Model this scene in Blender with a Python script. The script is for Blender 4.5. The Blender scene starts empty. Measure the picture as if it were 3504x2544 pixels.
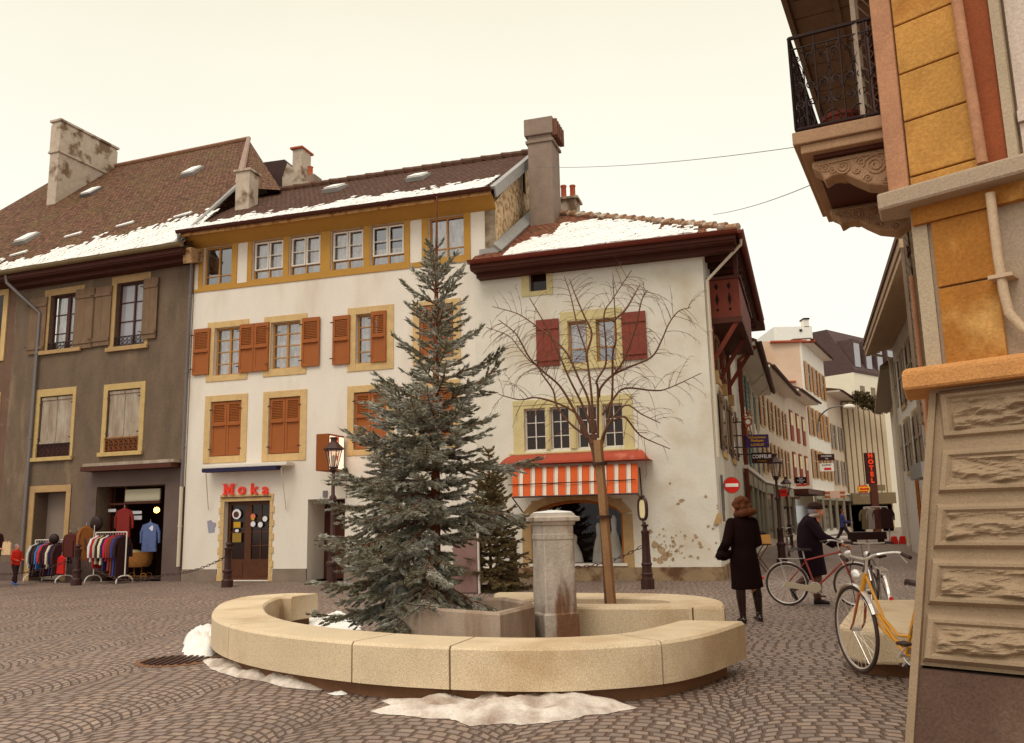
import bpy, bmesh, math, random
from mathutils import Vector as V, Matrix
S = bpy.context.scene
R = math.radians
# ---------------------------------------------------------------- camera
FPX, PITCH, ROLL, CX, CY, EYE = 2935.4, .1735, .022, 1752., 1272., 1.42
cam = bpy.data.cameras.new('camera'); cob = bpy.data.objects.new('camera', cam)
S.collection.objects.link(cob); S.camera = cob
cam.sensor_width = 36; cam.lens = 36*FPX/3504; cam.clip_end = 600; cam.clip_start = .05
_r0 = V((1, 0, 0)); CF = V((0, math.cos(PITCH), math.sin(PITCH))); _u0 = V((0, -math.sin(PITCH), math.cos(PITCH)))
CR = _r0*math.cos(ROLL)-_u0*math.sin(ROLL); CU = _u0*math.cos(ROLL)+_r0*math.sin(ROLL)
O = V((0, 0, EYE))
_m = Matrix((CR, CU, -CF)).transposed().to_4x4(); _m.translation = O; cob.matrix_world = _m
# ---------------------------------------------------------------- sky, sun, exposure
S.view_settings.view_transform = 'Standard'; S.view_settings.look = 'None'
S.view_settings.exposure = .08; S.view_settings.gamma = 1
SUN_EL, SUN_AZ = R(48), R(205)          # azimuth clockwise from +Y
w = bpy.data.worlds.new('World'); S.world = w; w.use_nodes = True
nt = w.node_tree; bg = nt.nodes['Background']; bg.inputs['Strength'].default_value = .12
sky = nt.nodes.new('ShaderNodeTexSky'); sky.sky_type = 'NISHITA'; sky.sun_disc = False
sky.sun_elevation = SUN_EL; sky.sun_rotation = SUN_AZ; sky.dust_density = 6; sky.air_density = 2
tc = nt.nodes.new('ShaderNodeTexCoord'); sx = nt.nodes.new('ShaderNodeSeparateXYZ')
nt.links.new(tc.outputs['Generated'], sx.inputs[0])
rp = nt.nodes.new('ShaderNodeValToRGB'); nt.links.new(sx.outputs['Z'], rp.inputs[0])
def srgb(c):
    return tuple((x/255/12.92 if x <= 10 else ((x/255+.055)/1.055)**2.4) for x in c)
cr = rp.color_ramp; cr.elements[0].position = 0.0; cr.elements[0].color = (1.04, 1.03, .94, 1)
cr.elements[1].position = 1; cr.elements[1].color = (2.2, 2.05, 1.82, 1)
for p_, c_ in ((.3, (1.0, .985, .88)), (.48, (.95, .915, .76)), (.62, (.86, .795, .61)), (.8, (1.4, 1.3, 1.12))):
    e = cr.elements.new(p_); e.color = (*c_, 1)
vm = nt.nodes.new('ShaderNodeVectorMath'); vm.operation = 'SCALE'
cn = nt.nodes.new('ShaderNodeTexNoise'); cn.inputs['Scale'].default_value = 1.6; cn.inputs['Detail'].default_value = 4; nt.links.new(tc.outputs['Generated'], cn.inputs[0])
cm = nt.nodes.new('ShaderNodeMapRange'); cm.inputs[1].default_value = .3; cm.inputs[2].default_value = .7; cm.inputs[3].default_value = .955/.12; cm.inputs[4].default_value = 1.03/.12
nt.links.new(cn.outputs[0], cm.inputs[0]); nt.links.new(cm.outputs[0], vm.inputs['Scale'])
nt.links.new(rp.outputs[0], vm.inputs[0])
mx = nt.nodes.new('ShaderNodeMix'); mx.data_type = 'RGBA'; mx.inputs[0].default_value = .97
nt.links.new(sky.outputs[0], mx.inputs[6]); nt.links.new(vm.outputs[0], mx.inputs[7]); nt.links.new(mx.outputs[2], bg.inputs[0])
sl = bpy.data.lights.new('sun', 'SUN'); sl.energy = .9; sl.angle = R(25); sl.color = (1, .95, .88)
so = bpy.data.objects.new('sun', sl); S.collection.objects.link(so)
_sd = V((math.sin(SUN_AZ)*math.cos(SUN_EL), math.cos(SUN_AZ)*math.cos(SUN_EL), math.sin(SUN_EL)))
so.rotation_euler = _sd.to_track_quat('Z', 'Y').to_euler(); so.location = (0, 0, 30)

# ---------------------------------------------------------------- measuring: a bearing from the viewpoint cut with a real plane
def ray(x, y): return CR*((x-CX)/FPX)-CU*((y-CY)/FPX)+CF
def G(x, y, z=0.):
    d = ray(x, y); return O+d*((z-EYE)/d.z)
def AY(x, y, Y):
    d = ray(x, y); return O+d*(Y/d.y)
def cut(x, y, P, n):
    d = ray(x, y); return O+d*((P-O).dot(n)/d.dot(n))
UP = V((0, 0, 1))
class Wall:
    def __init__(s, P, az):
        s.P = V((P[0], P[1], 0)); s.d = V((math.cos(az), math.sin(az), 0)); s.n = V((math.sin(az), -math.cos(az), 0))
    def uz(s, x, y, d=0):
        X = cut(x, y, s.P+s.n*d, s.n); return (X-s.P).dot(s.d), X.z
    def pt(s, u, z, d=0): return s.P+s.d*u+s.n*d+UP*z
    def rect(s, x0, y0, x1, y1, d=0):
        a = s.uz(x0, y0, d); b = s.uz(x1, y1, d); return (a[0], b[1], b[0], a[1])   # u0,z0,u1,z1
class Slope:                         # a roof plane rising backwards from an eave
    def __init__(s, W, ze, over, pitch):
        s.W = W; s.o = W.pt(0, ze, over); s.v = (-W.n*math.cos(pitch)+UP*math.sin(pitch)); s.N = W.d.cross(s.v).normalized()
    def uv(s, x, y):
        X = cut(x, y, s.o, s.N); q = X-s.o; return q.dot(s.W.d), q.dot(s.v)
    def pt(s, u, v, h=0): return s.o+s.W.d*u+s.v*v+s.N*h

# ---------------------------------------------------------------- mesh helpers
rnd = random.Random(5)
class B:
    def __init__(s): s.v = []; s.f = []; s.uv = {}; s.mi = []
    def poly(s, pts, uv=None, m=0):
        n = len(s.v); s.v += [tuple(p) for p in pts]; s.f.append(tuple(range(n, n+len(pts)))); s.mi.append(m)
        if uv: s.uv[len(s.f)-1] = uv
        return s
    def hexa(s, a, m=0):             # 8 points: bottom ring 0-3, top ring 4-7
        n = len(s.v); s.v += [tuple(p) for p in a]
        for q in ((3, 2, 1, 0), (4, 5, 6, 7), (0, 1, 5, 4), (1, 2, 6, 5), (2, 3, 7, 6), (3, 0, 4, 7)):
            s.f.append(tuple(n+i for i in q)); s.mi.append(m)
        return s
    def box(s, c, size, rz=0, m=0, M=None):
        hx, hy, hz = size[0]/2, size[1]/2, size[2]/2
        T = Matrix.Translation(V(c)) @ (M.to_4x4() if M else Matrix.Rotation(rz, 4, 'Z'))
        return s.hexa([T @ V((x*hx, y*hy, z*hz)) for z in (-1, 1) for x, y in ((-1, -1), (1, -1), (1, 1), (-1, 1))], m)
    def wb(s, W, u0, u1, z0, z1, d0, d1, m=0):   # box in wall coordinates
        P = W.pt
        return s.hexa([P(u, z, d) for z in (z0, z1) for u, d in ((u0, d1), (u1, d1), (u1, d0), (u0, d0))], m)
    def prism(s, pts, off, m=0):     # polygon extruded by vector off
        n = len(s.v); k = len(pts); off = V(off); s.v += [tuple(p) for p in pts]+[tuple(V(p)+off) for p in pts]
        s.f.append(tuple(range(n+k-1, n-1, -1))); s.f.append(tuple(range(n+k, n+2*k))); s.mi += [m, m]
        for i in range(k):
            j = (i+1) % k; s.f.append((n+i, n+j, n+k+j, n+k+i)); s.mi.append(m)
        return s
    def tube(s, path, r, k=8, m=0, cap=True, sq=None):
        path = [V(p) for p in path]; n0 = len(s.v); L = len(path)
        rr = r if isinstance(r, (list, tuple)) else [r]*L
        ref = None
        for i, p in enumerate(path):
            t = (path[min(i+1, L-1)]-path[max(i-1, 0)])
            t = t.normalized() if t.length > 1e-9 else V((0, 0, 1))
            if ref is None: ref = t.orthogonal().normalized() if sq is None else V(sq)
            a = (ref-t*ref.dot(t)); a = a.normalized() if a.length > 1e-6 else t.orthogonal().normalized(); ref = a; b = t.cross(a)
            ra, rb = rr[i] if isinstance(rr[i], (list, tuple)) else (rr[i], rr[i])
            for j in range(k):
                th = 2*math.pi*j/k; s.v.append(tuple(p+a*math.cos(th)*ra+b*math.sin(th)*rb))
        for i in range(L-1):
            for j in range(k):
                q = (j+1) % k; s.f.append((n0+i*k+j, n0+i*k+q, n0+(i+1)*k+q, n0+(i+1)*k+j)); s.mi.append(m)
        if cap:
            s.f.append(tuple(n0+j for j in range(k-1, -1, -1))); s.f.append(tuple(n0+(L-1)*k+j for j in range(k))); s.mi += [m, m]
        return s
    def lathe(s, c, prof, k=16, m=0):  # profile of (radius, z) round a vertical axis at c
        c = V(c); return s.tube([c+UP*z for _, z in prof], [max(r, 1e-4) for r, _ in prof], k, m, sq=(1, 0, 0))
    def ball(s, c, r, k=12, m=0, sc=(1, 1, 1)):
        n0 = len(s.v); c = V(c); h = k//2
        for i in range(h+1):
            ph = math.pi*i/h
            for j in range(k):
                th = 2*math.pi*j/k
                s.v.append((c.x+r*sc[0]*math.sin(ph)*math.cos(th), c.y+r*sc[1]*math.sin(ph)*math.sin(th), c.z+r*sc[2]*math.cos(ph)))
        for i in range(h):
            for j in range(k):
                q = (j+1) % k; s.f.append((n0+i*k+j, n0+(i+1)*k+j, n0+(i+1)*k+q, n0+i*k+q)); s.mi.append(m)
        return s
    def torus(s, c, ax1, ax2, R_, r, n=32, k=6, m=0):
        c, ax1, ax2 = V(c), V(ax1), V(ax2); n0 = len(s.v); a3 = ax1.cross(ax2)
        for i in range(n):
            t = 2*math.pi*i/n; e = ax1*math.cos(t)+ax2*math.sin(t)
            for j in range(k):
                q = 2*math.pi*j/k; s.v.append(tuple(c+e*(R_+r*math.cos(q))+a3*(r*math.sin(q))))
        for i in range(n):
            for j in range(k):
                a, b = (i+1) % n, (j+1) % k; s.f.append((n0+i*k+j, n0+a*k+j, n0+a*k+b, n0+i*k+b)); s.mi.append(m)
        return s
    def build(s, name, mat, parent=None, smooth=False, bevel=0, tagged=None):
        me = bpy.data.meshes.new(name); off = V((0, 0, 0))
        p = parent
        while p is not None: off += p.location; p = p.parent
        me.from_pydata([(a-off.x, b-off.y, c-off.z) for a, b, c in s.v], [], s.f)
        for mm in (mat if isinstance(mat, (list, tuple)) else [mat]): me.materials.append(mm)
        if s.uv:
            ul = me.uv_layers.new(name='UVMap')
            for fi, uvs in s.uv.items():
                for li, q in zip(me.polygons[fi].loop_indices, uvs): ul.data[li].uv = q
        if isinstance(mat, (list, tuple)) and len(mat) > 1: me.polygons.foreach_set('material_index', s.mi)
        if smooth: me.polygons.foreach_set('use_smooth', [True]*len(me.polygons))
        me.update()
        o = bpy.data.objects.new(name, me); S.collection.objects.link(o); o.parent = parent
        if bevel:
            b = o.modifiers.new('bevel', 'BEVEL'); b.width = bevel; b.segments = 2; b.limit_method = 'ANGLE'; b.angle_limit = R(40)
        if smooth and smooth != 'full':
            try:
                me.set_sharp_from_angle(angle=R(40))
            except Exception: pass
        return o
def tag(o, label=None, cat=None, group=None, kind=None):
    if label: o['label'] = label
    if cat: o['category'] = cat
    if group: o['group'] = group
    if kind: o['kind'] = kind
    return o
def thing(name, label, cat, loc=(0, 0, 0), rz=0, group=None):
    o = bpy.data.objects.new(name, None); S.collection.objects.link(o); o.location = loc; o.rotation_euler = (0, 0, rz)
    o.empty_display_size = .2
    return tag(o, label, cat, group)
def dup(o, parent=None, loc=None, rot=None, label=None, group=None, scale=None):
    c = o.copy(); S.collection.objects.link(c)
    if parent: c.parent = parent
    for ch in list(o.children): dup(ch, c)
    if loc is not None: c.location = loc
    if rot is not None: c.rotation_euler = rot
    if scale is not None: c.scale = (scale,)*3
    if label: c['label'] = label
    if group: c['group'] = group
    return c
def wallgrid(b, W, u0, u1, z0, z1, holes, d=0, reveal=.22, m=0, mr=None):
    us = sorted({u0, u1, *[min(max(q, u0), u1) for h in holes for q in (h[0], h[2])]})
    zs = sorted({z0, z1, *[min(max(q, z0), z1) for h in holes for q in (h[1], h[3])]})
    for i in range(len(us)-1):
        for j in range(len(zs)-1):
            a, c = (us[i]+us[i+1])/2, (zs[j]+zs[j+1])/2
            if us[i+1]-us[i] < 1e-4 or zs[j+1]-zs[j] < 1e-4: continue
            if any(h[0] < a < h[2] and h[1] < c < h[3] for h in holes): continue
            b.poly([W.pt(us[i], zs[j], d), W.pt(us[i+1], zs[j], d), W.pt(us[i+1], zs[j+1], d), W.pt(us[i], zs[j+1], d)], m=m)
    for h in holes:
        r = h[4] if len(h) > 4 else reveal
        A, C, E_, F = (h[0], h[1]), (h[2], h[1]), (h[2], h[3]), (h[0], h[3])
        for p, q in ((A, C), (C, E_), (E_, F), (F, A)):
            b.poly([W.pt(*p, d), W.pt(*p, d-r), W.pt(*q, d-r), W.pt(*q, d)], m=m)
def text(s, size, W_mat, mat, parent, name='lettering', ext=.01, bold=0, align='CENTER', sx=1):
    cu = bpy.data.curves.new('t', 'FONT'); cu.body = s; cu.size = size; cu.extrude = ext; cu.offset = bold
    cu.align_x = align; cu.align_y = 'CENTER'; cu.resolution_u = 4
    to = bpy.data.objects.new('t', cu); S.collection.objects.link(to)
    dg = bpy.context.evaluated_depsgraph_get(); me = bpy.data.meshes.new_from_object(to.evaluated_get(dg))
    bpy.data.objects.remove(to); bpy.data.curves.remove(cu)
    off = V((0, 0, 0)); p = parent
    while p is not None: off += p.location; p = p.parent
    M = Matrix.Translation(-off) @ W_mat @ Matrix.Diagonal((sx, 1, 1, 1)); me.transform(M)
    me.materials.clear(); me.materials.append(mat); me.name = name
    o = bpy.data.objects.new(name, me); S.collection.objects.link(o); o.parent = parent
    return o
def frame_mat(P, right, up):        # matrix whose X,Y axes are right,up at point P
    r_, u_ = V(right).normalized(), V(up).normalized(); n = r_.cross(u_)
    M = Matrix((r_, u_, n)).transposed().to_4x4(); M.translation = P; return M

# ---------------------------------------------------------------- materials
def mat(name, col, rough=.85, var=0, vs=3., col2=None, lo=.5, hi=.62, s2=1.2, bump=0, bs=25, metal=0, spec=.3, emit=0, streak=0, det2=6, grain=.12, gs=60):
    m = bpy.data.materials.new(name); m.use_nodes = True; t = m.node_tree; N = t.nodes; Lk = t.links; P = N['Principled BSDF']
    c = srgb(col) if max(col) > 1 else col
    P.inputs['Roughness'].default_value = rough; P.inputs['Metallic'].default_value = metal; P.inputs['Specular IOR Level'].default_value = spec
    tx = N.new('ShaderNodeTexCoord'); cur = None
    def noise(sc, det=5, z=1, rg=.55):
        n = N.new('ShaderNodeTexNoise'); n.inputs['Scale'].default_value = sc; n.inputs['Detail'].default_value = det; n.inputs['Roughness'].default_value = rg
        if z != 1:
            mp = N.new('ShaderNodeMapping'); mp.inputs['Scale'].default_value = (1, 1, z); Lk.new(tx.outputs['Object'], mp.inputs[0]); Lk.new(mp.outputs[0], n.inputs[0])
        else: Lk.new(tx.outputs['Object'], n.inputs[0])
        return n
    rgb = N.new('ShaderNodeRGB'); rgb.outputs[0].default_value = (*c, 1); cur = rgb.outputs[0]
    if col2:
        n = noise(s2, det2, .25 if streak else 1); r = N.new('ShaderNodeValToRGB'); r.color_ramp.elements[0].position = lo; r.color_ramp.elements[1].position = hi
        Lk.new(n.outputs[0], r.inputs[0]); x = N.new('ShaderNodeMix'); x.data_type = 'RGBA'
        Lk.new(r.outputs[0], x.inputs[0]); Lk.new(cur, x.inputs[6]); c2 = srgb(col2) if max(col2) > 1 else col2; x.inputs[7].default_value = (*c2, 1); cur = x.outputs[2]
    def vary(scale, amt, det=4, z=1):
        nonlocal cur
        n = noise(scale, det, z); mr = N.new('ShaderNodeMapRange'); mr.inputs[1].default_value = .3; mr.inputs[2].default_value = .7
        mr.inputs[3].default_value = 1-amt; mr.inputs[4].default_value = 1+amt; Lk.new(n.outputs[0], mr.inputs[0])
        x = N.new('ShaderNodeVectorMath'); x.operation = 'SCALE'; Lk.new(cur, x.inputs[0]); Lk.new(mr.outputs[0], x.inputs['Scale']); cur = x.outputs[0]
    if var: vary(vs, var, 5, .4 if streak else 1)
    if grain: vary(gs, grain, 2)
    Lk.new(cur, P.inputs['Base Color'])
    if bump:
        n = noise(bs, 6); bp = N.new('ShaderNodeBump'); bp.inputs['Strength'].default_value = bump; bp.inputs['Distance'].default_value = .02
        Lk.new(n.outputs[0], bp.inputs['Height']); Lk.new(bp.outputs[0], P.inputs['Normal'])
    if emit:
        P.inputs['Emission Color'].default_value = (*c, 1); P.inputs['Emission Strength'].default_value = emit
    return m
def glass_mat(name, tr=.6, tint=(.9, .9, .9)):
    m = bpy.data.materials.new(name); m.use_nodes = True; t = m.node_tree; N = t.nodes; Lk = t.links; N.remove(N['Principled BSDF'])
    a = N.new('ShaderNodeBsdfTransparent'); a.inputs[0].default_value = (*tint, 1); g = N.new('ShaderNodeBsdfGlossy'); g.inputs['Roughness'].default_value = .03
    g.inputs[0].default_value = (.85, .85, .9, 1); tx = N.new('ShaderNodeTexCoord'); n = N.new('ShaderNodeTexNoise'); n.inputs['Scale'].default_value = 1.3
    Lk.new(tx.outputs['Object'], n.inputs[0]); bp = N.new('ShaderNodeBump'); bp.inputs['Strength'].default_value = .06; bp.inputs['Distance'].default_value = .03
    Lk.new(n.outputs[0], bp.inputs['Height']); Lk.new(bp.outputs[0], g.inputs['Normal'])
    x = N.new('ShaderNodeMixShader'); x.inputs[0].default_value = 1-tr; Lk.new(a.outputs[0], x.inputs[1]); Lk.new(g.outputs[0], x.inputs[2])
    Lk.new(x.outputs[0], N['Material Output'].inputs[0]); return m
def tile_mat(name, c1, c2, c3, w=.17, h=.16, moss=None):
    m = bpy.data.materials.new(name); m.use_nodes = True; t = m.node_tree; N = t.nodes; Lk = t.links; P = N['Principled BSDF']; P.inputs['Roughness'].default_value = .9
    P.inputs['Specular IOR Level'].default_value = .15
    uv = N.new('ShaderNodeUVMap'); br = N.new('ShaderNodeTexBrick'); br.inputs['Scale'].default_value = 1
    br.inputs['Brick Width'].default_value = w; br.inputs['Row Height'].default_value = h; br.inputs['Mortar Size'].default_value = .012; br.inputs['Mortar Smooth'].default_value = .4
    br.inputs['Color1'].default_value = (*srgb(c1), 1); br.inputs['Color2'].default_value = (*srgb(c2), 1); br.inputs['Mortar'].default_value = (*srgb(tuple(x*.35 for x in c1)), 1)
    br.inputs['Bias'].default_value = -.1
    nz = N.new('ShaderNodeTexNoise'); nz.inputs['Scale'].default_value = 3; Lk.new(uv.outputs[0], nz.inputs[0])
    ad = N.new('ShaderNodeVectorMath'); ad.operation = 'MULTIPLY_ADD'; Lk.new(nz.outputs['Color'], ad.inputs[0]); ad.inputs[1].default_value = (.03, .06, 0); Lk.new(uv.outputs[0], ad.inputs[2])
    Lk.new(ad.outputs[0], br.inputs[0])
    n = N.new('ShaderNodeTexNoise'); n.inputs['Scale'].default_value = .9; n.inputs['Detail'].default_value = 8; n.inputs['Roughness'].default_value = .7; Lk.new(uv.outputs[0], n.inputs[0])
    r = N.new('ShaderNodeValToRGB'); r.color_ramp.elements[0].position = .42; r.color_ramp.elements[1].position = .62; Lk.new(n.outputs[0], r.inputs[0])
    sc = N.new('ShaderNodeMath'); sc.operation = 'MULTIPLY'; sc.inputs[1].default_value = .65; Lk.new(r.outputs[0], sc.inputs[0])
    x = N.new('ShaderNodeMix'); x.data_type = 'RGBA'; Lk.new(sc.outputs[0], x.inputs[0]); Lk.new(br.outputs[0], x.inputs[6]); x.inputs[7].default_value = (*srgb(c3), 1)
    # single odd tiles
    wn = N.new('ShaderNodeTexNoise'); wn.inputs['Scale'].default_value = 7; wn.inputs['Detail'].default_value = 2; Lk.new(uv.outputs[0], wn.inputs[0])
    mr = N.new('ShaderNodeMapRange'); mr.inputs[1].default_value = .3; mr.inputs[2].default_value = .7; mr.inputs[3].default_value = .5; mr.inputs[4].default_value = 1.5; Lk.new(wn.outputs[0], mr.inputs[0])
    y = N.new('ShaderNodeVectorMath'); y.operation = 'SCALE'; Lk.new(x.outputs[2], y.inputs[0]); Lk.new(mr.outputs[0], y.inputs['Scale']); Lk.new(y.outputs[0], P.inputs['Base Color'])
    # each row steps down: sawtooth height along the slope
    sp = N.new('ShaderNodeSeparateXYZ'); Lk.new(ad.outputs[0], sp.inputs[0]); dv = N.new('ShaderNodeMath'); dv.operation = 'DIVIDE'; dv.inputs[1].default_value = h; Lk.new(sp.outputs['Y'], dv.inputs[0])
    fr = N.new('ShaderNodeMath'); fr.operation = 'FRACT'; Lk.new(dv.outputs[0], fr.inputs[0]); iv = N.new('ShaderNodeMath'); iv.operation = 'SUBTRACT'; iv.inputs[0].default_value = 1; Lk.new(fr.outputs[0], iv.inputs[1])
    s2 = N.new('ShaderNodeMath'); s2.operation = 'SUBTRACT'; Lk.new(iv.outputs[0], s2.inputs[0]); Lk.new(br.outputs['Fac'], s2.inputs[1])
    bp = N.new('ShaderNodeBump'); bp.inputs['Strength'].default_value = .9; bp.inputs['Distance'].default_value = .03; Lk.new(s2.outputs[0], bp.inputs['Height']); Lk.new(bp.outputs[0], P.inputs['Normal'])
    return m
def cobble_mat():
    m = bpy.data.materials.new('cobbles'); m.use_nodes = True; t = m.node_tree; N = t.nodes; Lk = t.links; P = N['Principled BSDF']
    def mth(op, a, b=None, c=None):
        n = N.new('ShaderNodeMath'); n.operation = op
        for i, v in enumerate((a, b, c)):
            if v is None: continue
            if isinstance(v, (int, float)): n.inputs[i].default_value = v
            else: Lk.new(v, n.inputs[i])
        return n.outputs[0]
    tx = N.new('ShaderNodeTexCoord'); mp = N.new('ShaderNodeMapping'); mp.inputs['Rotation'].default_value = (0, 0, R(14)); Lk.new(tx.outputs['Object'], mp.inputs[0])
    nz = N.new('ShaderNodeTexNoise'); nz.inputs['Scale'].default_value = 1.1; nz.inputs['Detail'].default_value = 3; Lk.new(mp.outputs[0], nz.inputs[0])
    nf = N.new('ShaderNodeTexNoise'); nf.inputs['Scale'].default_value = 14; nf.inputs['Detail'].default_value = 2; Lk.new(mp.outputs[0], nf.inputs[0])
    a1 = N.new('ShaderNodeVectorMath'); a1.operation = 'MULTIPLY_ADD'; Lk.new(nz.outputs['Color'], a1.inputs[0]); a1.inputs[1].default_value = (.14, .14, 0); Lk.new(mp.outputs[0], a1.inputs[2])
    a2 = N.new('ShaderNodeVectorMath'); a2.operation = 'MULTIPLY_ADD'; Lk.new(nf.outputs['Color'], a2.inputs[0]); a2.inputs[1].default_value = (.03, .03, 0); Lk.new(a1.outputs[0], a2.inputs[2])
    sp = N.new('ShaderNodeSeparateXYZ'); Lk.new(a2.outputs[0], sp.inputs[0]); x, y = sp.outputs[0], sp.outputs[1]
    Wd, Rr, h, l = 1.5, .9, .108, .135
    col = mth('FLOOR', mth('DIVIDE', x, Wd)); lx = mth('SUBTRACT', x, mth('MULTIPLY', mth('ADD', col, .5), Wd))
    arc = mth('SQRT', mth('SUBTRACT', Rr*Rr, mth('MULTIPLY', lx, lx)))
    yy = mth('DIVIDE', mth('SUBTRACT', y, arc), h); row = mth('FLOOR', yy); fy = mth('SUBTRACT', yy, row)
    sc = mth('MULTIPLY', mth('ARCSINE', mth('DIVIDE', lx, Rr)), Rr/l)
    ro = mth('FRACT', mth('MULTIPLY', mth('SINE', mth('MULTIPLY', row, 12.99)), 43.7)); ss = mth('ADD', sc, ro); cell = mth('FLOOR', ss); fx = mth('SUBTRACT', ss, cell)
    ex = mth('MINIMUM', fx, mth('SUBTRACT', 1, fx)); ey = mth('MINIMUM', fy, mth('SUBTRACT', 1, fy)); ed = mth('MINIMUM', ex, ey)
    mr = N.new('ShaderNodeMapRange'); mr.interpolation_type = 'SMOOTHSTEP'; mr.inputs[1].default_value = .03; mr.inputs[2].default_value = .17; Lk.new(ed, mr.inputs[0])
    cv = N.new('ShaderNodeCombineXYZ'); Lk.new(cell, cv.inputs[0]); Lk.new(row, cv.inputs[1]); Lk.new(col, cv.inputs[2])
    wn = N.new('ShaderNodeTexWhiteNoise'); Lk.new(cv.outputs[0], wn.inputs[0])
    rp = N.new('ShaderNodeValToRGB'); Lk.new(wn.outputs['Value'], rp.inputs[0]); e = rp.color_ramp.elements
    e[0].color = (*srgb((126, 108, 98)), 1); e[1].color = (*srgb((158, 140, 128)), 1)
    q = rp.color_ramp.elements.new(.5); q.color = (*srgb((144, 125, 115)), 1); q = rp.color_ramp.elements.new(.93); q.color = (*srgb((152, 128, 112)), 1)
    big = N.new('ShaderNodeTexNoise'); big.inputs['Scale'].default_value = .35; big.inputs['Detail'].default_value = 6; Lk.new(tx.outputs['Object'], big.inputs[0])
    bm = N.new('ShaderNodeMapRange'); bm.inputs[1].default_value = .3; bm.inputs[2].default_value = .7; bm.inputs[3].default_value = .82; bm.inputs[4].default_value = 1.15; Lk.new(big.outputs[0], bm.inputs[0])
    fi = N.new('ShaderNodeTexNoise'); fi.inputs['Scale'].default_value = 70; fi.inputs['Detail'].default_value = 3; Lk.new(tx.outputs['Object'], fi.inputs[0])
    fm = N.new('ShaderNodeMapRange'); fm.inputs[1].default_value = .3; fm.inputs[2].default_value = .7; fm.inputs[3].default_value = .85; fm.inputs[4].default_value = 1.15; Lk.new(fi.outputs[0], fm.inputs[0])
    c1 = N.new('ShaderNodeVectorMath'); c1.operation = 'SCALE'; Lk.new(rp.outputs[0], c1.inputs[0]); Lk.new(mth('MULTIPLY', bm.outputs[0], fm.outputs[0]), c1.inputs['Scale'])
    mxx = N.new('ShaderNodeMix'); mxx.data_type = 'RGBA'; Lk.new(mr.outputs[0], mxx.inputs[0]); mxx.inputs[6].default_value = (*srgb((100, 78, 66)), 1); Lk.new(c1.outputs[0], mxx.inputs[7])
    Lk.new(mxx.outputs[2], P.inputs['Base Color']); P.inputs['Roughness'].default_value = .62; P.inputs['Specular IOR Level'].default_value = .35
    bp = N.new('ShaderNodeBump'); bp.inputs['Strength'].default_value = 1; bp.inputs['Distance'].default_value = .02
    Lk.new(mth('ADD', mr.outputs[0], mth('ADD', mth('MULTIPLY', wn.outputs['Value'], .25), mth('MULTIPLY', fi.outputs[0], .25))), bp.inputs['Height']); Lk.new(bp.outputs[0], P.inputs['Normal'])
    return m
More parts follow.
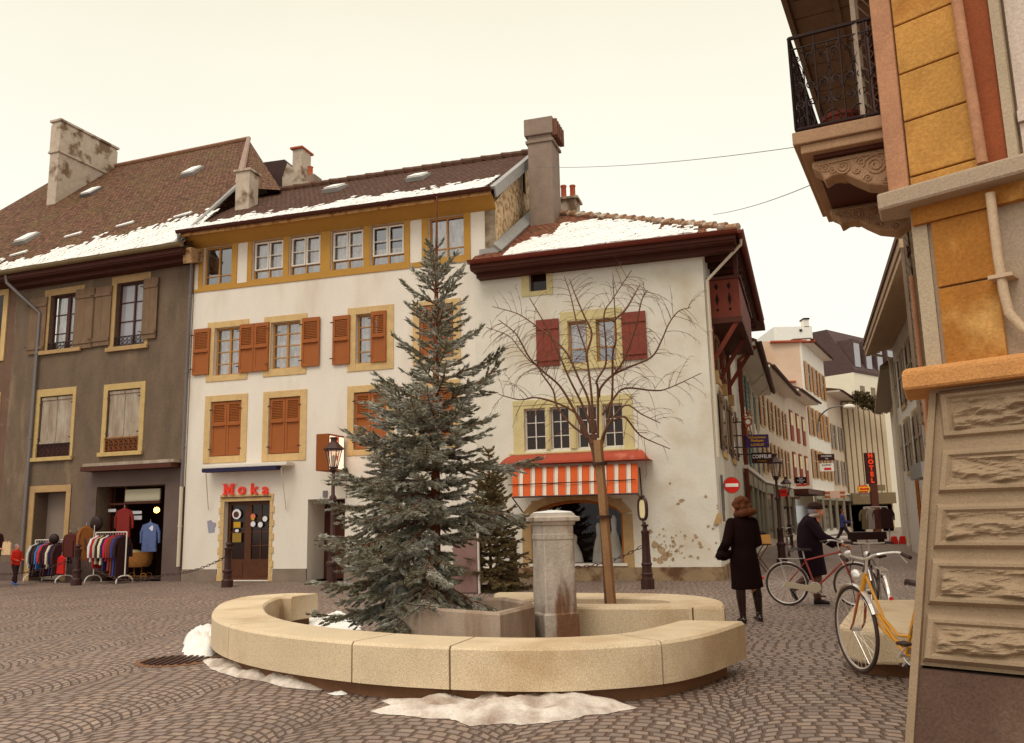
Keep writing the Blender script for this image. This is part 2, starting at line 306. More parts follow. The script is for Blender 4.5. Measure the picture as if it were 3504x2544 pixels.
MT = dict(
 white=mat('white_render', (228, 217, 204), var=.04, vs=1.5, col2=(212, 194, 172), lo=.5, hi=.8, s2=1.3, bump=.3, bs=30, grain=.06, streak=1),
 white3=mat('old_white_render', (222, 214, 200), var=.06, vs=2, col2=(198, 184, 160), lo=.5, hi=.72, s2=1.0, bump=.35, bs=14, grain=.06),
 grey=mat('grey_roughcast', (112, 93, 76), var=.18, vs=2.5, col2=(144, 122, 98), lo=.6, hi=.72, s2=1.1, streak=1, bump=.8, bs=45, grain=.2, gs=35),
 greyp=mat('smooth_grey_render', (104, 86, 80), var=.1, vs=1.2, col2=(78, 60, 52), lo=.55, hi=.75, s2=.8, bump=.2),
 plinth=mat('grey_plinth', (134, 116, 102), var=.12, vs=3, bump=.3),
 oldplinth=mat('stained_plinth', (150, 126, 96), var=.15, vs=3, col2=(104, 72, 50), lo=.5, hi=.62, s2=2, bump=.6, bs=12),
 ochre=mat('ochre_paint', (184, 136, 62), var=.05, vs=4, bump=.1),
 sand=mat('sandstone', (206, 172, 120), var=.1, vs=5, bump=.3, bs=40),
 sand2=mat('weathered_sandstone', (176, 142, 98), var=.12, vs=4, bump=.3, bs=40),
 pale=mat('pale_yellow_stone', (205, 188, 138), var=.08, vs=4, bump=.3, bs=35),
 orange=mat('orange_shutter_paint', (156, 86, 36), rough=.6, var=.06, vs=3, bump=.05),
 redsh=mat('red_brown_shutter', (132, 60, 44), rough=.65, var=.08, vs=4),
 greysh=mat('weathered_grey_wood', (150, 130, 112), var=.12, vs=6, streak=1, bump=.3, bs=30, col2=(178, 164, 148), lo=.45, hi=.7, s2=3),
 brownsh=mat('brown_grey_wood', (122, 96, 74), var=.14, vs=5, streak=1, bump=.3, bs=30),
 greensh=mat('green_grey_shutter', (124, 136, 130), var=.08),
 lead=mat('zinc_sheet', (150, 146, 142), rough=.5, var=.1, vs=6, metal=.0),
 pipe=mat('zinc_pipe', (120, 112, 110), rough=.45, metal=.4),
 wpipe=mat('cream_pipe', (205, 190, 168), rough=.5),
 brown=mat('dark_brown_timber', (78, 36, 22), var=.12, vs=5, rough=.7),
 brown2=mat('red_brown_timber', (112, 46, 30), var=.14, vs=5, rough=.7, streak=1),
 wood=mat('door_wood', (84, 44, 20), var=.15, vs=8, rough=.5),
 yframe=mat('window_wood', (178, 128, 72), rough=.6),
 wframe=mat('white_window_paint', (222, 212, 200), rough=.5),
 dframe=mat('dark_window_frame', (74, 32, 24), rough=.5),
 gutter=mat('gutter_olive', (124, 104, 74), rough=.5, var=.1),
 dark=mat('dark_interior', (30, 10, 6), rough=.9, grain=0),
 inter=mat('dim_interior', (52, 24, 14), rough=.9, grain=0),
 curtain=mat('net_curtain', (206, 196, 186), var=.22, vs=16, streak=1, col2=(150, 138, 124), lo=.45, hi=.6, s2=9, grain=.2, gs=40),
 stone=mat('ring_stone', (212, 190, 158), var=.07, vs=1.6, col2=(184, 154, 118), lo=.5, hi=.75, s2=1.3, bump=.25, bs=120, grain=.26, gs=110),
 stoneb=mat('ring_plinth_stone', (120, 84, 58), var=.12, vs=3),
 concrete=mat('trough_concrete', (172, 150, 132), var=.12, vs=4, col2=(134, 108, 84), lo=.5, hi=.7, s2=2.2, streak=1, bump=.35, bs=60, grain=.15, gs=90),
 pillar=mat('weathered_limestone', (190, 176, 162), var=.16, vs=6, col2=(120, 84, 60), lo=.49, hi=.6, s2=3.2, streak=1, bump=.7, bs=16, grain=.14, gs=70),
 chim=mat('chimney_render', (186, 168, 150), var=.12, vs=4, col2=(120, 96, 74), lo=.52, hi=.62, s2=1.6, bump=.5, bs=14),
 chim2=mat('grey_chimney_render', (138, 118, 104), var=.12, vs=3, bump=.5, bs=18),
 rubble=mat('rubble_gable', (204, 176, 138), var=.25, vs=9, col2=(150, 112, 72), lo=.48, hi=.6, s2=6, bump=1, bs=9),
 snow=mat('snow', (236, 232, 226), rough=.8, var=.05, vs=6, bump=.5, bs=18, grain=.04, spec=.2),
 dsnow=mat('dirty_snow', (216, 204, 192), rough=.75, var=.14, vs=9, col2=(150, 124, 106), lo=.45, hi=.72, s2=3.5, bump=.9, bs=14, grain=.1),
 iron=mat('dark_iron', (66, 38, 34), rough=.45, metal=.3, spec=.4),
 black=mat('black_iron', (40, 16, 12), rough=.5),
 chrome=mat('chrome', (222, 216, 210), rough=.28, metal=.6),
 rubber=mat('tyre_rubber', (62, 44, 38), rough=.7),
 bark=mat('spruce_bark', (122, 66, 38), var=.2, vs=12, bump=.8, bs=30),
 bark2=mat('young_bark', (104, 74, 56), var=.15, vs=14, bump=.5, bs=40),
 twig=mat('twig_bark', (112, 76, 58), rough=.8),
 stake=mat('stake_wood', (156, 116, 80), var=.16, vs=6, streak=1, bump=.3),
 needle=mat('blue_spruce_needles', (146, 142, 121), rough=.75, var=.28, vs=2.2, col2=(204, 204, 194), lo=.46, hi=.62, s2=3.5, grain=.3, gs=25),
 needle2=mat('dark_green_needles', (128, 112, 76), rough=.7, var=.25, vs=3, grain=.3, gs=25),
 skin=mat('skin', (206, 140, 106), rough=.6),
 wcloth=mat('white_cloth', (222, 212, 204), var=.04),
 cream=mat('cream_panel', (232, 214, 166)),
 terr=mat('terracotta', (172, 84, 54)),
)
MT['tile1'] = tile_mat('mossy_roof_tiles', (122, 82, 64), (84, 52, 40), (98, 80, 48))
MT['tile2'] = tile_mat('dark_roof_tiles', (96, 64, 50), (82, 54, 42), (70, 46, 34))
MT['tile3'] = tile_mat('red_roof_tiles', (140, 82, 60), (116, 70, 52), (104, 78, 54))
MT['glass'] = glass_mat('window_glass', .72); MT['gdark'] = mat('dark_glass', (40, 22, 17), rough=.08, spec=.35, grain=0)
MT['shopglass'] = glass_mat('shop_glass', .975)
MT['gsky'] = mat('painted_reflection_glass', (150, 146, 152), rough=.08, spec=.9, grain=0)  # pale base colour stands in for the sky mirrored in the panes
MT['cob'] = cobble_mat()
# ================================================================ ground
b = B(); b.poly([(-90, -30, 0), (90, -30, 0), (90, 160, 0), (-90, 160, 0)])
tag(b.build('cobbled_square', MT['cob']), kind='structure')

# ================================================================ building parts
def window(H, W, r, fr='wframe', cols=2, rows=(.33, .66), depth=.16, glass='glass', curtain=None, bar=.03, fw=.05, back=True, cmid=.06, name='window'):
    u0, z0, u1, z1 = r; b = B(); d0, d1 = -depth, -depth+.05
    b.wb(W, u0, u0+fw, z0, z1, d0, d1); b.wb(W, u1-fw, u1, z0, z1, d0, d1)
    b.wb(W, u0+fw, u1-fw, z0, z0+fw, d0, d1); b.wb(W, u0+fw, u1-fw, z1-fw, z1, d0, d1)
    for i in range(1, cols):
        c = u0+(u1-u0)*i/cols; hw = cmid/2 if (cols == 2 or i*2 == cols) else bar/2
        b.wb(W, c-hw, c+hw, z0+fw, z1-fw, d0+.002, d1+.006)
    for k in rows:
        c = z0+(z1-z0)*k; b.wb(W, u0+fw, u1-fw, c-bar/2, c+bar/2, d0+.006, d1-.006)
    o = b.build(name, MT[fr], H)
    g = B(); g.poly([W.pt(u0+.02, z0+.02, d0+.015), W.pt(u1-.02, z0+.02, d0+.015), W.pt(u1-.02, z1-.02, d0+.015), W.pt(u0+.02, z1-.02, d0+.015)]); g.build('pane', MT[glass], o)
    if curtain:
        k = 26; c = B()
        za, zb = z0+.03, z1-.03
        if isinstance(curtain, tuple): za, zb = z0+(z1-z0)*curtain[0], z0+(z1-z0)*curtain[1]
        for i in range(k):
            a, e = u0+(u1-u0)*i/k, u0+(u1-u0)*(i+1)/k; da = d0-.09+.018*math.sin(i*1.9); de = d0-.09+.018*math.sin((i+1)*1.9)
            c.poly([W.pt(a, za, da), W.pt(e, za, de), W.pt(e, zb, de), W.pt(a, zb, da)])
        c.build('curtain', MT['curtain'], o)
    if back and glass != 'gdark':
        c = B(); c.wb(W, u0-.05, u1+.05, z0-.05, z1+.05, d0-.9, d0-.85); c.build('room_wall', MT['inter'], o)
    return o
def surround(H, W, o, i, m='sand', proud=.025, name='window_surround', sill=0):
    b = B(); (a0, b0, a1, b1), (c0, d0, c1, d1) = o, i
    b.wb(W, a0, c0, b0, b1, -.02, proud); b.wb(W, c1, a1, b0, b1, -.02, proud); b.wb(W, c0, c1, d1, b1, -.02, proud)
    b.wb(W, c0, c1, b0, d0, -.02, proud)
    if sill: b.wb(W, a0-.04, a1+.04, b0-.02, b0+sill, proud, proud+.08)
    return b.build(name, MT[m], H, bevel=.008)
def shutter(H, W, r, m='orange', louver=(.55, .92), d=.035, th=.045, leafs=1, planks=0, bars=(), holes=(), name='shutter'):
    u0, z0, u1, z1 = r
    for k in range(leafs):
        a, c = u0+(u1-u0)*k/leafs+.006, u0+(u1-u0)*(k+1)/leafs-.006; b = B()
        if louver:
            s = .07; la, lb = z0+(z1-z0)*louver[0], z0+(z1-z0)*louver[1]
            b.wb(W, a, a+s, z0, z1, d, d+th); b.wb(W, c-s, c, z0, z1, d, d+th); b.wb(W, a+s, c-s, lb, z1, d, d+th); b.wb(W, a+s, c-s, la-.07, la, d, d+th)
            b.wb(W, a+s, c-s, z0+.1, la-.07, d+.008, d+th-.012); b.wb(W, a+s, c-s, z0, z0+.1, d, d+th)
            n = max(4, int((lb-la)/.045)); h = (lb-la)/n
            for j in range(n):
                z = la+j*h; P = W.pt
                b.hexa([P(a+s, z, d+th-.006), P(c-s, z, d+th-.006), P(c-s, z+.006, d+th-.006), P(a+s, z+.006, d+th-.006),
                        P(a+s, z+h*.85, d+.004), P(c-s, z+h*.85, d+.004), P(c-s, z+h*.85+.006, d+.004), P(a+s, z+h*.85+.006, d+.004)])
            b.wb(W, a+s*.6, c-s*.6, la-.1, la-.075, d+th, d+th+.05)      # weather ledge
        else:
            n = planks or 3
            for j in range(n):
                p, q = a+(c-a)*j/n, a+(c-a)*(j+1)/n; b.wb(W, p+.003, q-.003, z0, z1, d, d+th*.6)
            for t_ in bars or (.12, .85):
                z = z0+(z1-z0)*t_; b.wb(W, a+.01, c-.01, z-.045, z+.045, d+th*.6, d+th*1.3)
            for (hu, hz) in holes:
                uu, zz = a+(c-a)*hu, z0+(z1-z0)*hz; b.wb(W, uu-.02, uu+.02, zz-.02, zz+.02, d+th*.6, d+th*.6+.004)
        o = b.build(name, MT[m], H)
        for t_ in (.12, .86):
            z = z0+(z1-z0)*t_; side = a if k == 0 else c
            hg = B(); hg.wb(W, side-.05, side+.05, z-.015, z+.015, d+th+.051, d+th+.06); hg.build('hinge', MT['iron'], o)
def downpipe(H, pts, r=.05, m='pipe', name='downpipe', every=2.0):
    b = B(); b.tube(pts, r, 10)
    pts = [V(p) for p in pts]
    for p, q in zip(pts, pts[1:]):
        L = (q-p).length
        if abs((q-p).normalized().z) > .9 and L > every:
            n = int(L/every)
            for i in range(n):
                c = p.lerp(q, (i+.5)/n); b.tube([c-UP*.025, c+UP*.025], r*1.25, 10)
    return b.build(name, MT[m], H, smooth=True)
def gutter(H, a, c, n, r=.075, m='gutter'):
    a, c, n = V(a), V(c), V(n); b = B(); t = (c-a).normalized(); k = 7; pr = []
    for i in range(k+1):
        th = math.pi*i/k; pr.append(n*(r*math.cos(th))-UP*(r*math.sin(th)))
    for i in range(k):
        b.poly([a+pr[i], c+pr[i], c+pr[i+1], a+pr[i+1]]); b.poly([a+pr[i+1]*.93, c+pr[i+1]*.93, c+pr[i]*.93, a+pr[i]*.93])
    b.tube([a+pr[0], c+pr[0]], .012, 6)
    for q in (a, c): b.poly([q+p for p in pr])
    return b.build('gutter', MT[m], H, smooth=True)
def slopeface(b, Sl, pts, h=0, m=0):
    b.poly([Sl.pt(u, v, h) for u, v in pts], uv=[(u, v) for u, v in pts], m=m)
def snow_on(Sl, u0, u1, edge, v0=.07, st=.11, name='snow_cover', seed=1, low=None):
    r = random.Random(seed); b = B(); nu = int((u1-u0)/st); W1 = [r.random()*6.28 for _ in range(6)]
    def nz(u, v): return math.sin(u*1.7+W1[0])*.5+math.sin(u*4.1+v*3+W1[1])*.3+math.sin(u*9.3-v*7+W1[2])*.25+math.sin(u*17+v*11+W1[3])*.2
    for i in range(nu):
        u = u0+i*st; v = v0; j = 0
        while True:
            e = edge(u)+.28*nz(u, v*.6); lo = low(u) if low else -1
            if v > edge(u)+.7: break
            d = e-v
            pr = 1 if d > .4 else (0.8 if d > .12 else (.5 if d > 0 else .16*max(0, 1+d*2.2)))
            if r.random() < pr and v >= lo:
                jx = [r.uniform(-.03, .03) for _ in range(8)]; h = .05 if d > .3 else .035
                q = [(u+jx[0]-.012, v+jx[1]-.012), (u+st+jx[2]+.012, v+jx[3]-.012), (u+st+jx[4]+.012, v+st+jx[5]+.012), (u+jx[6]-.012, v+st+jx[7]+.012)]
                hh = h+.02*nz(u*2, v*2)
                b.poly([Sl.pt(*p, h=hh) for p in q])
                b.poly([Sl.pt(*q[0], h=.01), Sl.pt(*q[1], h=.01), Sl.pt(*q[1], h=hh), Sl.pt(*q[0], h=hh)])
            v += st; j += 1
            if j > 120: break
    return tag(b.build(name, MT['snow']), kind='stuff')
def skylight(H, Sl, x, y, w_=.55, h_=.8, m='lead', lift=.12):
    u, v = Sl.uv(x, y); b = B()
    P = lambda a, c, t: Sl.pt(u+a, v+c, t)
    b.hexa([P(-w_/2, -h_/2, 0), P(w_/2, -h_/2, 0), P(w_/2, h_/2, 0), P(-w_/2, h_/2, 0), P(-w_/2, -h_/2, lift), P(w_/2, -h_/2, lift), P(w_/2, h_/2, lift*.6), P(-w_/2, h_/2, lift*.6)])
    o = b.build('roof_light', MT[m], H)
    c = B(); c.hexa([P(-w_/2+.06, -h_/2+.06, lift*.9), P(w_/2-.06, -h_/2+.06, lift*.9), P(w_/2-.06, h_/2-.06, lift*.62), P(-w_/2+.06, h_/2-.06, lift*.62),
                     P(-w_/2+.06, -h_/2+.06, lift+.05), P(w_/2-.06, -h_/2+.06, lift+.05), P(w_/2-.06, h_/2-.06, lift*.6+.05), P(-w_/2+.06, h_/2-.06, lift*.6+.05)])
    c.build('snow_cap', MT['snow'], o)
P0 = G(1638, 1988)
W1 = Wall(P0, -.35); W2 = Wall(P0, -.295); W3 = Wall(P0, -.305)

# ================================================================ house 2: white house with ochre band
H2 = thing('terraced_house', 'white house with an ochre band of attic windows and orange shutters', 'house', (P0.x, P0.y, 0))
uL = W2.uz(621, 1984)[0]; ZE2 = 9.95
holes2 = []
rows2 = []
top = [(698.6, 849.6, 792, 967), (865.6, 827.5, 968.9, 944.4), (991, 811.3, 1097, 933), (1133, 791, 1245, 912.5), (1267.6, 771.6, 1384.9, 899), (1465.7, 749.5, 1589, 877)]
zt0 = [W2.rect(*t) for t in top]; za = sum(r[1] for r in zt0)/6; zb = sum(r[3] for r in zt0)/6
topr = [(r[0], za, r[2], zb) for r in zt0]
bandz = W2.uz(1000, 965)[1]
r2 = [((712.6, 1105.9, 846.5, 1298.4), (736, 1125, 825, 1280)), ((906, 1086.7, 1048, 1280), (929, 1106, 1026, 1257)),
      ((1190.8, 1057, 1347.7, 1262), (1219, 1078, 1323, 1238)), ((1413, 1037, 1578, 1238.5), (1435, 1049, 1552.6, 1221.5))]
r3 = [((704, 1357, 842, 1580.5), (723, 1377, 822, 1559)), ((902.6, 1342.5, 1047, 1575), (921.7, 1363.7, 1025, 1550.7)),
      ((1189.8, 1323.5, 1347.7, 1554), (1211.7, 1345, 1323, 1535)), ((1413, 1309, 1578, 1530), (1437, 1330, 1553, 1510))]
def pair(W, t): return W.rect(*t[0]), W.rect(*t[1])
R2 = [pair(W2, t) for t in r2]; R3 = [pair(W2, t) for t in r3]
door = W2.rect(770, 1717.8, 918, 1980); door = (door[0], 0.02, door[2], door[3])
pas = W2.rect(1054, 1710, 1178, 1984); pas = (pas[0], 0.0, pas[2], pas[3], .9)
zr = W2.uz(1697, 850)[0]
holes2 = [*topr, *[i for o, i in R2], *[i for o, i in R3], (*door, .3), pas]
b = B(); wallgrid(b, W2, uL, 0, 0, ZE2-.1, holes2)
b.poly([W2.pt(0, 7.4), W2.pt(zr, 7.4), W2.pt(zr, ZE2-.1), W2.pt(0, ZE2-.1)])
# left flank above the lower neighbour and rear
dp = 8.6
b.poly([W2.pt(uL, 0), W2.pt(uL, ZE2-.1), W2.pt(uL, ZE2-.1, -dp), W2.pt(uL, 0, -dp)])
b.poly([W2.pt(0, 0), W2.pt(0, 7.4), W2.pt(0, 7.4, -dp), W2.pt(0, 0, -dp)])
b.poly([W2.pt(uL, 0, -dp), W2.pt(zr, 0, -dp), W2.pt(zr, ZE2-.1, -dp), W2.pt(uL, ZE2-.1, -dp)])
b.build('wall', MT['white'], H2)
# ochre timber band with white panels
b = B(); pans = [W2.rect(814.6, 838, 845.6, 964), W2.rect(1402.9, 755.9, 1444.5, 894)]
pans = [(p[0], za-.05, p[2], zb+.12) for p in pans]; lw = W2.rect(644.6, 861, 678.6, 982); lw = (uL, za-.1, lw[2], zb+.1)
rw = (W2.uz(1610, 800)[0], bandz+.0, zr, zb+.32)
wallgrid(b, W2, uL+.01, zr, bandz, ZE2-.35, [*topr, *pans, (lw[0], lw[1], lw[2], lw[3]), rw], d=.03, reveal=.03)
b.poly([W2.pt(uL, bandz, 0), W2.pt(zr, bandz, 0), W2.pt(zr, bandz, .03), W2.pt(uL, bandz, .03)])
b.build('attic_band', MT['ochre'], H2)
wk = ['yframe', 'wframe', 'wframe', 'wframe', 'wframe', 'yframe']
for i, r in enumerate(topr):
    o = window(H2, W2, r, 'yframe', 2, (.24,), depth=.15, curtain=(0, 1) if i in (1, 2, 3) else ((.0, .45) if i == 4 else ((.0, .95) if i == 5 else None)), cmid=.05)
    if 0 < i < 5:                                                    # white casement pair, slightly ajar
        u0, z0, u1, z1 = r; q = B(); zz = z0+(z1-z0)*.24; um = (u0+u1)/2
        for a, c in ((u0+.05, um-.01), (um+.01, u1-.05)):
            q.wb(W2, a, a+.045, zz, z1-.05, -.095, -.05); q.wb(W2, c-.045, c, zz, z1-.05, -.095, -.05)
            q.wb(W2, a+.045, c-.045, zz, zz+.04, -.095, -.05); q.wb(W2, a+.045, c-.045, z1-.09, z1-.05, -.095, -.05)
            zc = (zz+z1-.05)/2; q.wb(W2, a+.045, c-.045, zc-.012, zc+.012, -.085, -.06)
        q.build('casement', MT['wframe'], o)
for i, (o, r) in enumerate(R2):
    surround(H2, W2, o, r)
    if i < 3: window(H2, W2, r, 'yframe', 2, (.25, .5, .75), curtain=(0.02, 1), depth=.17)
    else:
        window(H2, W2, r, 'yframe', 2, (.25, .5, .75), depth=.17)
        shutter(H2, W2, (r[0]+.02, r[1]+.02, r[2]-.02, r[3]-.02), leafs=2, d=-.05)
for t, n in (((668, 1130, 718, 1282), 1), ((825, 1114, 921, 1269.5), 2), ((1037.7, 1092, 1096, 1252.5), 1), ((1142.7, 1085.5, 1199.6, 1246), 1)):
    shutter(H2, W2, W2.rect(*t), leafs=n)
shutter(H2, W2, W2.rect(1272, 1069.5, 1324, 1238), d=.03)
for i, (o, r) in enumerate(R3):
    surround(H2, W2, o, r); window(H2, W2, r, 'yframe', 2, (.5,), depth=.18)
    shutter(H2, W2, (r[0]+.015, r[1]+.02, r[2]-.015, r[3]-.02), leafs=2, d=-.07, louver=(.62, .95))
# plinth
zp = W2.uz(800, 1948)[1]; dso = W2.rect(752, 1695, 933.6, 1980); b = B()
for a, c in ((uL+.01, dso[0]), (dso[2], pas[0]), (pas[2], -.02)): b = B(); b.wb(W2, a, c, 0.0, zp, -.02, .035); b.build('plinth', MT['plinth'], H2)
# door with quoined surround
b = B(); b.wb(W2, dso[0]+.03, dso[2]-.03, door[3], dso[3], -.02, .03); n = 12
for k in range(n):
    e = .05 if k % 2 else 0; z0, z1 = dso[3]*k/n*.93, dso[3]*(k+1)/n*.93
    if z0 >= door[3]: break
    z1 = min(z1, door[3])
    b.wb(W2, dso[0]+e, door[0], z0, z1, -.02, .03); b.wb(W2, door[2], dso[2]-e, z0, z1, -.02, .03)
b.build('door_surround', MT['sand'], H2, bevel=.01)
def door_leaf(H, W, r, d=-.22, m='wood', gl=(.28, .92), bars=2, gm='gdark', name='door'):
    u0, z0, u1, z1 = r; b = B(); s = .1; ga, gb = z0+(z1-z0)*gl[0], z0+(z1-z0)*gl[1]
    b.wb(W, u0, u0+s, z0, z1, d, d+.06); b.wb(W, u1-s, u1, z0, z1, d, d+.06); b.wb(W, u0+s, u1-s, z0, ga, d, d+.06); b.wb(W, u0+s, u1-s, gb, z1, d, d+.06)
    b.wb(W, u0+s+.04, u1-s-.04, z0+.1, ga-.08, d+.06, d+.075)
    if bars > 1:
        c = (u0+u1)/2; b.wb(W, c-.015, c+.015, ga, gb, d+.01, d+.045)
    for k in range(1, bars+1):
        z = ga+(gb-ga)*k/(bars+1); b.wb(W, u0+s, u1-s, z-.015, z+.015, d+.012, d+.042)
    o = b.build(name, MT[m], H); g = B(); g.wb(W, u0+s, u1-s, ga, gb, d+.015, d+.025); g.build('pane', MT[gm], o)
    k = B(); k.tube([W.pt(u0+.05, z0+.95, d+.06), W.pt(u0+.05, z0+.95, d+.12), W.pt(u0+.16, z0+.95, d+.12)], .012, 6); k.build('door_handle', MT['iron'], o)
    return o
um = door[0]+(door[2]-door[0])*.46
dl = door_leaf(H2, W2, (door[0], .02, um, door[3]), bars=1, gl=(.26, .95)); door_leaf(H2, W2, (um, .02, door[2], door[3]), bars=3, gl=(.26, .95))
# stickers and notices on the door glass
def disc(W, u, z, r, d, mt, par, name, n=16, sy=1):
    b = B(); b.prism([W.pt(u+r*math.cos(t*6.2832/n), z+r*sy*math.sin(t*6.2832/n), d) for t in range(n)], W.n*.006); return b.build(name, mt, par)
def plate(W, u0, z0, u1, z1, d, mt, par, name, th=.006): b = B(); b.wb(W, u0, u1, z0, z1, d, d+th); return b.build(name, mt, par)
MT['yel'] = mat('yellow_paper', (196, 150, 40)); MT['olive'] = mat('olive_paper', (150, 118, 48)); MT['wsk'] = mat('white_sticker', (226, 222, 226)); MT['pk'] = mat('pink_sticker', (222, 120, 96))
dd = -.135
u, z = W2.uz(810, 1760, dd); disc(W2, u, z, .14, dd, MT['wsk'], H2, 'sticker'); disc(W2, u-.01, z-.01, .085, dd+.007, MT['wood'], H2, 'sticker')
q = W2.rect(800, 1787, 823, 1806, dd); plate(W2, *q, dd, MT['yel'], H2, 'notice'); q = W2.rect(796, 1825, 825, 1856, dd); plate(W2, *q, dd, MT['olive'], H2, 'notice')
u, z = W2.uz(811, 1817, dd); disc(W2, u, z, .06, dd, MT['wsk'], H2, 'sticker', sy=.7)
for x, y, m_ in ((866, 1768, 'pk'), (866, 1776, 'yel'), (866, 1794, 'wsk'), (907, 1776, 'wsk'), (891, 1796, 'wsk')):
    u, z = W2.uz(x, y, dd); disc(W2, u, z, .075 if m_ != 'yel' else .05, dd+(.008 if m_ == 'yel' else 0), MT[m_], H2, 'sticker')
# faded poster left of the door
MT['poster'] = mat('torn_poster', (150, 146, 160), col2=(196, 90, 84), lo=.6, hi=.66, s2=4); b = B()
pp = [(709, 1784), (722, 1780), (728, 1788), (739, 1790), (739, 1802), (735, 1806), (734, 1822), (714, 1825), (711, 1806)]
b.prism([W2.pt(*W2.uz(x, y, .003), .003) for x, y in pp], W2.n*.006); b.build('poster', MT['poster'], H2)
# awning: cassette, rolled blue cloth, arms
q = W2.rect(698, 1594, 988, 1612, .3); b = B(); b.wb(W2, q[0], q[2], q[3]-.1, q[3]+.0, 0.03, .42); aw = b.build('awning', MT['wframe'], H2, bevel=.02)
MT['blue'] = mat('dark_blue_cloth', (42, 36, 66)); b = B(); b.wb(W2, q[0]+.04, q[2]-.3, q[3]-.2, q[3]-.1, .18, .44); b.build('awning_cloth', MT['blue'], aw)
for (x0, y0, x1, y1) in ((704, 1612, 713, 1745), (962, 1602, 979, 1745)):
    a, c = W2.uz(x0, y0, .42), W2.uz(x1, y1, .06); b = B(); b.tube([W2.pt(a[0], a[1], .42), W2.pt(c[0], c[1], .06)], .014, 6); b.build('awning_arm', MT['wpipe'], aw)
# roof slope, soffit, gutter
S2 = Slope(W2, ZE2, .6, R(32.9))
uA, uB = S2.uv(600, 820)[0], .69
apex2 = S2.uv(1823, 525)[1]; b = B()
slopeface(b, S2, [(uL-.15, 0), (uB, 0), (uB, apex2), (uL-.15, apex2)])
b.poly([S2.pt(uL-.15, 0, -.14), S2.pt(uL-.15, apex2, -.14), S2.pt(uB, apex2, -.14), S2.pt(uB, 0, -.14)])
b.poly([S2.pt(uB, 0, -.14), S2.pt(uB, apex2, -.14), S2.pt(uB, apex2, 0), S2.pt(uB, 0, 0)])
bk = S2.pt(0, apex2)-S2.W.n*apex2*math.cos(R(32.9)); 
e1, e2 = S2.pt(uL-.15, apex2), S2.pt(uB, apex2); dn = -W2.n*4.6-UP*3.0
b.poly([e1, e2, e2+dn, e1+dn], uv=[(0, 0), (9, 0), (9, 5), (0, 5)])
rf = b.build('roof', MT['tile2'], H2)
b = B(); n = 28                                                     # ridge tiles
for i in range(n):
    a, c = S2.pt(uL+(uB-uL)*i/n-.02, apex2, .05+.02*(i % 2)), S2.pt(uL+(uB-uL)*(i+1)/n+.04, apex2, .01); b.tube([a, c], [.1, .13], 8)
b.build('ridge_tiles', MT['tile2'] if False else mat('ridge_tile', (92, 62, 46), var=.2), rf)
b = B(); b.hexa([S2.pt(uB-.02, -.05, -.02), S2.pt(uB+.14, -.05, -.02), S2.pt(uB+.14, apex2, -.02), S2.pt(uB-.02, apex2, -.02), S2.pt(uB-.02, -.05, .05), S2.pt(uB+.14, -.05, .05), S2.pt(uB+.14, apex2, .05), S2.pt(uB-.02, apex2, .05)])
b.hexa([S2.pt(uB+.1, -.05, -.24), S2.pt(uB+.14, -.05, -.24), S2.pt(uB+.14, apex2, -.24), S2.pt(uB+.1, apex2, -.24), S2.pt(uB+.1, -.05, -.02), S2.pt(uB+.14, -.05, -.02), S2.pt(uB+.14, apex2, -.02), S2.pt(uB+.1, apex2, -.02)])
b.build('verge_flashing', MT['lead'], rf)
b = B(); b.hexa([W2.pt(uL-.1, ZE2-.36, .0), W2.pt(zr+.02, ZE2-.36, .0), W2.pt(uB, ZE2-.1, .56), W2.pt(uL-.1, ZE2-.1, .56), W2.pt(uL-.1, ZE2-.3, .0), W2.pt(zr+.02, ZE2-.3, 0), W2.pt(uB, ZE2-.04, .56), W2.pt(uL-.1, ZE2-.04, .56)])
b.build('soffit', MT['ochre'], H2)
b = B(); b.wb(W2, uL-.1, uB, ZE2-.16, ZE2-.05, .56, .6); b.build('fascia', mat('peeling_fascia', (200, 152, 96), var=.15, vs=8, col2=(150, 90, 50), lo=.5, hi=.65, s2=5), H2)
gutter(H2, W2.pt(uL-.15, ZE2-.02, .69), W2.pt(uB+.05, ZE2-.02, .69), W2.n, .08, 'brown')
g0 = W2.pt(uL-.08, ZE2-.12, .69); ux = W2.uz(650, 1000)[0]-.02
downpipe(H2, [g0, g0-UP*.12, W2.pt(ux+.12, ZE2-.75, .09), W2.pt(ux+.1, 2.6, .09)]); downpipe(H2, [W2.pt(ux+.1, 2.6, .09), W2.pt(ux+.1, .4, .09)], m='wpipe')
b = B(); b.wb(W2, uL-.02, ux+.02, 2.6, bandz-.05, 0, .05); b.build('corner_strip', MT['wframe'], H2)
# rubble gable above the corner house, with stepped flashing
gb = V(-W2.n); ga = W2.pt(zr, 7.6); b = B()
rid = S2.pt(zr, apex2, -.1)
pts = [W2.pt(zr, 7.5, 0.0), W2.pt(zr, ZE2-.15, 0.0), W2.pt(zr, ZE2-.12+.35*0, .5*0), V(rid), V((rid.x, rid.y, 7.5))]
b.prism([pts[0], pts[1], pts[3], pts[4]], -W2.d*.3); b.build('gable', MT['rubble'], H2)
b = B(); q = W2.uz(1793, 600)
c0 = cut(1793, 620, W2.pt(zr+.01, 0), W2.d); b.box(c0, (.05, .16, .75), -.295); b.build('gable_slit', MT['dark'], H2)
for x, y in ((1148, 650), (1432, 612)): skylight(H2, S2, x, y)
snow_on(S2, uL, uB-.15, lambda u: .95+.12*math.sin(u*1.3)+(.25 if u > -3 else 0)-(.35 if u < uL+1.2 else 0), seed=3)
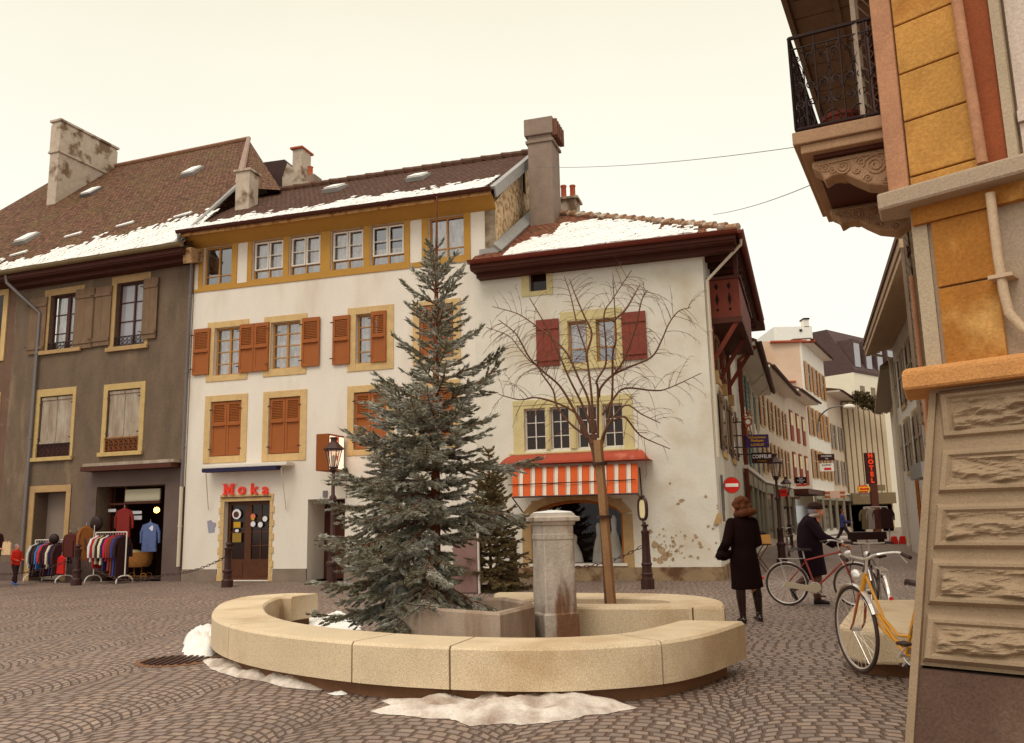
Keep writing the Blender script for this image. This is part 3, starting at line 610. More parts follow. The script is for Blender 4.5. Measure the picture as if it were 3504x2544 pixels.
# letters over the door
T2 = frame_mat(W2.pt(*W2.uz(842, 1676, .06), .06), W2.d, UP)
MT['redl'] = mat('red_plastic', (216, 52, 30), rough=.4, grain=0, emit=.25)
sgn_ = thing('shop_lettering', 'red slab letters reading Moka above the brown glazed door', 'shop sign', tuple(W2.pt(*W2.uz(842, 1690, .0), .0)))
sz = (W2.uz(842, 1655)[1]-W2.uz(842, 1693)[1])/.72
for ch, x in (('M', 784), ('o', 828), ('k', 869), ('a', 908)):
    Tm = frame_mat(W2.pt(*W2.uz(x, 1675, .05), .05), W2.d, UP)
    if ch == 'M':
        hp = [(-.42, -.36), (-.42, -.27), (-.34, -.27), (-.34, .27), (-.42, .27), (-.42, .36), (-.19, .36), (0, -.04), (.19, .36), (.42, .36), (.42, .27), (.34, .27), (.34, -.27), (.42, -.27), (.42, -.36), (.12, -.36), (.12, -.27), (.2, -.27), (.2, .1), (.03, -.27), (-.03, -.27), (-.2, .1), (-.2, -.27), (-.12, -.27), (-.12, -.36)]
        b = B(); b.prism([Tm @ V((p*sz, q*sz, 0)) for p, q in hp], W2.n*.05); b.build('letter', MT['redl'], sgn_)
    else: text(ch, sz, Tm, MT['redl'], sgn_, 'letter', ext=.03, bold=.006, sx=1.1)
q = W2.rect(760, 1693, 930, 1697); b = B(); b.wb(W2, q[0], q[2], q[1]-.02, q[1], .02, .08); b.build('rail', MT['iron'], sgn_)
# passage: back wall, door, small plate
b = B(); b.wb(W2, pas[0]-.1, pas[2]+.1, 0, pas[3]+.1, -1.0, -.9); b.build('passage_door', MT['brown'], H2)
q = W2.rect(1108, 1680, 1121, 1702); plate(W2, *q, .01, MT['pipe'], H2, 'meter_box', .05)
b = B(); a_ = W2.uz(1185, 1607, .02); c_ = W2.uz(1185, 1705, .02); a0 = W2.uz(1120, 1610, .02)
b.tube([W2.pt(*a0, .02), W2.pt(*a_, .02), W2.pt(*c_, .02)], .012, 6); b.build('cable', MT['pipe'], H2)
# chimneys belonging to it
def chimney(H, base, wx, wy, z0, z1, m='chim', az=-.3, cap=True, bands=(), pots=0, name='chimney'):
    b = B(); c = V((base[0], base[1], 0))
    b.box(c+UP*((z0+z1)/2), (wx, wy, z1-z0), az)
    for zz in bands: b.box(c+UP*zz, (wx+.08, wy+.08, .09), az)
    if cap: b.box(c+UP*(z1+.04), (wx+.12, wy+.12, .08), az)
    o = b.build(name, MT[m], H, bevel=.012)
    for k in range(pots):
        p = B(); q = c+UP*(z1+.08)+V((math.cos(az), math.sin(az), 0))*(k-(pots-1)/2)*.3; p.lathe(q, [(.1, 0), (.11, .05), (.085, .1), (.08, .42), (.1, .45), (.1, .5)], 12); p.build('chimney_pot', MT['terr'], o, smooth=True)
    return o
t_ = S2.uv(843, 700); c = S2.pt(*S2.uv(843, 710)); chimney(H2, c, .5, .5, c.z-.6, c.z+1.1, az=-.295)
# ================================================================ house 3: corner house
H3 = thing('corner_house', 'whitewashed corner house with red-brown shutters, snowy roof, timber balcony and orange striped awning', 'house', (P0.x, P0.y, 0))
uR = W3.uz(2472, 1990)[0]; ZE3 = 8.03; OV3 = .65
sm_o, sm_i = W3.rect(1782.8, 916.8, 1892.5, 1007), W3.rect(1810.4, 927.4, 1870.8, 993)
mo = W3.rect(1918.8, 1068, 2134, 1252.6); m1, m2 = W3.rect(1942, 1104, 2012, 1242), W3.rect(2037.8, 1092, 2110, 1236)
z_ = (m1[1]+m2[1])/2, (m1[3]+m2[3])/2; m1 = (m1[0], z_[0], m1[2], z_[1]); m2 = (m2[0], z_[0], m2[2], z_[1])
lo = W3.rect(1755, 1380, 2171.6, 1532.7); lts = [W3.rect(*t) for t in ((1793.4, 1403, 1868.6, 1543.4), (1882.6, 1396.7, 1950.6, 1537), (1974, 1390, 2046, 1530.6), (2063, 1382, 2136, 1525))]
zl = sum(t[1] for t in lts)/4, sum(t[3] for t in lts)/4; lts = [(t[0], zl[0], t[2], zl[1]) for t in lts]; lo = (lo[0], zl[0]-.06, lo[2], zl[1]+.2)
so_, si_ = W3.rect(1785, 1700, 2171.6, 1940.7), W3.rect(1816.7, 1716, 2137.6, 1928)
zsp = W3.uz(2000, 1762)[1]
b = B(); wallgrid(b, W3, 0, uR, 0, ZE3, [sm_i, m1, m2, *lts, (*si_, .28)], reveal=.2)
SD = V((.32, .947, 0)).normalized(); CR3 = W3.pt(uR, 0); W4 = Wall(CR3, math.atan2(SD.y, SD.x))     # side along the street
b.poly([W4.pt(0, 0), W4.pt(9, 0), W4.pt(9, ZE3), W4.pt(0, ZE3)])
b.poly([W4.pt(9, 0), W3.pt(0, 0, -8.5), W3.pt(0, ZE3, -8.5), W4.pt(9, ZE3)]); b.build('wall', MT['white3'], H3)
b = B(); zp3 = W3.uz(2000, 1943)[1]; b.wb(W3, .02, uR+.03, 0, zp3, -.02, .05); b.wb(W4, -.03, 9, 0, zp3, -.02, .05); b.build('plinth', MT['oldplinth'], H3)
b = B(); MT['patch'] = mat('bare_mortar', (170, 142, 110), var=.2, vs=9, bump=.6, bs=20); r_ = random.Random(9)
for (x, y, s_) in ((2225, 1820, 8), (2245, 1865, 11), (2262, 1882, 13), (2275, 1905, 14), (2262, 1920, 11), (2290, 1898, 10), (2240, 1915, 7), (2305, 1855, 6), (2330, 1870, 5), (2345, 1835, 5), (2362, 1905, 6), (2388, 1910, 5), (2303, 1915, 5), (2370, 1850, 4), (2315, 1885, 6), (2330, 1715, 6), (2320, 1725, 5), (2338, 1712, 4), (2292, 1655, 4), (2415, 1700, 5), (2395, 1860, 7), (2423, 1802, 5), (2440, 1810, 4), (2457, 1740, 4), (2455, 1730, 3), (2380, 1835, 7), (2398, 1872, 6), *[(r_.gauss(2290, 55), r_.gauss(1875, 38), r_.uniform(1, 3.6)) for _ in range(75)]):
    u, z = W3.uz(x, y); s_ = s_*.0072*1.15; k = 9; a0 = r_.random()
    b.prism([W3.pt(u+s_*r_.uniform(.5, 1.3)*math.cos(6.283*i/k+a0), z+s_*r_.uniform(.5, 1.2)*math.sin(6.283*i/k+a0), .001) for i in range(k)], W3.n*.004)
H3w = [o for o in H3.children if o.name.startswith('wall')][0]; o = b.build('peeling_patches', MT['patch'], H3w); tag(o, kind='stuff')
q = W3.rect(2441, 1757, 2487, 1797); b = B(); b.prism([W3.pt(*W3.uz(x, y, .01), .01) for x, y in ((2455, 1757), (2470, 1757), (2470, 1790), (2441, 1797))], W3.n*.05); b.build('corner_stone', MT['sand2'], H3)
surround(H3, W3, sm_o, sm_i, 'pale'); window(H3, W3, sm_i, 'dframe', 1, (), glass='gdark', depth=.18)
# middle window, two lights
b = B(); b.wb(W3, mo[0], m1[0], mo[1]+.02, mo[3]-.1, -.02, .03); b.wb(W3, m2[2], mo[2], mo[1]+.02, mo[3]-.1, -.02, .03); b.wb(W3, m1[2], m2[0], m1[1], m1[3], -.18, .02)
b.wb(W3, mo[0]-.02, mo[2]+.02, m1[3], mo[3]-.02, -.02, .035); b.wb(W3, mo[0], mo[2], mo[1]-.02, m1[1], -.02, .07); b.build('window_surround', MT['pale'], H3, bevel=.012)
for r in (m1, m2): window(H3, W3, r, 'yframe', 1, (.36,), curtain=(.38, 1), depth=.16, glass='glass')
shutter(H3, W3, W3.rect(1833.8, 1098.7, 1918.8, 1250.5), 'redsh', None, planks=3, bars=(.14, .82), holes=((.38, .68), (.55, .68), (.46, .62)))
shutter(H3, W3, W3.rect(2125, 1073, 2218, 1229), 'redsh', None, planks=3, bars=(.14, .82), holes=((.45, .68), (.6, .68), (.52, .74)))
# big four-light window
b = B(); b.wb(W3, lo[0], lts[0][0], lo[1], lo[3]-.12, -.02, .03); b.wb(W3, lts[3][2], lo[2], lo[1], lo[3]-.12, -.02, .03); b.wb(W3, lo[0], lo[2], lo[3]-.12, lo[3]+.02, -.02, .04)
b.wb(W3, lts[0][0], lts[3][2], zl[1], lo[3]-.12, -.02, .03)
for i in range(3):
    b.wb(W3, lts[i][2], lts[i+1][0], zl[0], zl[1], -.2, -.02); c = (lts[i][2]+lts[i+1][0])/2; b.tube([W3.pt(c, zl[0], -.0), W3.pt(c, zl[1], -.0)], (lts[i+1][0]-lts[i][2])/2*.9, 10)
b.wb(W3, lo[0]-.06, lo[2]+.08, lo[1]-.14, lo[1], -.02, .1); b.wb(W3, lo[0]-.1, lo[2]+.12, lo[1]-.05, lo[1]+.0, .1, .13); b.build('window_surround', MT['pale'], H3, bevel=.012)
for r in lts: window(H3, W3, r, 'wframe', 2, (.333, .666), depth=.15, glass='gdark', cmid=.025, fw=.035, bar=.02)
# shop arch
b = B(); nA = 14; (a0, b0, a1, b1), (c0, d0, c1, d1) = so_, si_; zo = zsp+.05
b.wb(W3, a0, c0, 0.0, zsp, -.02, .03); b.wb(W3, c1, a1, 0.0, zsp, -.02, .03)
def arc(u0, u1, zs, zt, n=nA):
    return [(u0+(u1-u0)*i/n, zs+(zt-zs)*(math.sin(math.pi*i/n))**.55) for i in range(n+1)]
ai, ao = arc(c0, c1, zsp, d1), arc(a0, a1, zo, b1+.06)
for i in range(nA):
    p = [W3.pt(*q, -.28) for q in (ai[i], ai[i+1], (ai[i+1][0], d1+.01), (ai[i][0], d1+.01))]
    if i not in (0, nA-1) or 1: b.prism(p, W3.n*.29)
    p = [W3.pt(*q, -.01) for q in (ai[i], ai[i+1], ao[i+1], ao[i])]; b.prism(p, W3.n*.042)
b.wb(W3, c0, c1, 0, d0-.06, -.02, .028); b.build('shop_surround', MT['sand2'], H3, bevel=.01)
b = B()
for i in range(nA): b.prism([W3.pt(*q, -.2) for q in (ai[i], ai[i+1], (ai[i+1][0], ai[i+1][1]-.07), (ai[i][0], ai[i][1]-.07))], W3.n*.06)
b.wb(W3, c0, c0+.07, d0, zsp, -.2, -.14); b.wb(W3, c1-.07, c1, d0, zsp, -.2, -.14); sw = b.build('shop_window', mat('orange_wood', (172, 98, 40), var=.1), H3)
b = B(); b.wb(W3, c0-.08, c1+.08, d0-.06, d0, -.05, .07); b.build('window_sill', MT['wframe'], H3)
b = B(); b.poly([W3.pt(c0+.03, d0, -.17), W3.pt(c1-.03, d0, -.17), W3.pt(c1-.03, d1, -.17), W3.pt(c0+.03, d1, -.17)]); b.build('pane', MT['shopglass'], sw)
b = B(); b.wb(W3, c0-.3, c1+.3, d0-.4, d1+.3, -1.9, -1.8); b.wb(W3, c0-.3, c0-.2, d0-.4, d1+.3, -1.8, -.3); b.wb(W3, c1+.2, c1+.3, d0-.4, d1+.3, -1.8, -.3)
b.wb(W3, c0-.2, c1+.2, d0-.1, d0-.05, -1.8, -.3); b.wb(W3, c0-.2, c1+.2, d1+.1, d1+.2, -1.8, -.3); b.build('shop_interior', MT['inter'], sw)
MT['lace'] = mat('white_dress_fabric', (222, 212, 200), var=.15, vs=10, streak=1)
def drape(par, pts_top, pts_bot, d, name, mt):                      # hanging pleated cloth
    b = B(); k = 40
    def ip(pts, t):
        f = t*(len(pts)-1); i = min(int(f), len(pts)-2); f -= i; return (pts[i][0]*(1-f)+pts[i+1][0]*f, pts[i][1]*(1-f)+pts[i+1][1]*f)
    for i in range(k):
        q = []
        for t in (i/k, (i+1)/k):
            a, c = ip(pts_top, t), ip(pts_bot, t); w_ = .05*math.sin(t*k*1.1); q.append((W3.pt(*W3.uz(*a, d), d+w_*.5), W3.pt(*W3.uz(*c, d), d+w_)))
        b.poly([q[0][1], q[1][1], q[1][0], q[0][0]]); 
    return b.build(name, mt, par, smooth=True)
# ---- roof of house 3: front slope with hip to the right
S3 = Slope(W3, ZE3, OV3, R(32.5)); ap = S3.uv(1842, 728); er = S3.uv(2520, 790)[0]; el = S3.uv(1604, 898)[0]
b = B(); slopeface(b, S3, [(el, 0), (er, 0), (ap[0], ap[1]), (zr, .65/math.cos(R(32.5))), (el, .5)])
slopeface(b, S3, [(zr, .65/math.cos(R(32.5))), (ap[0], ap[1]), (zr, ap[1])])
apx = S3.pt(*ap); erp = S3.pt(er, 0); far = erp+SD*10; apf = apx+SD*5.5
b.poly([erp, far, apf, apx], uv=[(0, 0), (10, 0), (7, 5), (1.5, 5)]); b.poly([far, far+V(-W3.d)*7, apf], uv=[(0, 0), (7, 0), (4, 4)])
rf3 = b.build('roof', MT['tile3'], H3)
b = B(); n = 22
for i in range(n):
    a = apx.lerp(erp, i/n); c = apx.lerp(erp, (i+1.15)/n); b.tube([a+UP*.02, c+UP*.07], [.07, .1], 9)
b.build('hip_tiles', mat('hip_tile', (150, 112, 84), var=.2, col2=(190, 176, 160), lo=.5, hi=.6, s2=4), rf3)
b = B(); w3 = zr-.01                                                 # flashing against the gable
b.hexa([S3.pt(w3, .7, .0), S3.pt(w3+.22, .6, .02), S3.pt(ap[0]+.2, ap[1]-.1, .02), S3.pt(ap[0]-.05, ap[1], 0), S3.pt(w3, .7, .22), S3.pt(w3+.22, .6, .06), S3.pt(ap[0]+.2, ap[1]-.1, .06), S3.pt(ap[0]-.05, ap[1], .22)])
b.wb(W3, W3.uz(1645, 850)[0], zr+.1, 8.25, 8.5, .0, .12); b.build('flashing', MT['lead'], rf3)
b = B(); b.wb(W3, el, er-.05, ZE3-.24, ZE3-.1, -.0, OV3-.04); 
b.wb(W3, el+.05, er-.1, ZE3-.36, ZE3-.24, -.0, .3); b.wb(W3, el, er-.03, ZE3-.2, ZE3-.01, OV3-.035, OV3+.005)
b.build('eaves', MT['brown'], H3)
gutter(H3, W3.pt(el-.03, ZE3-.02, OV3+.07), W3.pt(er+.02, ZE3-.02, OV3+.07), W3.n, .085, 'brown2')
gutter(H3, erp+W4.n*.06, far+W4.n*.06, W4.n, .085, 'brown2')
snow_on(S3, el+.9, er-.1, lambda u: max(0, min(2.9, (er-u)/(er-ap[0])*ap[1]-.3)) if u > ap[0]+1.1 else .25+(u-el)*1.0, seed=8, v0=.08, low=lambda u: 0)
# soffit over the street side, rafters, balcony
b = B(); sw_ = erp-CR3; 
p0 = W4.pt(-.3, ZE3-.12, 0); ovs = (erp-W4.P).dot(W4.n)
b.hexa([W4.pt(-.55, ZE3-.2, 0), W4.pt(9.4, ZE3-.2, 0), W4.pt(9.4, ZE3-.12, ovs-.05), W4.pt(-.55, ZE3-.12, ovs-.05), W4.pt(-.55, ZE3-.1, 0), W4.pt(9.4, ZE3-.1, 0), W4.pt(9.4, ZE3-.02, ovs-.05), W4.pt(-.55, ZE3-.02, ovs-.05)])
for i in range(16): b.wb(W4, i*.6, i*.6+.1, ZE3-.32, ZE3-.2, 0, ovs-.1)
b.build('side_eaves', MT['brown'], H3)
zb0, zb1 = 6.55-.0, 7.45
def zat(x, y, d): return W3.uz(x, y, d)
bf = W3.uz(2415, 1095, -.6); bt = W3.uz(2415, 965, -.6); zb0, zb1 = bf[1], bt[1]; bw = .78; bs0, bs1 = .55, 5.2
b = B(); n = 14
b.wb(W4, bs0, bs0+.05, zb0, zb1, .0, bw)                             # end panel facing the square
for i in range(n+1):
    s_ = bs0+(bs1-bs0)*i/n
    if i < n: b.wb(W4, s_+.008, s_+(bs1-bs0)/n-.008, zb0, zb1, bw-.04, bw)
b.wb(W4, bs1-.05, bs1, zb0, zb1, 0, bw); bal = b.build('balcony', MT['brown2'], H3)
b = B(); b.wb(W4, bs0-.04, bs1+.04, zb1, zb1+.07, bw-.08, bw+.05); b.wb(W4, bs0-.04, bs0+.08, zb1, zb1+.07, 0, bw-.08); b.wb(W4, bs0-.04, bs1+.04, zb0-.14, zb0, bw-.12, bw+.03); b.wb(W4, bs0, bs1, zb0-.1, zb0-.04, 0, bw-.12)
b.wb(W4, bs0-.04, bs0+.1, zb0-.14, zb0, 0, bw-.12)
for s_ in (bs0, bs1-.12, (bs0+bs1)/2): b.wb(W4, s_, s_+.12, zb1+.07, ZE3-.3, bw-.1, bw+.0)
b.build('balcony_frame', MT['brown'], bal)
Pp = W4.pt                                                           # cut-out ornaments on the end panel
for d_ in (.24, .54):
    b = B()
    for (z0, z1, r1) in ((.72, .92, .05), (.3, .66, .045), (.16, .26, .04)):
        h = zb1-zb0; zz = zb0+h*(z0+z1)/2; hh = h*(z1-z0)/2
        b.prism([Pp(bs0-.004, zz-hh, d_), Pp(bs0-.004, zz, d_+r1), Pp(bs0-.004, zz+hh, d_), Pp(bs0-.004, zz, d_-r1)], -W4.d*.004)
    b.build('cut_out', MT['dark'], bal)

for s_ in (bs0+.05, (bs0+bs1)/2, bs1-.1):                            # raking struts
    b = B(); b.tube([Pp(s_, zb0-.1, bw-.1), Pp(s_, zb0-1.05, .05)], .075, 4); b.tube([Pp(s_, zb0-.1, .05), Pp(s_, zb0-1.35, .05)], .075, 4); b.build('strut', MT['brown2'], bal)
    b = B(); b.wb(W4, s_-.1, s_+.1, zb0-1.6, zb0-1.3, 0, .16); b.build('corbel', MT['sand2'], bal)
g3 = erp+W4.n*.05+SD*.5
downpipe(H3, [g3-UP*.05, g3-UP*.2, W4.pt(.05, ZE3-.95, .08), W4.pt(.05, 4.6, .08), W4.pt(.05, 2.8, .07)], .042, 'wpipe')
# street side windows seen very obliquely
for s_, z0_, z1_ in ((2.2, 3.1, 4.6), (5.2, 3.1, 4.6), (2.2, 5.0, 6.0)):
    b = B(); b.wb(W4, s_-.15, s_+1.15, z0_-.15, z1_+.15, 0, .04); o = b.build('window', MT['sand'], H3); b = B(); b.wb(W4, s_, s_+1, z0_, z1_, .04, .05); b.build('pane', MT['gdark'], o)
    shutter(H3, W4, (s_-.65, z0_, s_-.15, z1_), 'brownsh', None, d=.05); shutter(H3, W4, (s_+1.15, z0_, s_+1.65, z1_), 'brownsh', None, d=.05)
# awning over the shop
hd = W3.uz(1710, 1590, .5), W3.uz(2222, 1568, .5); za_ = (hd[0][1]+hd[1][1])/2; b = B(); L_ = []
for i in range(9):
    t = i/8; L_.append((.55*math.sin(t*math.pi/2), za_-.02+.26*math.cos(t*math.pi/2)))
ua, ub = hd[0][0], hd[1][0]
for i in range(8):
    (d_0, z_0), (d_1, z_1) = L_[i], L_[i+1]; i0, i1 = .0, .0
    e0, e1 = .35*(1-math.cos(i/8*1.57))*0, 0
    b.poly([W3.pt(ua+.28*(1-i/8), z_0, d_0), W3.pt(ua+.28*(1-(i+1)/8), z_1, d_1), W3.pt(ub-.28*(1-(i+1)/8), z_1, d_1), W3.pt(ub-.28*(1-i/8), z_0, d_0)])
for sgn, uu in ((1, ua), (-1, ub)):
    b.poly([W3.pt(uu+sgn*.28, za_-.02, 0)]+[W3.pt(uu+sgn*.28*(1-i/8), L_[i][1], L_[i][0]) for i in range(9)])
b.poly([W3.pt(ua, za_-.02, 0), W3.pt(ub, za_-.02, 0), W3.pt(ub, za_-.02, .55), W3.pt(ua, za_-.02, .55)])
MT['hood'] = mat('red_awning_hood', (168, 74, 52), var=.1, vs=4, col2=(196, 120, 100), lo=.6, hi=.75, s2=3); aw3 = b.build('awning', MT['hood'], H3, smooth=True)
MT['so'] = mat('orange_stripe', (198, 84, 34), var=.08); MT['sw'] = mat('cream_stripe', (208, 192, 174), var=.06); MT['sr'] = mat('dark_red_stripe', (140, 50, 30))
ta, tb = W3.uz(1752, 1600, .45), W3.uz(2180, 1588, .45); ba, bb = W3.uz(1753, 1702, .95), W3.uz(2183, 1690, .95)
b = B(); pat = [(0, .52, 0), (.52, .56, 2), (.56, .6, 1), (.6, .64, 2), (.64, .94, 1), (.94, 1, 2)]; ns = 11
zt_, zb_ = (ta[1]+tb[1])/2, (ba[1]+bb[1])/2
for k in range(ns):
    for p, q, m_ in pat:
        f0, f1 = (k+p)/ns*1.05, (k+q)/ns*1.05
        if f0 >= 1: continue
        f1 = min(f1, 1)
        for j in range(6):
            t0, t1 = j/6, (j+1)/6
            def C(f, t): 
                u = (ta[0]*(1-f)+tb[0]*f)*(1-t)+(ba[0]*(1-f)+bb[0]*f)*t; return W3.pt(u, zt_*(1-t)+zb_*t-.035*math.sin(f*math.pi*ns)*t*t*.6, .4+.55*t+.03*math.sin(f*23)*math.sin(t*3.14))
            b.poly([C(f0, t1), C(f1, t1), C(f1, t0), C(f0, t0)], m=m_)
b.build('awning_cloth', [MT['so'], MT['sw'], MT['sr']], aw3)
b = B(); b.tube([W3.pt(ba[0], zb_, .96), W3.pt(bb[0], zb_, .96)], .02, 8); b.tube([W3.pt(ta[0], zt_-.42, .78), W3.pt(tb[0], zt_-.4, .78)], .012, 6)
for f in (0, 1): uu = ba[0] if not f else bb[0]; b.tube([W3.pt(uu, zb_, .96), W3.pt(uu, zb_-.35, .1)], .016, 6)
b.tube([W3.pt(*W3.uz(2188, 1600, .08), .08), W3.pt(*W3.uz(2196, 1700, .08), .08), W3.pt(*W3.uz(2202, 1830, .08), .08)], .016, 6)
b.build('awning_frame', MT['iron'], aw3)
# ================================================================ house 1: grey roughcast house with the clothes shop
Q1 = W2.pt(uL, 0)
H1 = thing('terraced_house', 'grey roughcast house with weathered wooden shutters and a mossy roof, clothes shop at its foot', 'house', tuple(Q1))
V1 = Wall(Q1, -.35); ZE1 = 9.55; uP = V1.uz(20, 1500)[0]
MT['sand1'] = mat('dull_sandstone', (192, 162, 108), var=.1, vs=5, bump=.3)
wa_o, wa_i = V1.rect(157, 995, 278, 1200), V1.rect(176, 1014, 264, 1196)
wb_o, wb_i = V1.rect(386, 950, 505, 1190), V1.rect(402, 972, 494, 1176)
wc_o, wc_i = V1.rect(128, 1336, 247, 1572), V1.rect(140, 1360, 237, 1562)
wd_o, wd_i = V1.rect(358, 1318, 487, 1554), V1.rect(371, 1338, 471, 1545)
dr_o, dr_i = V1.rect(104, 1665, 224, 1992), V1.rect(121, 1687, 208, 1990)
sh = V1.rect(333.6, 1668, 551.6, 1984); dr_i = (dr_i[0], 0, dr_i[2], dr_i[3]); dr_o = (dr_o[0], 0, dr_o[2], dr_o[3]); sh = (sh[0], 0, sh[2], sh[3])
sm = V1.rect(297, 1606, 600, 1984)
b = B(); wallgrid(b, V1, uP, 0, 0, ZE1, [wa_i, wb_i, wc_i, wd_i, (*dr_i, .5), (*sh, .7)])
b.poly([V1.pt(0, 0), V1.pt(0, ZE1), V1.pt(0, ZE1, -8), V1.pt(0, 0, -8)]); b.poly([V1.pt(uP, 0, -8), V1.pt(0, 0, -8), V1.pt(0, ZE1, -8), V1.pt(uP, ZE1, -8)])
b.build('wall', MT['grey'], H1)
b = B(); wallgrid(b, V1, sm[0], -.02, .0, sm[3], [(*sh, .02)], d=.02, reveal=.02); wallgrid(b, V1, uP+.1, sm[0]-.01, .0, .55, [(*dr_o, .02)], d=.02, reveal=.02); b.build('smooth_render', MT['greyp'], H1)
for o, i in ((wa_o, wa_i), (wb_o, wb_i), (wc_o, wc_i), (wd_o, wd_i)): surround(H1, V1, o, i, 'sand2' if o[1] > 5 else 'sand1', sill=.1)
b = B(); b.wb(V1, dr_o[0], dr_i[0], 0, dr_o[3], -.02, .03); b.wb(V1, dr_i[2], dr_o[2], 0, dr_o[3], -.02, .03); b.wb(V1, dr_i[0], dr_i[2], dr_i[3], dr_o[3], -.02, .03); b.build('door_surround', MT['sand2'], H1, bevel=.01)
window(H1, V1, wa_i, 'dframe', 2, (.33, .66), curtain=(0, 1), glass='glass', depth=.2, cmid=.12)
o = window(H1, V1, wb_i, 'dframe', 2, (.4, .7), glass='gsky', depth=.2)
for t in ((111, 1026, 155, 1210), (266, 994, 324, 1190), (328, 988, 378, 1182), (498, 957, 538, 1158)):
    shutter(H1, V1, V1.rect(*t), 'brownsh', None, planks=2, bars=(.1, .86), d=.05)
for r, m_ in ((wc_i, 'greysh'), (wd_i, 'greysh')):
    shutter(H1, V1, (r[0]+.02, r[1]+.42, r[2]-.02, r[3]-.04), 'greysh', None, leafs=2, planks=2, bars=(.02, .98), d=-.08)
    b = B(); b.wb(V1, r[0], r[2], r[1], r[3], -.3, -.25); b.build('window', MT['dframe'], H1)
def grille(H, W, u0, u1, z0, z1, d, mt, n=7):
    b = B(); b.wb(W, u0, u1, z1-.03, z1, d-.015, d+.015); b.wb(W, u0, u1, z0, z0+.03, d-.015, d+.015)
    w_ = (u1-u0)/n
    for i in range(n+1): b.wb(W, u0+i*w_-.007, u0+i*w_+.007, z0, z1, d-.007, d+.007)
    for i in range(n):
        c = u0+(i+.5)*w_; hh = (z1-z0)
        b.torus(W.pt(c, z0+hh*.3, d), W.d, UP, w_*.32, .009, 12, 4); b.torus(W.pt(c, z0+hh*.7, d), W.d, UP, w_*.32, .009, 12, 4)
    return b.build('window_grille', mt, H)
MT['rust'] = mat('rusty_gilt_iron', (150, 88, 30)); MT['sheet'] = mat('brown_sheet', (92, 40, 26))
grille(H1, V1, wc_i[0]-.02, wc_i[2]+.02, wc_i[1], wc_i[1]+.42, .02, MT['black']); grille(H1, V1, wd_i[0]-.02, wd_i[2]+.02, wd_i[1], wd_i[1]+.45, .02, MT['rust'])
for r, mm in ((wc_i, 'dframe'), (wd_i, 'dframe')): plate(V1, r[0], r[1], r[2], r[1]+.4, -.05, MT[mm], H1, 'backing_panel')
grille(H1, V1, wa_i[0], wa_i[2], wa_i[1], wa_i[1]+.3, .0, MT['black']); grille(H1, V1, wb_i[0], wb_i[2], wb_i[1], wb_i[1]+.3, .0, MT['black'])
q = V1.rect(139, 1700, 208, 1990); plate(V1, dr_i[0]-.05, 0, dr_i[2]+.05, dr_i[3], -.52, mat('grey_door', (142, 124, 112)), H1, 'door', .04)
# shop front
MT['lit'] = mat('lamp_glow', (255, 190, 90), emit=6, grain=0); MT['signp'] = mat('pale_sign_board', (196, 186, 160))
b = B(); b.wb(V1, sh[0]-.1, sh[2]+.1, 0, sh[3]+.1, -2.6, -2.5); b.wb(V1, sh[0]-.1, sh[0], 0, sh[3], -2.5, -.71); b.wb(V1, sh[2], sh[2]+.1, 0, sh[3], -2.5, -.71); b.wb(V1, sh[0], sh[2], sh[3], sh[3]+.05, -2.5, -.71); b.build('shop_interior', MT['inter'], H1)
q = V1.rect(434, 1677, 550, 1713, -.3); plate(V1, *q, -.3, MT['signp'], H1, 'fascia_board', .05)
b = B(); q2 = V1.rect(428, 1713, 550, 1722, -.3); b.wb(V1, q2[0], q2[2], q2[1], q2[3], -.34, -.25); b.wb(V1, q[0]-.08, q[0], 0, sh[3], -.4, -.3); b.wb(V1, sh[0]+.02, sh[0]+.1, 0, sh[3], -.55, -.45); zq = V1.uz(400, 1722, -.3)[1]; b.wb(V1, sh[0]+.1, q[0]-.08, zq-.06, zq, -.4, -.34); b.build('shop_frame', MT['brown'], H1)
b = B(); b.ball(V1.pt(*V1.uz(536, 1746, -.6), -.6), .09, 10); b.build('globe_lamp', MT['lit'], H1, smooth=True)
for t, mm in (((371, 1743, 397, 1752), 'wsk'), ((449, 1750, 485, 1759), 'wsk'), ((453, 1766, 485, 1779), 'wsk')): plate(V1, *V1.rect(*t, -.42), -.42, MT[mm], H1, 'notice', .008)
q = V1.rect(285, 1592, 592, 1603, .35); b = B(); b.wb(V1, q[0], q[2], q[3]-.2, q[3]-.07, .02, .45); o = b.build('awning', MT['brown'], H1); b = B(); b.wb(V1, q[0]+.02, q[2]+.05, q[3]-.06, q[3]+.03, .02, .4); b.build('awning_cover', MT['greysh'], o)
# roof: one slope over this house
S1 = Slope(V1, ZE1, .7, R(43)); ap1 = S1.uv(851, 478); f1 = S1.uv(815, 642); er1 = S1.uv(597, 842); rl = S1.uv(0, 613)
uS = S1.uv(64, 930)[0]; vr = ap1[1]
tp = lambda u: vr
b = B(); slopeface(b, S1, [(uP, 0), (0.15, 0), f1, ap1, (uP, vr)])
apw, f1w = S1.pt(*ap1), S1.pt(*f1)
bq = G(962, 651, f1w.z-.1); b.poly([f1w, V(bq), apw], uv=[(0, 0), (4, 0), (2, 4)])
bkq = S1.pt(uP, vr)-V1.n*6-UP*5; b.poly([S1.pt(uP, vr), apw, V(bq), bkq], uv=[(0, 0), (8, 0), (8, 5), (0, 5)])
b.poly([S1.pt(uP, 0, -.16), S1.pt(.15, 0, -.16), S1.pt(.1, .95, -.16), S1.pt(uP, .95, -.16)])
rf1 = b.build('roof', MT['tile1'], H1)
MT['hip'] = mat('hip_mortar', (150, 124, 110), var=.15, vs=6)
b = B(); b.tube([apw+UP*.05, f1w+UP*.08], [.09, .14], 8); b.build('hip_tiles', MT['hip'], rf1)
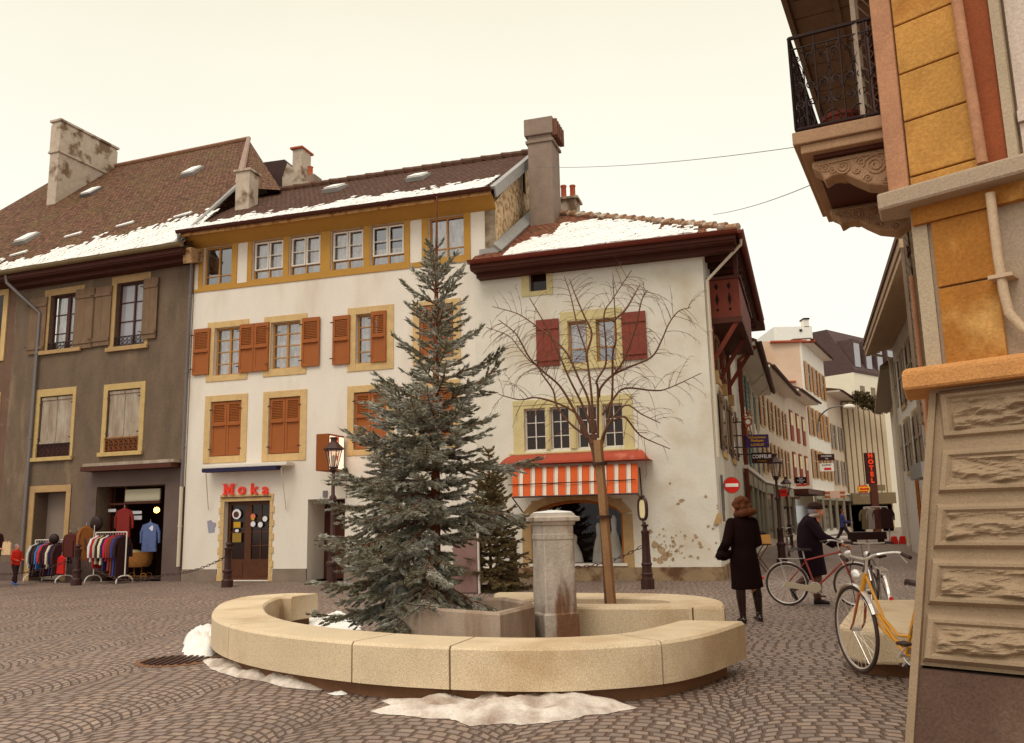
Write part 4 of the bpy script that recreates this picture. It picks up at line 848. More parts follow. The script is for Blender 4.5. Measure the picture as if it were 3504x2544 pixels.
b = B(); b.tube([S1.pt(*er1, .05), S1.pt(*f1, .06)], .07, 6); b.build('valley_flashing', MT['lead'], rf1)
b = B(); b.tube([S1.pt(uP-7, vr, .03), apw+UP*.03], .1, 8); b.build('ridge_tiles', mat('ridge_tile_brown', (132, 92, 68), var=.2, vs=6), rf1)
gutter(H1, V1.pt(uP, ZE1-.03, .8), V1.pt(.15, ZE1-.03, .8), V1.n, .11, 'gutter')
b = B(); b.wb(V1, uP, .1, ZE1-.3, ZE1-.16, 0, .66)
b.wb(V1, uP, .1, ZE1-.42, ZE1-.3, 0, .35)
b.wb(V1, uP, .1, ZE1-.26, ZE1-.02, .665, .705); b.build('eaves', MT['brown'], H1)
b = B(); b.prism([V1.pt(.0, ZE1-.1, .55), V1.pt(.0, ZE1-.55, .5), V1.pt(.0, ZE1-.4, .0), V1.pt(.0, ZE1-.05, .0)], V1.d*.3); b.build('gutter_end_board', mat('peeling_board', (170, 136, 96), col2=(110, 70, 40), s2=6), H1)
for x, y in ((654, 590-0), (425*1.5447, 381*1.5447)): pass
skylight(H1, S1, 660, 591); skylight(H1, S1, 315, 661, m='pipe'); skylight(H1, S1, 95, 821)
snow_on(S1, uP, .0, lambda u: .85+.2*(u-uP)+.1*math.sin(u*2), seed=11)
for x, y in ((425, 772), (623, 740), (248, 808), (62, 872)):
    u, v = S1.uv(x, y); b = B()
    for k in range(7): a = u-.25+k*.08; b.hexa([S1.pt(a, v-.12+k*.02, .01), S1.pt(a+.09, v-.12+k*.02, .01), S1.pt(a+.09, v-.02+k*.03, .01), S1.pt(a, v-.02+k*.03, .01), S1.pt(a, v-.12+k*.02, .06), S1.pt(a+.09, v-.12+k*.02, .06), S1.pt(a+.09, v-.02+k*.03, .06), S1.pt(a, v-.02+k*.03, .06)])
    b.build('snow_guard', MT['snow'], rf1)
cb = S1.pt(*S1.uv(188, 698)); ct = cut(200, 417, cb, V1.n).z
wd_ = .46; b = B(); D1, B1 = V1.d, -V1.n; LN = 2.9
def cbox(z0, z1, e): b.hexa([cb-UP*cb.z+D1*x_+B1*y_+UP*z for z in (z0, z1) for x_, y_ in ((-wd_-e, -e), (e, -e), (e, LN+e), (-wd_-e, LN+e))])
cbox(cb.z-.6, ct, 0); cbox(ct, ct+.1, .07); zz = cb.z+(ct-cb.z)*.62; cbox(zz, zz+.1, .06); cbox(zz+.1, ct-.1, .025); b.build('chimney', MT['chim'], H1, bevel=.02)
downpipe(H1, [V1.pt(uP+.3, ZE1-.1, .7), V1.pt(uP+.3, ZE1-.35, .65), V1.pt(uP+1.15, ZE1-1.3, .1), V1.pt(uP+1.15, .3, .1)], m='pipe', r=.055)
# ---- neighbour at the left edge
Q0 = V1.pt(uP, 0); H0 = thing('terraced_house', 'brown-grey house cut off by the left edge of the view, left of the zinc downpipe', 'house', tuple(Q0))
b = B(); q = V1.rect(-60, 1010, 6, 1230); q2 = V1.rect(-40, 1345, 8, 1560)
wallgrid(b, V1, uP-7, uP-.001, 0, ZE1, []); b.poly([V1.pt(uP-7, 0), V1.pt(uP-7, 0, -8), V1.pt(uP-7, ZE1, -8), V1.pt(uP-7, ZE1)]); b.build('wall', mat('brown_render', (112, 84, 68), var=.12, vs=2, col2=(150, 120, 96), lo=.6, hi=.72, s2=1.5, bump=.5, bs=40), H0)
q = V1.rect(-70, 1005, 14, 1235)
for t in (q, (q[0], q[1]-3.2, q[2], q[3]-3.4)):
    b = B(); b.wb(V1, t[0], t[2], t[1], t[3], 0, .04); o = b.build('window', MT['sand'], H0); b = B(); b.wb(V1, t[0]+.15, t[2]-.2, t[1]+.15, t[3]-.2, .04, .05); b.build('pane', MT['gdark'], o)
b = B(); slopeface(b, S1, [(uP-7, 0), (uP-.001, 0), (uP-.001, vr), (uP-7, vr)]); b.poly([S1.pt(uP-7, vr), S1.pt(uP-.001, vr), bkq, bkq-V1.d*7], uv=[(0, 0), (7, 0), (7, 6), (0, 6)]); b.poly([S1.pt(uP-7, 0, -.16), S1.pt(uP, 0, -.16), S1.pt(uP, .95, -.16), S1.pt(uP-7, .95, -.16)]); b.build('roof', MT['tile1'], H0)
b = B(); b.wb(V1, uP-7, uP-.002, ZE1-.3, ZE1-.16, 0, .66); b.wb(V1, uP-7, uP-.002, ZE1-.26, ZE1-.02, .665, .705); b.build('eaves', MT['brown'], H0)
gutter(H0, V1.pt(uP-7, ZE1-.03, .8), V1.pt(uP-.01, ZE1-.03, .8), V1.n, .11, 'gutter')
snow_on(S1, uP-3, uP, lambda u: .7, seed=12)
# ---- roofs behind the terrace
Yb = 33.; pb = AY(1000, 1985, Yb); HB = thing('rear_house', 'slate-roofed block with pale chimneys behind the ochre-banded house', 'house', (pb.x, Yb, 0))
def abox(b, x0, y0, x1, y1, Y, dep, az=-.3, m=0):                    # box whose front face is at range Y
    a, c = AY(x0, y1, Y), AY(x1, y0, Y); b.box(((a.x+c.x)/2, Y+dep/2, (a.z+c.z)/2), (c.x-a.x, dep, c.z-a.z), az, m)
b = B(); a = AY(925, 700, 33); c = AY(1000, 520, 33); b.box((a.x+1.2, 35, 5.5), (5.4, 5, 11), -.3); b.build('wall', MT['chim2'], HB)
b = B(); abox(b, 922, 548, 1018, 640, 33.5, 4, -.25); b.build('roof', mat('slate', (74, 52, 50), var=.15), HB)
b = B(); abox(b, 1003, 505, 1045, 700, 32.6, .7, -.3); b.build('chimney', MT['chim'], HB, bevel=.02)
b = B(); abox(b, 1000, 500, 1048, 507, 32.5, .9, -.3); b.build('chimney_cap', MT['terr'], HB)
b = B(); a = [AY(x, y, 32) for x, y in ((966, 700), (966, 608), (983, 558), (1058, 622), (1058, 700))]; b.prism(a, V((.3, 1.6, 0))); b.build('parapet', MT['chim'], HB)
b = B(); abox(b, 1050, 596, 1084, 700, 32.2, .6, -.3); b.build('chimney', MT['chim2'], HB); b = B(); q = AY(1062, 592, 32.5); b.lathe(q-UP*.1, [(.12, 0), (.1, .1), (.1, .3), (.12, .34)], 10); b.build('chimney_pot', MT['terr'], HB)
# big chimney between the two roofs
c1_ = cut(1890, 722, W3.pt(0, 0)+UP*0, V((1, 0, 0))) if False else None
MT['chimbr'] = mat('sooty_brick', (112, 70, 52), var=.2, vs=8); pc = AY(1861, 722, 23.6); b = B(); zt = AY(1861, 416, 23.6).z; wch = .72
b.box((pc.x+.06, 23.9, (pc.z+zt)/2-.4), (wch, .9, zt-pc.z+.5), -.3); zq = AY(1861, 490, 23.6).z; b.box((pc.x+.06, 23.9, zq), (wch+.12, 1.0, .09), -.3); o = None
HC = b.build('chimney', MT['chim2'], H3, bevel=.015)
b = B(); b.box((pc.x+.04, 23.88, (zt+zq)/2+.1), (wch+.14, 1.02, zt-zq-.16), -.3); b.build('chimney_head', MT['chim2'], HC, bevel=.02)
for k in range(5):
    b = B(); q = V((pc.x+.06, 23.9, zt-.1)) + Matrix.Rotation(-.3, 3, 'Z') @ V((wch/2+.1, -.42+k*.2, 0)); b.box(q-UP*.2, (.14, .1, .5), -.3); b.build('vent_slab', MT['chimbr'], HC)
q = AY(1950, 742, 26); b = B(); b.box((q.x, 26.3, q.z-.2), (.6, .6, 1.6), -.3); b.box((q.x, 26.3, q.z+.62), (.75, .75, .08), -.3); o = b.build('chimney', MT['chim'], H3)
for dx in (-.15, .14): b = B(); b.lathe((q.x+dx, 26.3, q.z+.66), [(.1, 0), (.09, .1), (.085, .42), (.1, .45), (.1, .5)], 10); b.build('chimney_pot', MT['terr'], o, smooth=True)

# ================================================================ the street beyond
def facade_win(H, W, u, z, ww, wh, sh_m=None, fm='sand', side=.45, open_=True, pm='gdark'):
    b = B(); b.wb(W, u-ww/2-.1, u+ww/2+.1, z-.1, z+wh+.1, 0, .03); o = b.build('window', MT[fm], H); b = B(); b.wb(W, u-ww/2, u+ww/2, z, z+wh, .03, .04); b.build('pane', MT[pm], o)
    b = B(); b.wb(W, u-.02, u+.02, z, z+wh, .04, .06); b.wb(W, u-ww/2, u+ww/2, z+wh*.6, z+wh*.6+.03, .04, .06); b.build('window_bars', MT['wframe'], o)
    if sh_m:
        for s_ in (-1, 1):
            b = B(); a = u+s_*(ww/2+.02); e = a+s_*side; b.wb(W, min(a, e), max(a, e), z-.03, z+wh+.03, .05, .09)
            for k in range(6): zz = z+wh*(.1+.14*k); b.wb(W, min(a, e)+.05, max(a, e)-.05, zz, zz+.05, .09, .105)
            b.build('shutter', MT[sh_m], H)
def block(W, u0, u1, z1, label, m, cols, rows, sh_m, over=.6, roof='tile2', depth=8, ww=.9, wh=1.35, fm='sand', shop=True, rh=2.2, soff='wframe', z0=0, name='terraced_house', side=.45):
    H = thing(name, label, 'house', tuple(W.pt((u0+u1)/2, 0, -.1)))
    b = B(); b.wb(W, u0, u1, z0, z1, -depth, 0); b.build('wall', MT[m], H)
    if over:
        b = B(); b.wb(W, u0, u1, z1-.12, z1, .0, over-.06); b.build('soffit', MT[soff], H)
        b = B(); P = W.pt; pts = [P(u0, z1, over), P(u0, z1+.08, over), P(u0, z1+rh, -depth/2), P(u0, z1+.0, -depth)]; b.prism(pts, W.d*(u1-u0)); 
        b.build('roof', MT['hipr'], H); gutter(H, P(u0, z1, over+.07), P(u1, z1, over+.07), W.n, .08, 'brown')
    n = cols
    for r_ in rows:
        for i in range(n):
            facade_win(H, W, u0+(u1-u0)*(i+.5)/n, r_, ww, wh, sh_m, fm, side)
    if shop:
        b = B(); k = max(1, int((u1-u0)/3))
        for i in range(k):
            a, c = u0+(u1-u0)*(i+.12)/k, u0+(u1-u0)*(i+.88)/k
            q = B(); q.wb(W, a, c, .45, 2.5, .02, .05); o = q.build('shop_window', MT['gdark'], H)
            q = B(); q.wb(W, a-.1, a, .3, 2.9, 0, .12); q.wb(W, c, c+.1, .3, 2.9, 0, .12); q.wb(W, a, c, 2.5, 2.9, 0, .14); q.build('shop_frame', MT['shopf'], o)
        b.wb(W, u0+.05, u1-.05, 3.0, 3.12, 0, .18); b.build('cornice', MT['wframe'], H)
    return H
MT['hipr'] = mat('street_roof_tiles', (104, 72, 56), var=.2, vs=5, bump=.5, bs=12); MT['shopf'] = mat('grey_green_shop_frame', (150, 142, 122))
MT['dirty'] = mat('dingy_render', (206, 188, 168), var=.08, vs=1.5); MT['pinkw'] = mat('pink_render', (216, 188, 164), var=.06, vs=1.2, col2=(200, 162, 132), lo=.5, hi=.7, s2=.6); MT['cool'] = mat('pale_render', (228, 220, 208), var=.05, vs=2)
MT['slate'] = mat('slate_cladding', (84, 64, 62), var=.15, vs=3)
L1 = block(W4, 9.05, 22, 7.25, 'narrow white street house with blue-grey shutters, next beyond the corner house', 'cool', 4, (3.3, 5.4), 'greensh', over=.75, wh=1.3)
downpipe(L1, [W4.pt(9.2, 7.1, .7), W4.pt(9.2, 6.7, .12), W4.pt(9.2, .3, .12)], m='brown2', r=.07)
for s_ in (15.2, 19.0): downpipe(L1, [W4.pt(s_, 7.1, .7), W4.pt(s_, 6.6, .12), W4.pt(s_, 3.2, .12)], m='wpipe', r=.05)
# set-back upper storey with slate cladding
b = B(); P = W4.pt; b.wb(W4, 11, 17, 7.3, 9.3, -3, .2); o = b.build('attic_storey', MT['slate'], L1); b = B(); b.wb(W4, 10.8, 17.2, 9.3, 9.5, -3, .8); b.build('attic_roof', MT['hipr'], o)
b = B(); b.wb(W4, 12.0, 13.2, 7.9, 9.0, .2, .24); b.build('window', MT['gdark'], L1)
e0 = W4.pt(22, 0); W8 = Wall(e0, math.atan2(.914, .407))
L2 = block(W8, 0, 12, 8.6, 'tall shaded street house with cream and brown shutters, behind the twin lamps', 'dirty', 4, (3.6, 5.9), 'yframe', over=.8, wh=1.5)
e1 = W8.pt(12, 0); c2 = AY(2795, 1838, 59); W9 = Wall(e1, math.atan2(c2.y-e1.y, c2.x-e1.x)); Lw = (c2-V((e1.x, e1.y, c2.z))).length
MT['redf'] = mat('red_shutter_frame', (140, 62, 40))
L3 = block(W9, 0, Lw, 9.0, 'low shaded house with cream-panelled red shutters at the bend of the street', 'dirty', 3, (), None, over=.9, shop=False, depth=2.5, rh=1.0)
for zz in (3.4, 6.0):
    for k in range(3):
        u = Lw*(.18+.28*k); b = B(); b.wb(W9, u-.5, u+.5, zz, zz+1.9, 0, .06); o = b.build('shutter', MT['redf'], L3); b = B(); b.wb(W9, u-.32, u+.32, zz+.95, zz+1.75, .06, .08); b.build('shutter_panel', MT['cream'], o)
b = B(); b.wb(W9, .5, Lw-.5, .1, 2.7, 0, .05); b.build('shop_window', MT['gdark'], L3); b = B(); b.wb(W9, .3, Lw-.3, 2.7, 3.0, 0, .9); b.build('shop_canopy', MT['brown'], L3)
# M2: pink gable wall and shuttered facade
c2.z = 0; e2 = AY(2868, 1838, 67); e2.z = 0; W10 = Wall(c2, math.atan2(e2.y-c2.y, e2.x-c2.x)); L10 = (e2-c2).length
z10 = AY(2788, 1163, 59).z
M2 = block(W10, 0, L10, z10, 'four-storey house with a blank pink gable wall and ochre shutters in three rows', 'cool', 3, (4.0, 7.0, 10.2), 'yframe', over=.7, depth=1.0, rh=.15, ww=1.0, wh=1.9, side=.7)
a = AY(2640, 1170, 59); b = B(); b.poly([(a.x-1.5, 59.3, 0), (c2.x, c2.y+.05, 0), (c2.x, c2.y+.05, z10), (a.x-1.5, 59.3, z10)]); b.poly([(c2.x-.01, c2.y+.05, z10), (a.x-1.5, 59.3, z10), (a.x-1.5, 66, z10), (e2.x, e2.y, z10)]); b.build('gable_wall', MT['pinkw'], M2)
b = B(); abox(b, 2640, 1163, 2790, 1172, 58.8, .6, 0); b.build('verge', MT['terr'], M2)
b = B(); abox(b, 2650, 1303, 2725, 1309, 58.9, .4, 0); b.build('string_course', MT['terr'], M2)
a0, a1 = AY(2660, 1300, 70), AY(2778, 1117, 70); MU = thing('rear_building', 'bare white wall with one small chimney rising above the pink gable', 'building', ((a0.x+a1.x)/2, 70, 0))
b = B(); b.box(((a0.x+a1.x)/2, 73, a1.z/2), (a1.x-a0.x, 6, a1.z)); b.build('wall', mat('bright_white_wall', (226, 224, 216), var=.03), MU)
b = B(); abox(b, 2752, 1092, 2767, 1120, 70, .8, 0); o = b.build('chimney', MT['cool'], MU); b = B(); abox(b, 2749, 1088, 2770, 1093, 69.9, 1, 0); b.build('chimney_cap', MT['dark'], o)
b = B(); abox(b, 2737, 1127, 2745, 1134, 69.9, .2, 0); b.build('vent', MT['dark'], MU)
# M3 / M4 / M5
e3 = AY(2960, 1838, 78); e3.z = 0; W11 = Wall(e2, math.atan2(e3.y-e2.y, e3.x-e2.x)); L11 = (e3-e2).length; z11 = AY(2868, 1325, 67).z-.3
M3 = block(W11, .02, L11, z11, 'lower house with grey and brown shutters and a bright metal gutter, before the hotel', 'dirty', 4, (3.8, 6.6), 'greysh', over=1.1, depth=6, rh=.8, ww=.9, wh=1.9, side=.6)
pl, pr = AY(2925, 1838, 72), AY(3075, 1838, 72); zH = AY(2940, 1372, 72).z
MH = thing('hotel_building', 'cream ribbed concrete building with roof planting behind the vertical HOTEL sign', 'building', ((pl.x+pr.x)/2, 72, 0))
b = B(); b.box(((pl.x+pr.x)/2, 75, zH/2), (pr.x-pl.x, 5, zH)); b.build('wall', mat('cream_concrete', (196, 170, 134), var=.04), MH)
MT['ribm'] = mat('concrete_rib', (204, 184, 154), var=.05)
for k in range(8):
    x = pl.x+(pr.x-pl.x)*(k+.3)/8; b = B(); b.box((x, 72.3, zH/2+1.2), (.35, .5, zH-2.6)); b.build('rib', MT['ribm'], MH)
b = B(); b.box(((pl.x+pr.x)/2, 72.2, 2.7), (pr.x-pl.x, .9, .9)); b.build('canopy', MT['gutter'], MH); b = B(); b.box(((pl.x+pr.x)/2, 72.6, 1.1), (pr.x-pl.x-.2, .2, 2.2)); b.build('shop_front', MT['inter'], MH)
b = B(); abox(b, 2963, 1735, 3015, 1828, 71.5, .1, 0); b.build('shop_panel', MT['chim'], MH)
r_ = random.Random(4); b = B()
for k in range(1500):
    t = r_.random(); x = AY(2925+t*95, 1345, 70).x; zc = AY(2930, 1365, 70).z-t*.9; q = V((x, 70+r_.uniform(-.8, .8), zc+r_.uniform(-.4, .6))); d_ = V((r_.uniform(-1, 1), r_.uniform(-1, 1), r_.uniform(-1, 1)))*.16; e_ = V((r_.uniform(-1, 1), r_.uniform(-1, 1), r_.uniform(-1, 1)))*.16; b.poly([q, q+d_, q+d_+e_, q+e_])
tag(b.build('roof_planting', mat('dark_hedge', (76, 62, 34)), None), 'dark green trailing hedge along the roof edge above the ribbed cream building', 'hedge', kind='stuff')
a0, a1 = AY(2855, 1420, 86), AY(3060, 1270, 86)
MM = thing('mansard_building', 'long white building with steep dark mansard roof and dormers, farthest up the street', 'building', ((a0.x+a1.x)/2, 86, 0))
dv = V((math.cos(R(40)), math.sin(R(40)), 0)); wm = Wall((a0.x-1, 84), R(40)); zc = AY(2925, 1268, 86).z; zc2 = zc
b = B(); b.wb(wm, 5, 26, 0, zc, -8, 0); b.build('wall', mat('warm_white_wall', (226, 216, 194), var=.03), MM)
b = B(); b.prism([wm.pt(5, zc, .1), wm.pt(5, zc+.3, .1), wm.pt(5, zc+5.0, -2.6), wm.pt(5, zc+5.0, -7), wm.pt(5, zc, -8)], wm.d*21); b.build('roof', MT['slate'], MM)
for k in range(9):
    u = 5.4+k*2.4; b = B(); b.wb(wm, u, u+1.5, zc+.4, zc+3.6, -3, -.1); o = b.build('dormer', MT['slate'], MM); b = B(); b.wb(wm, u+.2, u+1.3, zc+.7, zc+3.2, -.1, -.05); b.build('pane', MT['gsky'], o)
for k in range(9): u = 6+k*2.2; b = B(); b.wb(wm, u, u+.9, zc-2.9, zc-1.3, 0, .04); b.build('window', MT['gutter'], MM)

# ================================================================ right-hand side of the street
RB0 = V((14.9, 33, 0)); W5 = Wall(RB0, math.atan2(-.95, -.32))
RB = thing('street_house', 'pale curved-fronted house with grey shutters and a deep ribbed soffit, right side of the street', 'house', tuple(RB0))
ZR = 7.9; b = B(); b.wb(W5, 0, 14, 0, ZR, -7, 0); b.build('wall', mat('pinkish_render', (240, 230, 220), var=.04, vs=2), RB)
for z0_, us in ((2.95, (2.2, 5.0, 7.8, 10.6)), (5.3, (2.2, 5.0, 7.8, 10.6))):
    for u in us:
        h_ = 1.7; b = B(); b.wb(W5, u-.7, u+.7, z0_-.15, z0_+h_+.15, 0, .04); o = b.build('window', MT['sand'], RB); b = B(); b.wb(W5, u-.5, u+.5, z0_, z0_+h_, .04, .05); b.build('pane', MT['gdark'], o)
        for s_ in (-1, 1): shutter(RB, W5, (u-1.15 if s_ < 0 else u+.6, z0_, u-.6 if s_ < 0 else u+1.15, z0_+h_), 'greysh', None, planks=2, bars=(.5,), d=.1)
b = B(); 
for k in range(5): b.wb(W5, 0, 14, ZR-.15-.05*k, ZR-.05-.04*k, .1+.2*k*0+.18*k, .1+.18*k+.16)
b.wb(W5, 0, 14, ZR-.12, ZR+.1, 0, 1.0); b.build('soffit', mat('pale_boards', (186, 156, 126), var=.1, vs=6), RB)
b = B(); b.prism([W5.pt(0, ZR+.1, 1.05), W5.pt(0, ZR+.25, 1.05), W5.pt(0, ZR+2.6, -3.5), W5.pt(0, ZR, -7)], W5.d*14); b.build('roof', MT['hipr'], RB)
downpipe(RB, [W5.pt(.15, ZR, 1.0), W5.pt(.15, ZR-.25, .9), W5.pt(.15, ZR-.5, .12), W5.pt(.15, .2, .12)], m='wpipe', r=.07); downpipe(RB, [W5.pt(4.5, 3.0, .1), W5.pt(4.5, .2, .1)], m='rust', r=.06)
b = B(); b.wb(W5, 8.6, 11.2, 2.35, 2.75, 0, .7); b.build('canopy', MT['lead'], RB)
W5b = Wall(W5.pt(0, 0, 0)+V((.95*0, 0, 0)), math.atan2(-.93, -.37)); far5 = W5b.pt(-16, 0)
RC = thing('street_house', 'plain pale house in line beyond the curved-fronted one, with a light soffit', 'house', tuple(far5))
W5c = Wall(far5, math.atan2(-.93, -.37)); b = B(); b.wb(W5c, 0, 15.95, 0, 7.0, -6, -.3); b.build('wall', MT['cool'], RC); b = B(); b.wb(W5c, 0, 15.9, 7, 7.15, -.3, .5); b.build('soffit', MT['gutter'], RC); b = B(); b.prism([W5c.pt(0, 7.15, .5), W5c.pt(0, 9.4, -3), W5c.pt(0, 7.15, -6)], W5c.d*15.9); b.build('roof', MT['hipr'], RC)
# ================================================================ near right building
N0 = V((2.80, 5.70, 0)); W6 = Wall(N0, -.79); W7 = Wall(N0, R(63.7+180))
NB = thing('corner_building', 'near stone-trimmed building filling the right edge, with rusticated base and ochre ashlar above', 'building', tuple(N0))
MT['rust1'] = mat('rusticated_stone', (156, 132, 106), var=.09, vs=3, bump=.35, bs=70, grain=.12, gs=90); MT['ash'] = mat('ochre_ashlar', (196, 142, 72), var=.14, vs=2.5, col2=(164, 104, 46), lo=.48, hi=.68, s2=2.4, bump=.4, bs=35, grain=.14, gs=45)
MT['ash2'] = mat('stained_ashlar', (172, 112, 46), var=.14, vs=3, col2=(206, 156, 90), lo=.5, hi=.66, s2=2.2, bump=.4, bs=35, grain=.14, gs=45)
MT['ledge'] = mat('orange_stone_ledge', (202, 142, 84), var=.1, vs=4, bump=.4, bs=50, grain=.16, gs=70); MT['lightst'] = mat('light_stone', (182, 162, 136), var=.06, vs=3, bump=.3, bs=60)
MT['nrender'] = mat('taupe_render', (172, 150, 128), var=.05, vs=2, bump=.25, bs=60); MT['plinthd'] = mat('brown_plinth', (94, 70, 58), var=.16, vs=2, col2=(120, 96, 80), lo=.55, hi=.75, s2=1.5, bump=.4, bs=40, grain=.2, gs=60)
MT['redst'] = mat('red_sandstone', (152, 80, 46), var=.1, vs=3, bump=.2); MT['pinkst'] = mat('pink_stone', (182, 130, 98), var=.14, vs=5, bump=.3)
ZB = 1.93
def PB(u, z, d=0):                                                   # battered base
    return N0+W6.d*u+W6.n*d+V((-.38*(1-min(z, ZB)/ZB), 0, z))
def zof(y, x=3185): return W6.uz(x, y)[1]
zg = [PB(0, 0).z]; 
gy = [AY(x, y, 5.5).z for x, y in ((3188, 1517), (3180, 1707), (3171, 1899), (3160, 2094), (3150, 2293))]; ztop = AY(3188, 1340, 5.6).z
LW = 7.0
b = B(); b.hexa([PB(0, gy[4], 0), PB(LW, gy[4], 0), PB(LW, gy[4], -1), PB(0, gy[4], -1), PB(0, ztop, 0), PB(LW, ztop, 0), PB(LW, ztop, -1), PB(0, ztop, -1)])
for z0_, z1_ in zip(gy[1:], gy[:-1]): pass
edges = [ztop+.03, *gy]
import mathutils; zS = 4.17
base = b.build('base_wall', MT['rust1'], NB)
for i in range(5):
    z1_, z0_ = edges[i]-.02, edges[i+1]+.02; pr = .065; b = B(); uo = .05; bv = .035
    def PP(u, z, d): return PB(u, z, d)
    # bevelled block: outer ring at d=.0, front at d=pr
    ring = [(uo, z0_), (LW, z0_), (LW, z1_), (uo, z1_)]; ri = [(uo+bv, z0_+bv), (LW, z0_+bv), (LW, z1_-bv), (uo+bv, z1_-bv)]
    for k in (0, 2, 3): j = (k+1) % 4; b.poly([PP(*ring[k], 0), PP(*ring[j], 0), PP(*ri[j], pr), PP(*ri[k], pr)])
    m_ = .065; pi_ = [(uo+m_, z0_+m_*.8), (LW, z0_+m_*.8), (LW, z1_-m_*.8), (uo+m_, z1_-m_*.8)]
    for k in (0, 2, 3): j = (k+1) % 4; b.poly([PP(*ri[k], pr), PP(*ri[j], pr), PP(*pi_[j], pr), PP(*pi_[k], pr)])
    m2_ = .085; p2 = [(uo+m2_, z0_+m2_*.8), (LW, z0_+m2_*.8), (LW, z1_-m2_*.8), (uo+m2_, z1_-m2_*.8)]
    for k in (0, 2, 3): j = (k+1) % 4; b.poly([PP(*pi_[k], pr), PP(*pi_[j], pr), PP(*p2[j], pr-.02), PP(*p2[k], pr-.02)])
    # rough vermiculated field
    nu, nz_ = 150, 22; UM = 2.4; n0 = len(b.v); za_, zb_ = p2[0][1], p2[2][1]
    for jz in range(nz_+1):
        for iu in range(nu+1):
            u = p2[0][0]+(UM-p2[0][0])*iu/nu; z = za_+(zb_-za_)*jz/nz_; e = min(1, min(iu, jz, nz_-jz)/2)
            q = V((u*4.2, z*13+i*7.3, i*3.1)); h = mathutils.noise.fractal(q, .9, 2.1, 4)*.05+abs(mathutils.noise.noise(q*1.7))*-.04+.022
            b.v.append(tuple(PP(u, z, pr-.02+max(-.008, h)*e)))
    for jz in range(nz_):
        for iu in range(nu): a = n0+jz*(nu+1)+iu; b.f.append((a, a+1, a+nu+2, a+nu+1)); b.mi.append(0)
    b.poly([PP(UM, za_, pr-.02), PP(LW, za_, pr-.02), PP(LW, zb_, pr-.02), PP(UM, zb_, pr-.02)])
    b.build('rusticated_course', MT['rust1'], base)
b = B(); b.hexa([PB(0, 0, .03), PB(LW, 0, .03), PB(LW, 0, -1), PB(0, 0, -1), PB(0.0, gy[4]-.02, .02), PB(LW, gy[4]-.02, .02), PB(LW, gy[4]-.02, -1), PB(0, gy[4]-.02, -1)]); b.build('plinth', MT['plinthd'], NB)
# quoin strip and return face along the street
b = B(); q = W7.d*-1
b.hexa([PB(0, 0, .034)-W6.d*.0, PB(.05, 0, .034), PB(.05, 0, -.05), PB(0, 0, -.05), PB(0, ztop, .02), PB(.045, ztop, .02), PB(.045, ztop, -.05), PB(0, ztop, -.05)]); b.build('corner_strip', MT['rust1'], NB)
b = B(); sv = -W7.d
b.poly([PB(0, 0), PB(0, ztop), V((N0.x, N0.y, ztop))+sv*8.6, V((N0.x, N0.y, 0))+sv*8.6]); b.build('street_base', MT['lightst'], NB)
# ledge wrapping the corner, rounded
zl0, zl1 = AY(3175, 1325, 5.55).z, AY(3175, 1249, 5.55).z
def ledge(nm, z0, z1, out, m, rr=.05, wrap=.12, u1=LW, back=.5):
    b = B(); pf = [(0, z0), (out-.01, z0), (out, z0+.015)]+[(out-rr+rr*math.cos(t), z1-rr+rr*math.sin(t)) for t in (0, .4, .8, 1.2, 1.57)]+[(0, z1)]
    K = [V((N0.x, N0.y, 0))+sv*1.2, None, None]
    n0 = len(b.v); st = []
    for (o_, z) in pf:
        c = V((N0.x, N0.y, 0)); A = c+sv*back+W7.n*o_; 
        # mitre at the corner
        t = c+W6.n*o_; s_ = (W7.n*o_); 
        Mx = Matrix(((W6.n.x, W6.n.y), (W7.n.x, W7.n.y))); sol = Mx.inverted() @ mathutils.Vector((o_, o_)); cc = c+V((sol[0], sol[1], 0))
        st.append([A+UP*z, cc+UP*z, c+W6.d*u1+W6.n*o_+UP*z])
    for i in range(len(st)-1):
        for k in (0, 1): b.poly([st[i][k], st[i][k+1], st[i+1][k+1], st[i+1][k]])
    b.poly([s_[0] for s_ in st]); b.poly([st[0][0], st[0][1], st[0][2], st[-1][2]-UP*(z1-z0), st[-1][0]-UP*(z1-z0)]) if False else None
    return b.build(nm, m, NB, smooth=True)
ledge('ledge', zl0, zl1, .16, MT['ledge'])
# wall above the ledge
zc0, zc1 = AY(3046, 710, 5.6).z, AY(3042, 652, 5.6).z
uo0 = W6.uz(3150, 1000)[0]; uo1 = W6.uz(3420, 900)[0]
b = B(); wallgrid(b, W6, -.0, LW, ztop, 9, []); b.poly([W7.pt(0, ztop), W7.pt(0, 9), W7.pt(-8.6, 9), W7.pt(-8.6, ztop)]); b.poly([W7.pt(-8.6, 0), W7.pt(-8.6, 9), W7.pt(-8.6, 9, -4), W7.pt(-8.6, 0, -4)]); b.build('wall', MT['nrender'], NB)
zs = W6.uz(3340, 950)[1]
def block_of(nm, pts, m, d0, d1): 
    b = B(); b.prism([W6.pt(*W6.uz(x, y, d1), d0) for x, y in pts], W6.n*(d1-d0)); return b.build(nm, m, NB, bevel=.008)
uA_, uB_ = .13, W6.uz(3425, 1000)[0]; zj = W6.uz(3330, 968)[1]
b = B(); b.wb(W6, uA_, uB_, zl1, zj-.006, 0, .035); b.build('ashlar_block', MT['ash2'], NB, bevel=.006)
b = B(); b.wb(W6, uA_, uB_, zj+.006, zc0-.12, 0, .035); b.build('ashlar_block', MT['ash2'], NB, bevel=.006)
b = B(); b.wb(W6, .02, LW, zc0-.12, zc0, 0, .06); b.build('cornice_bed', MT['brownsh'] if False else MT['ash2'], NB)
ledge('cornice', zc0, zc1, .2, MT['nrender'], rr=.02, back=.12)
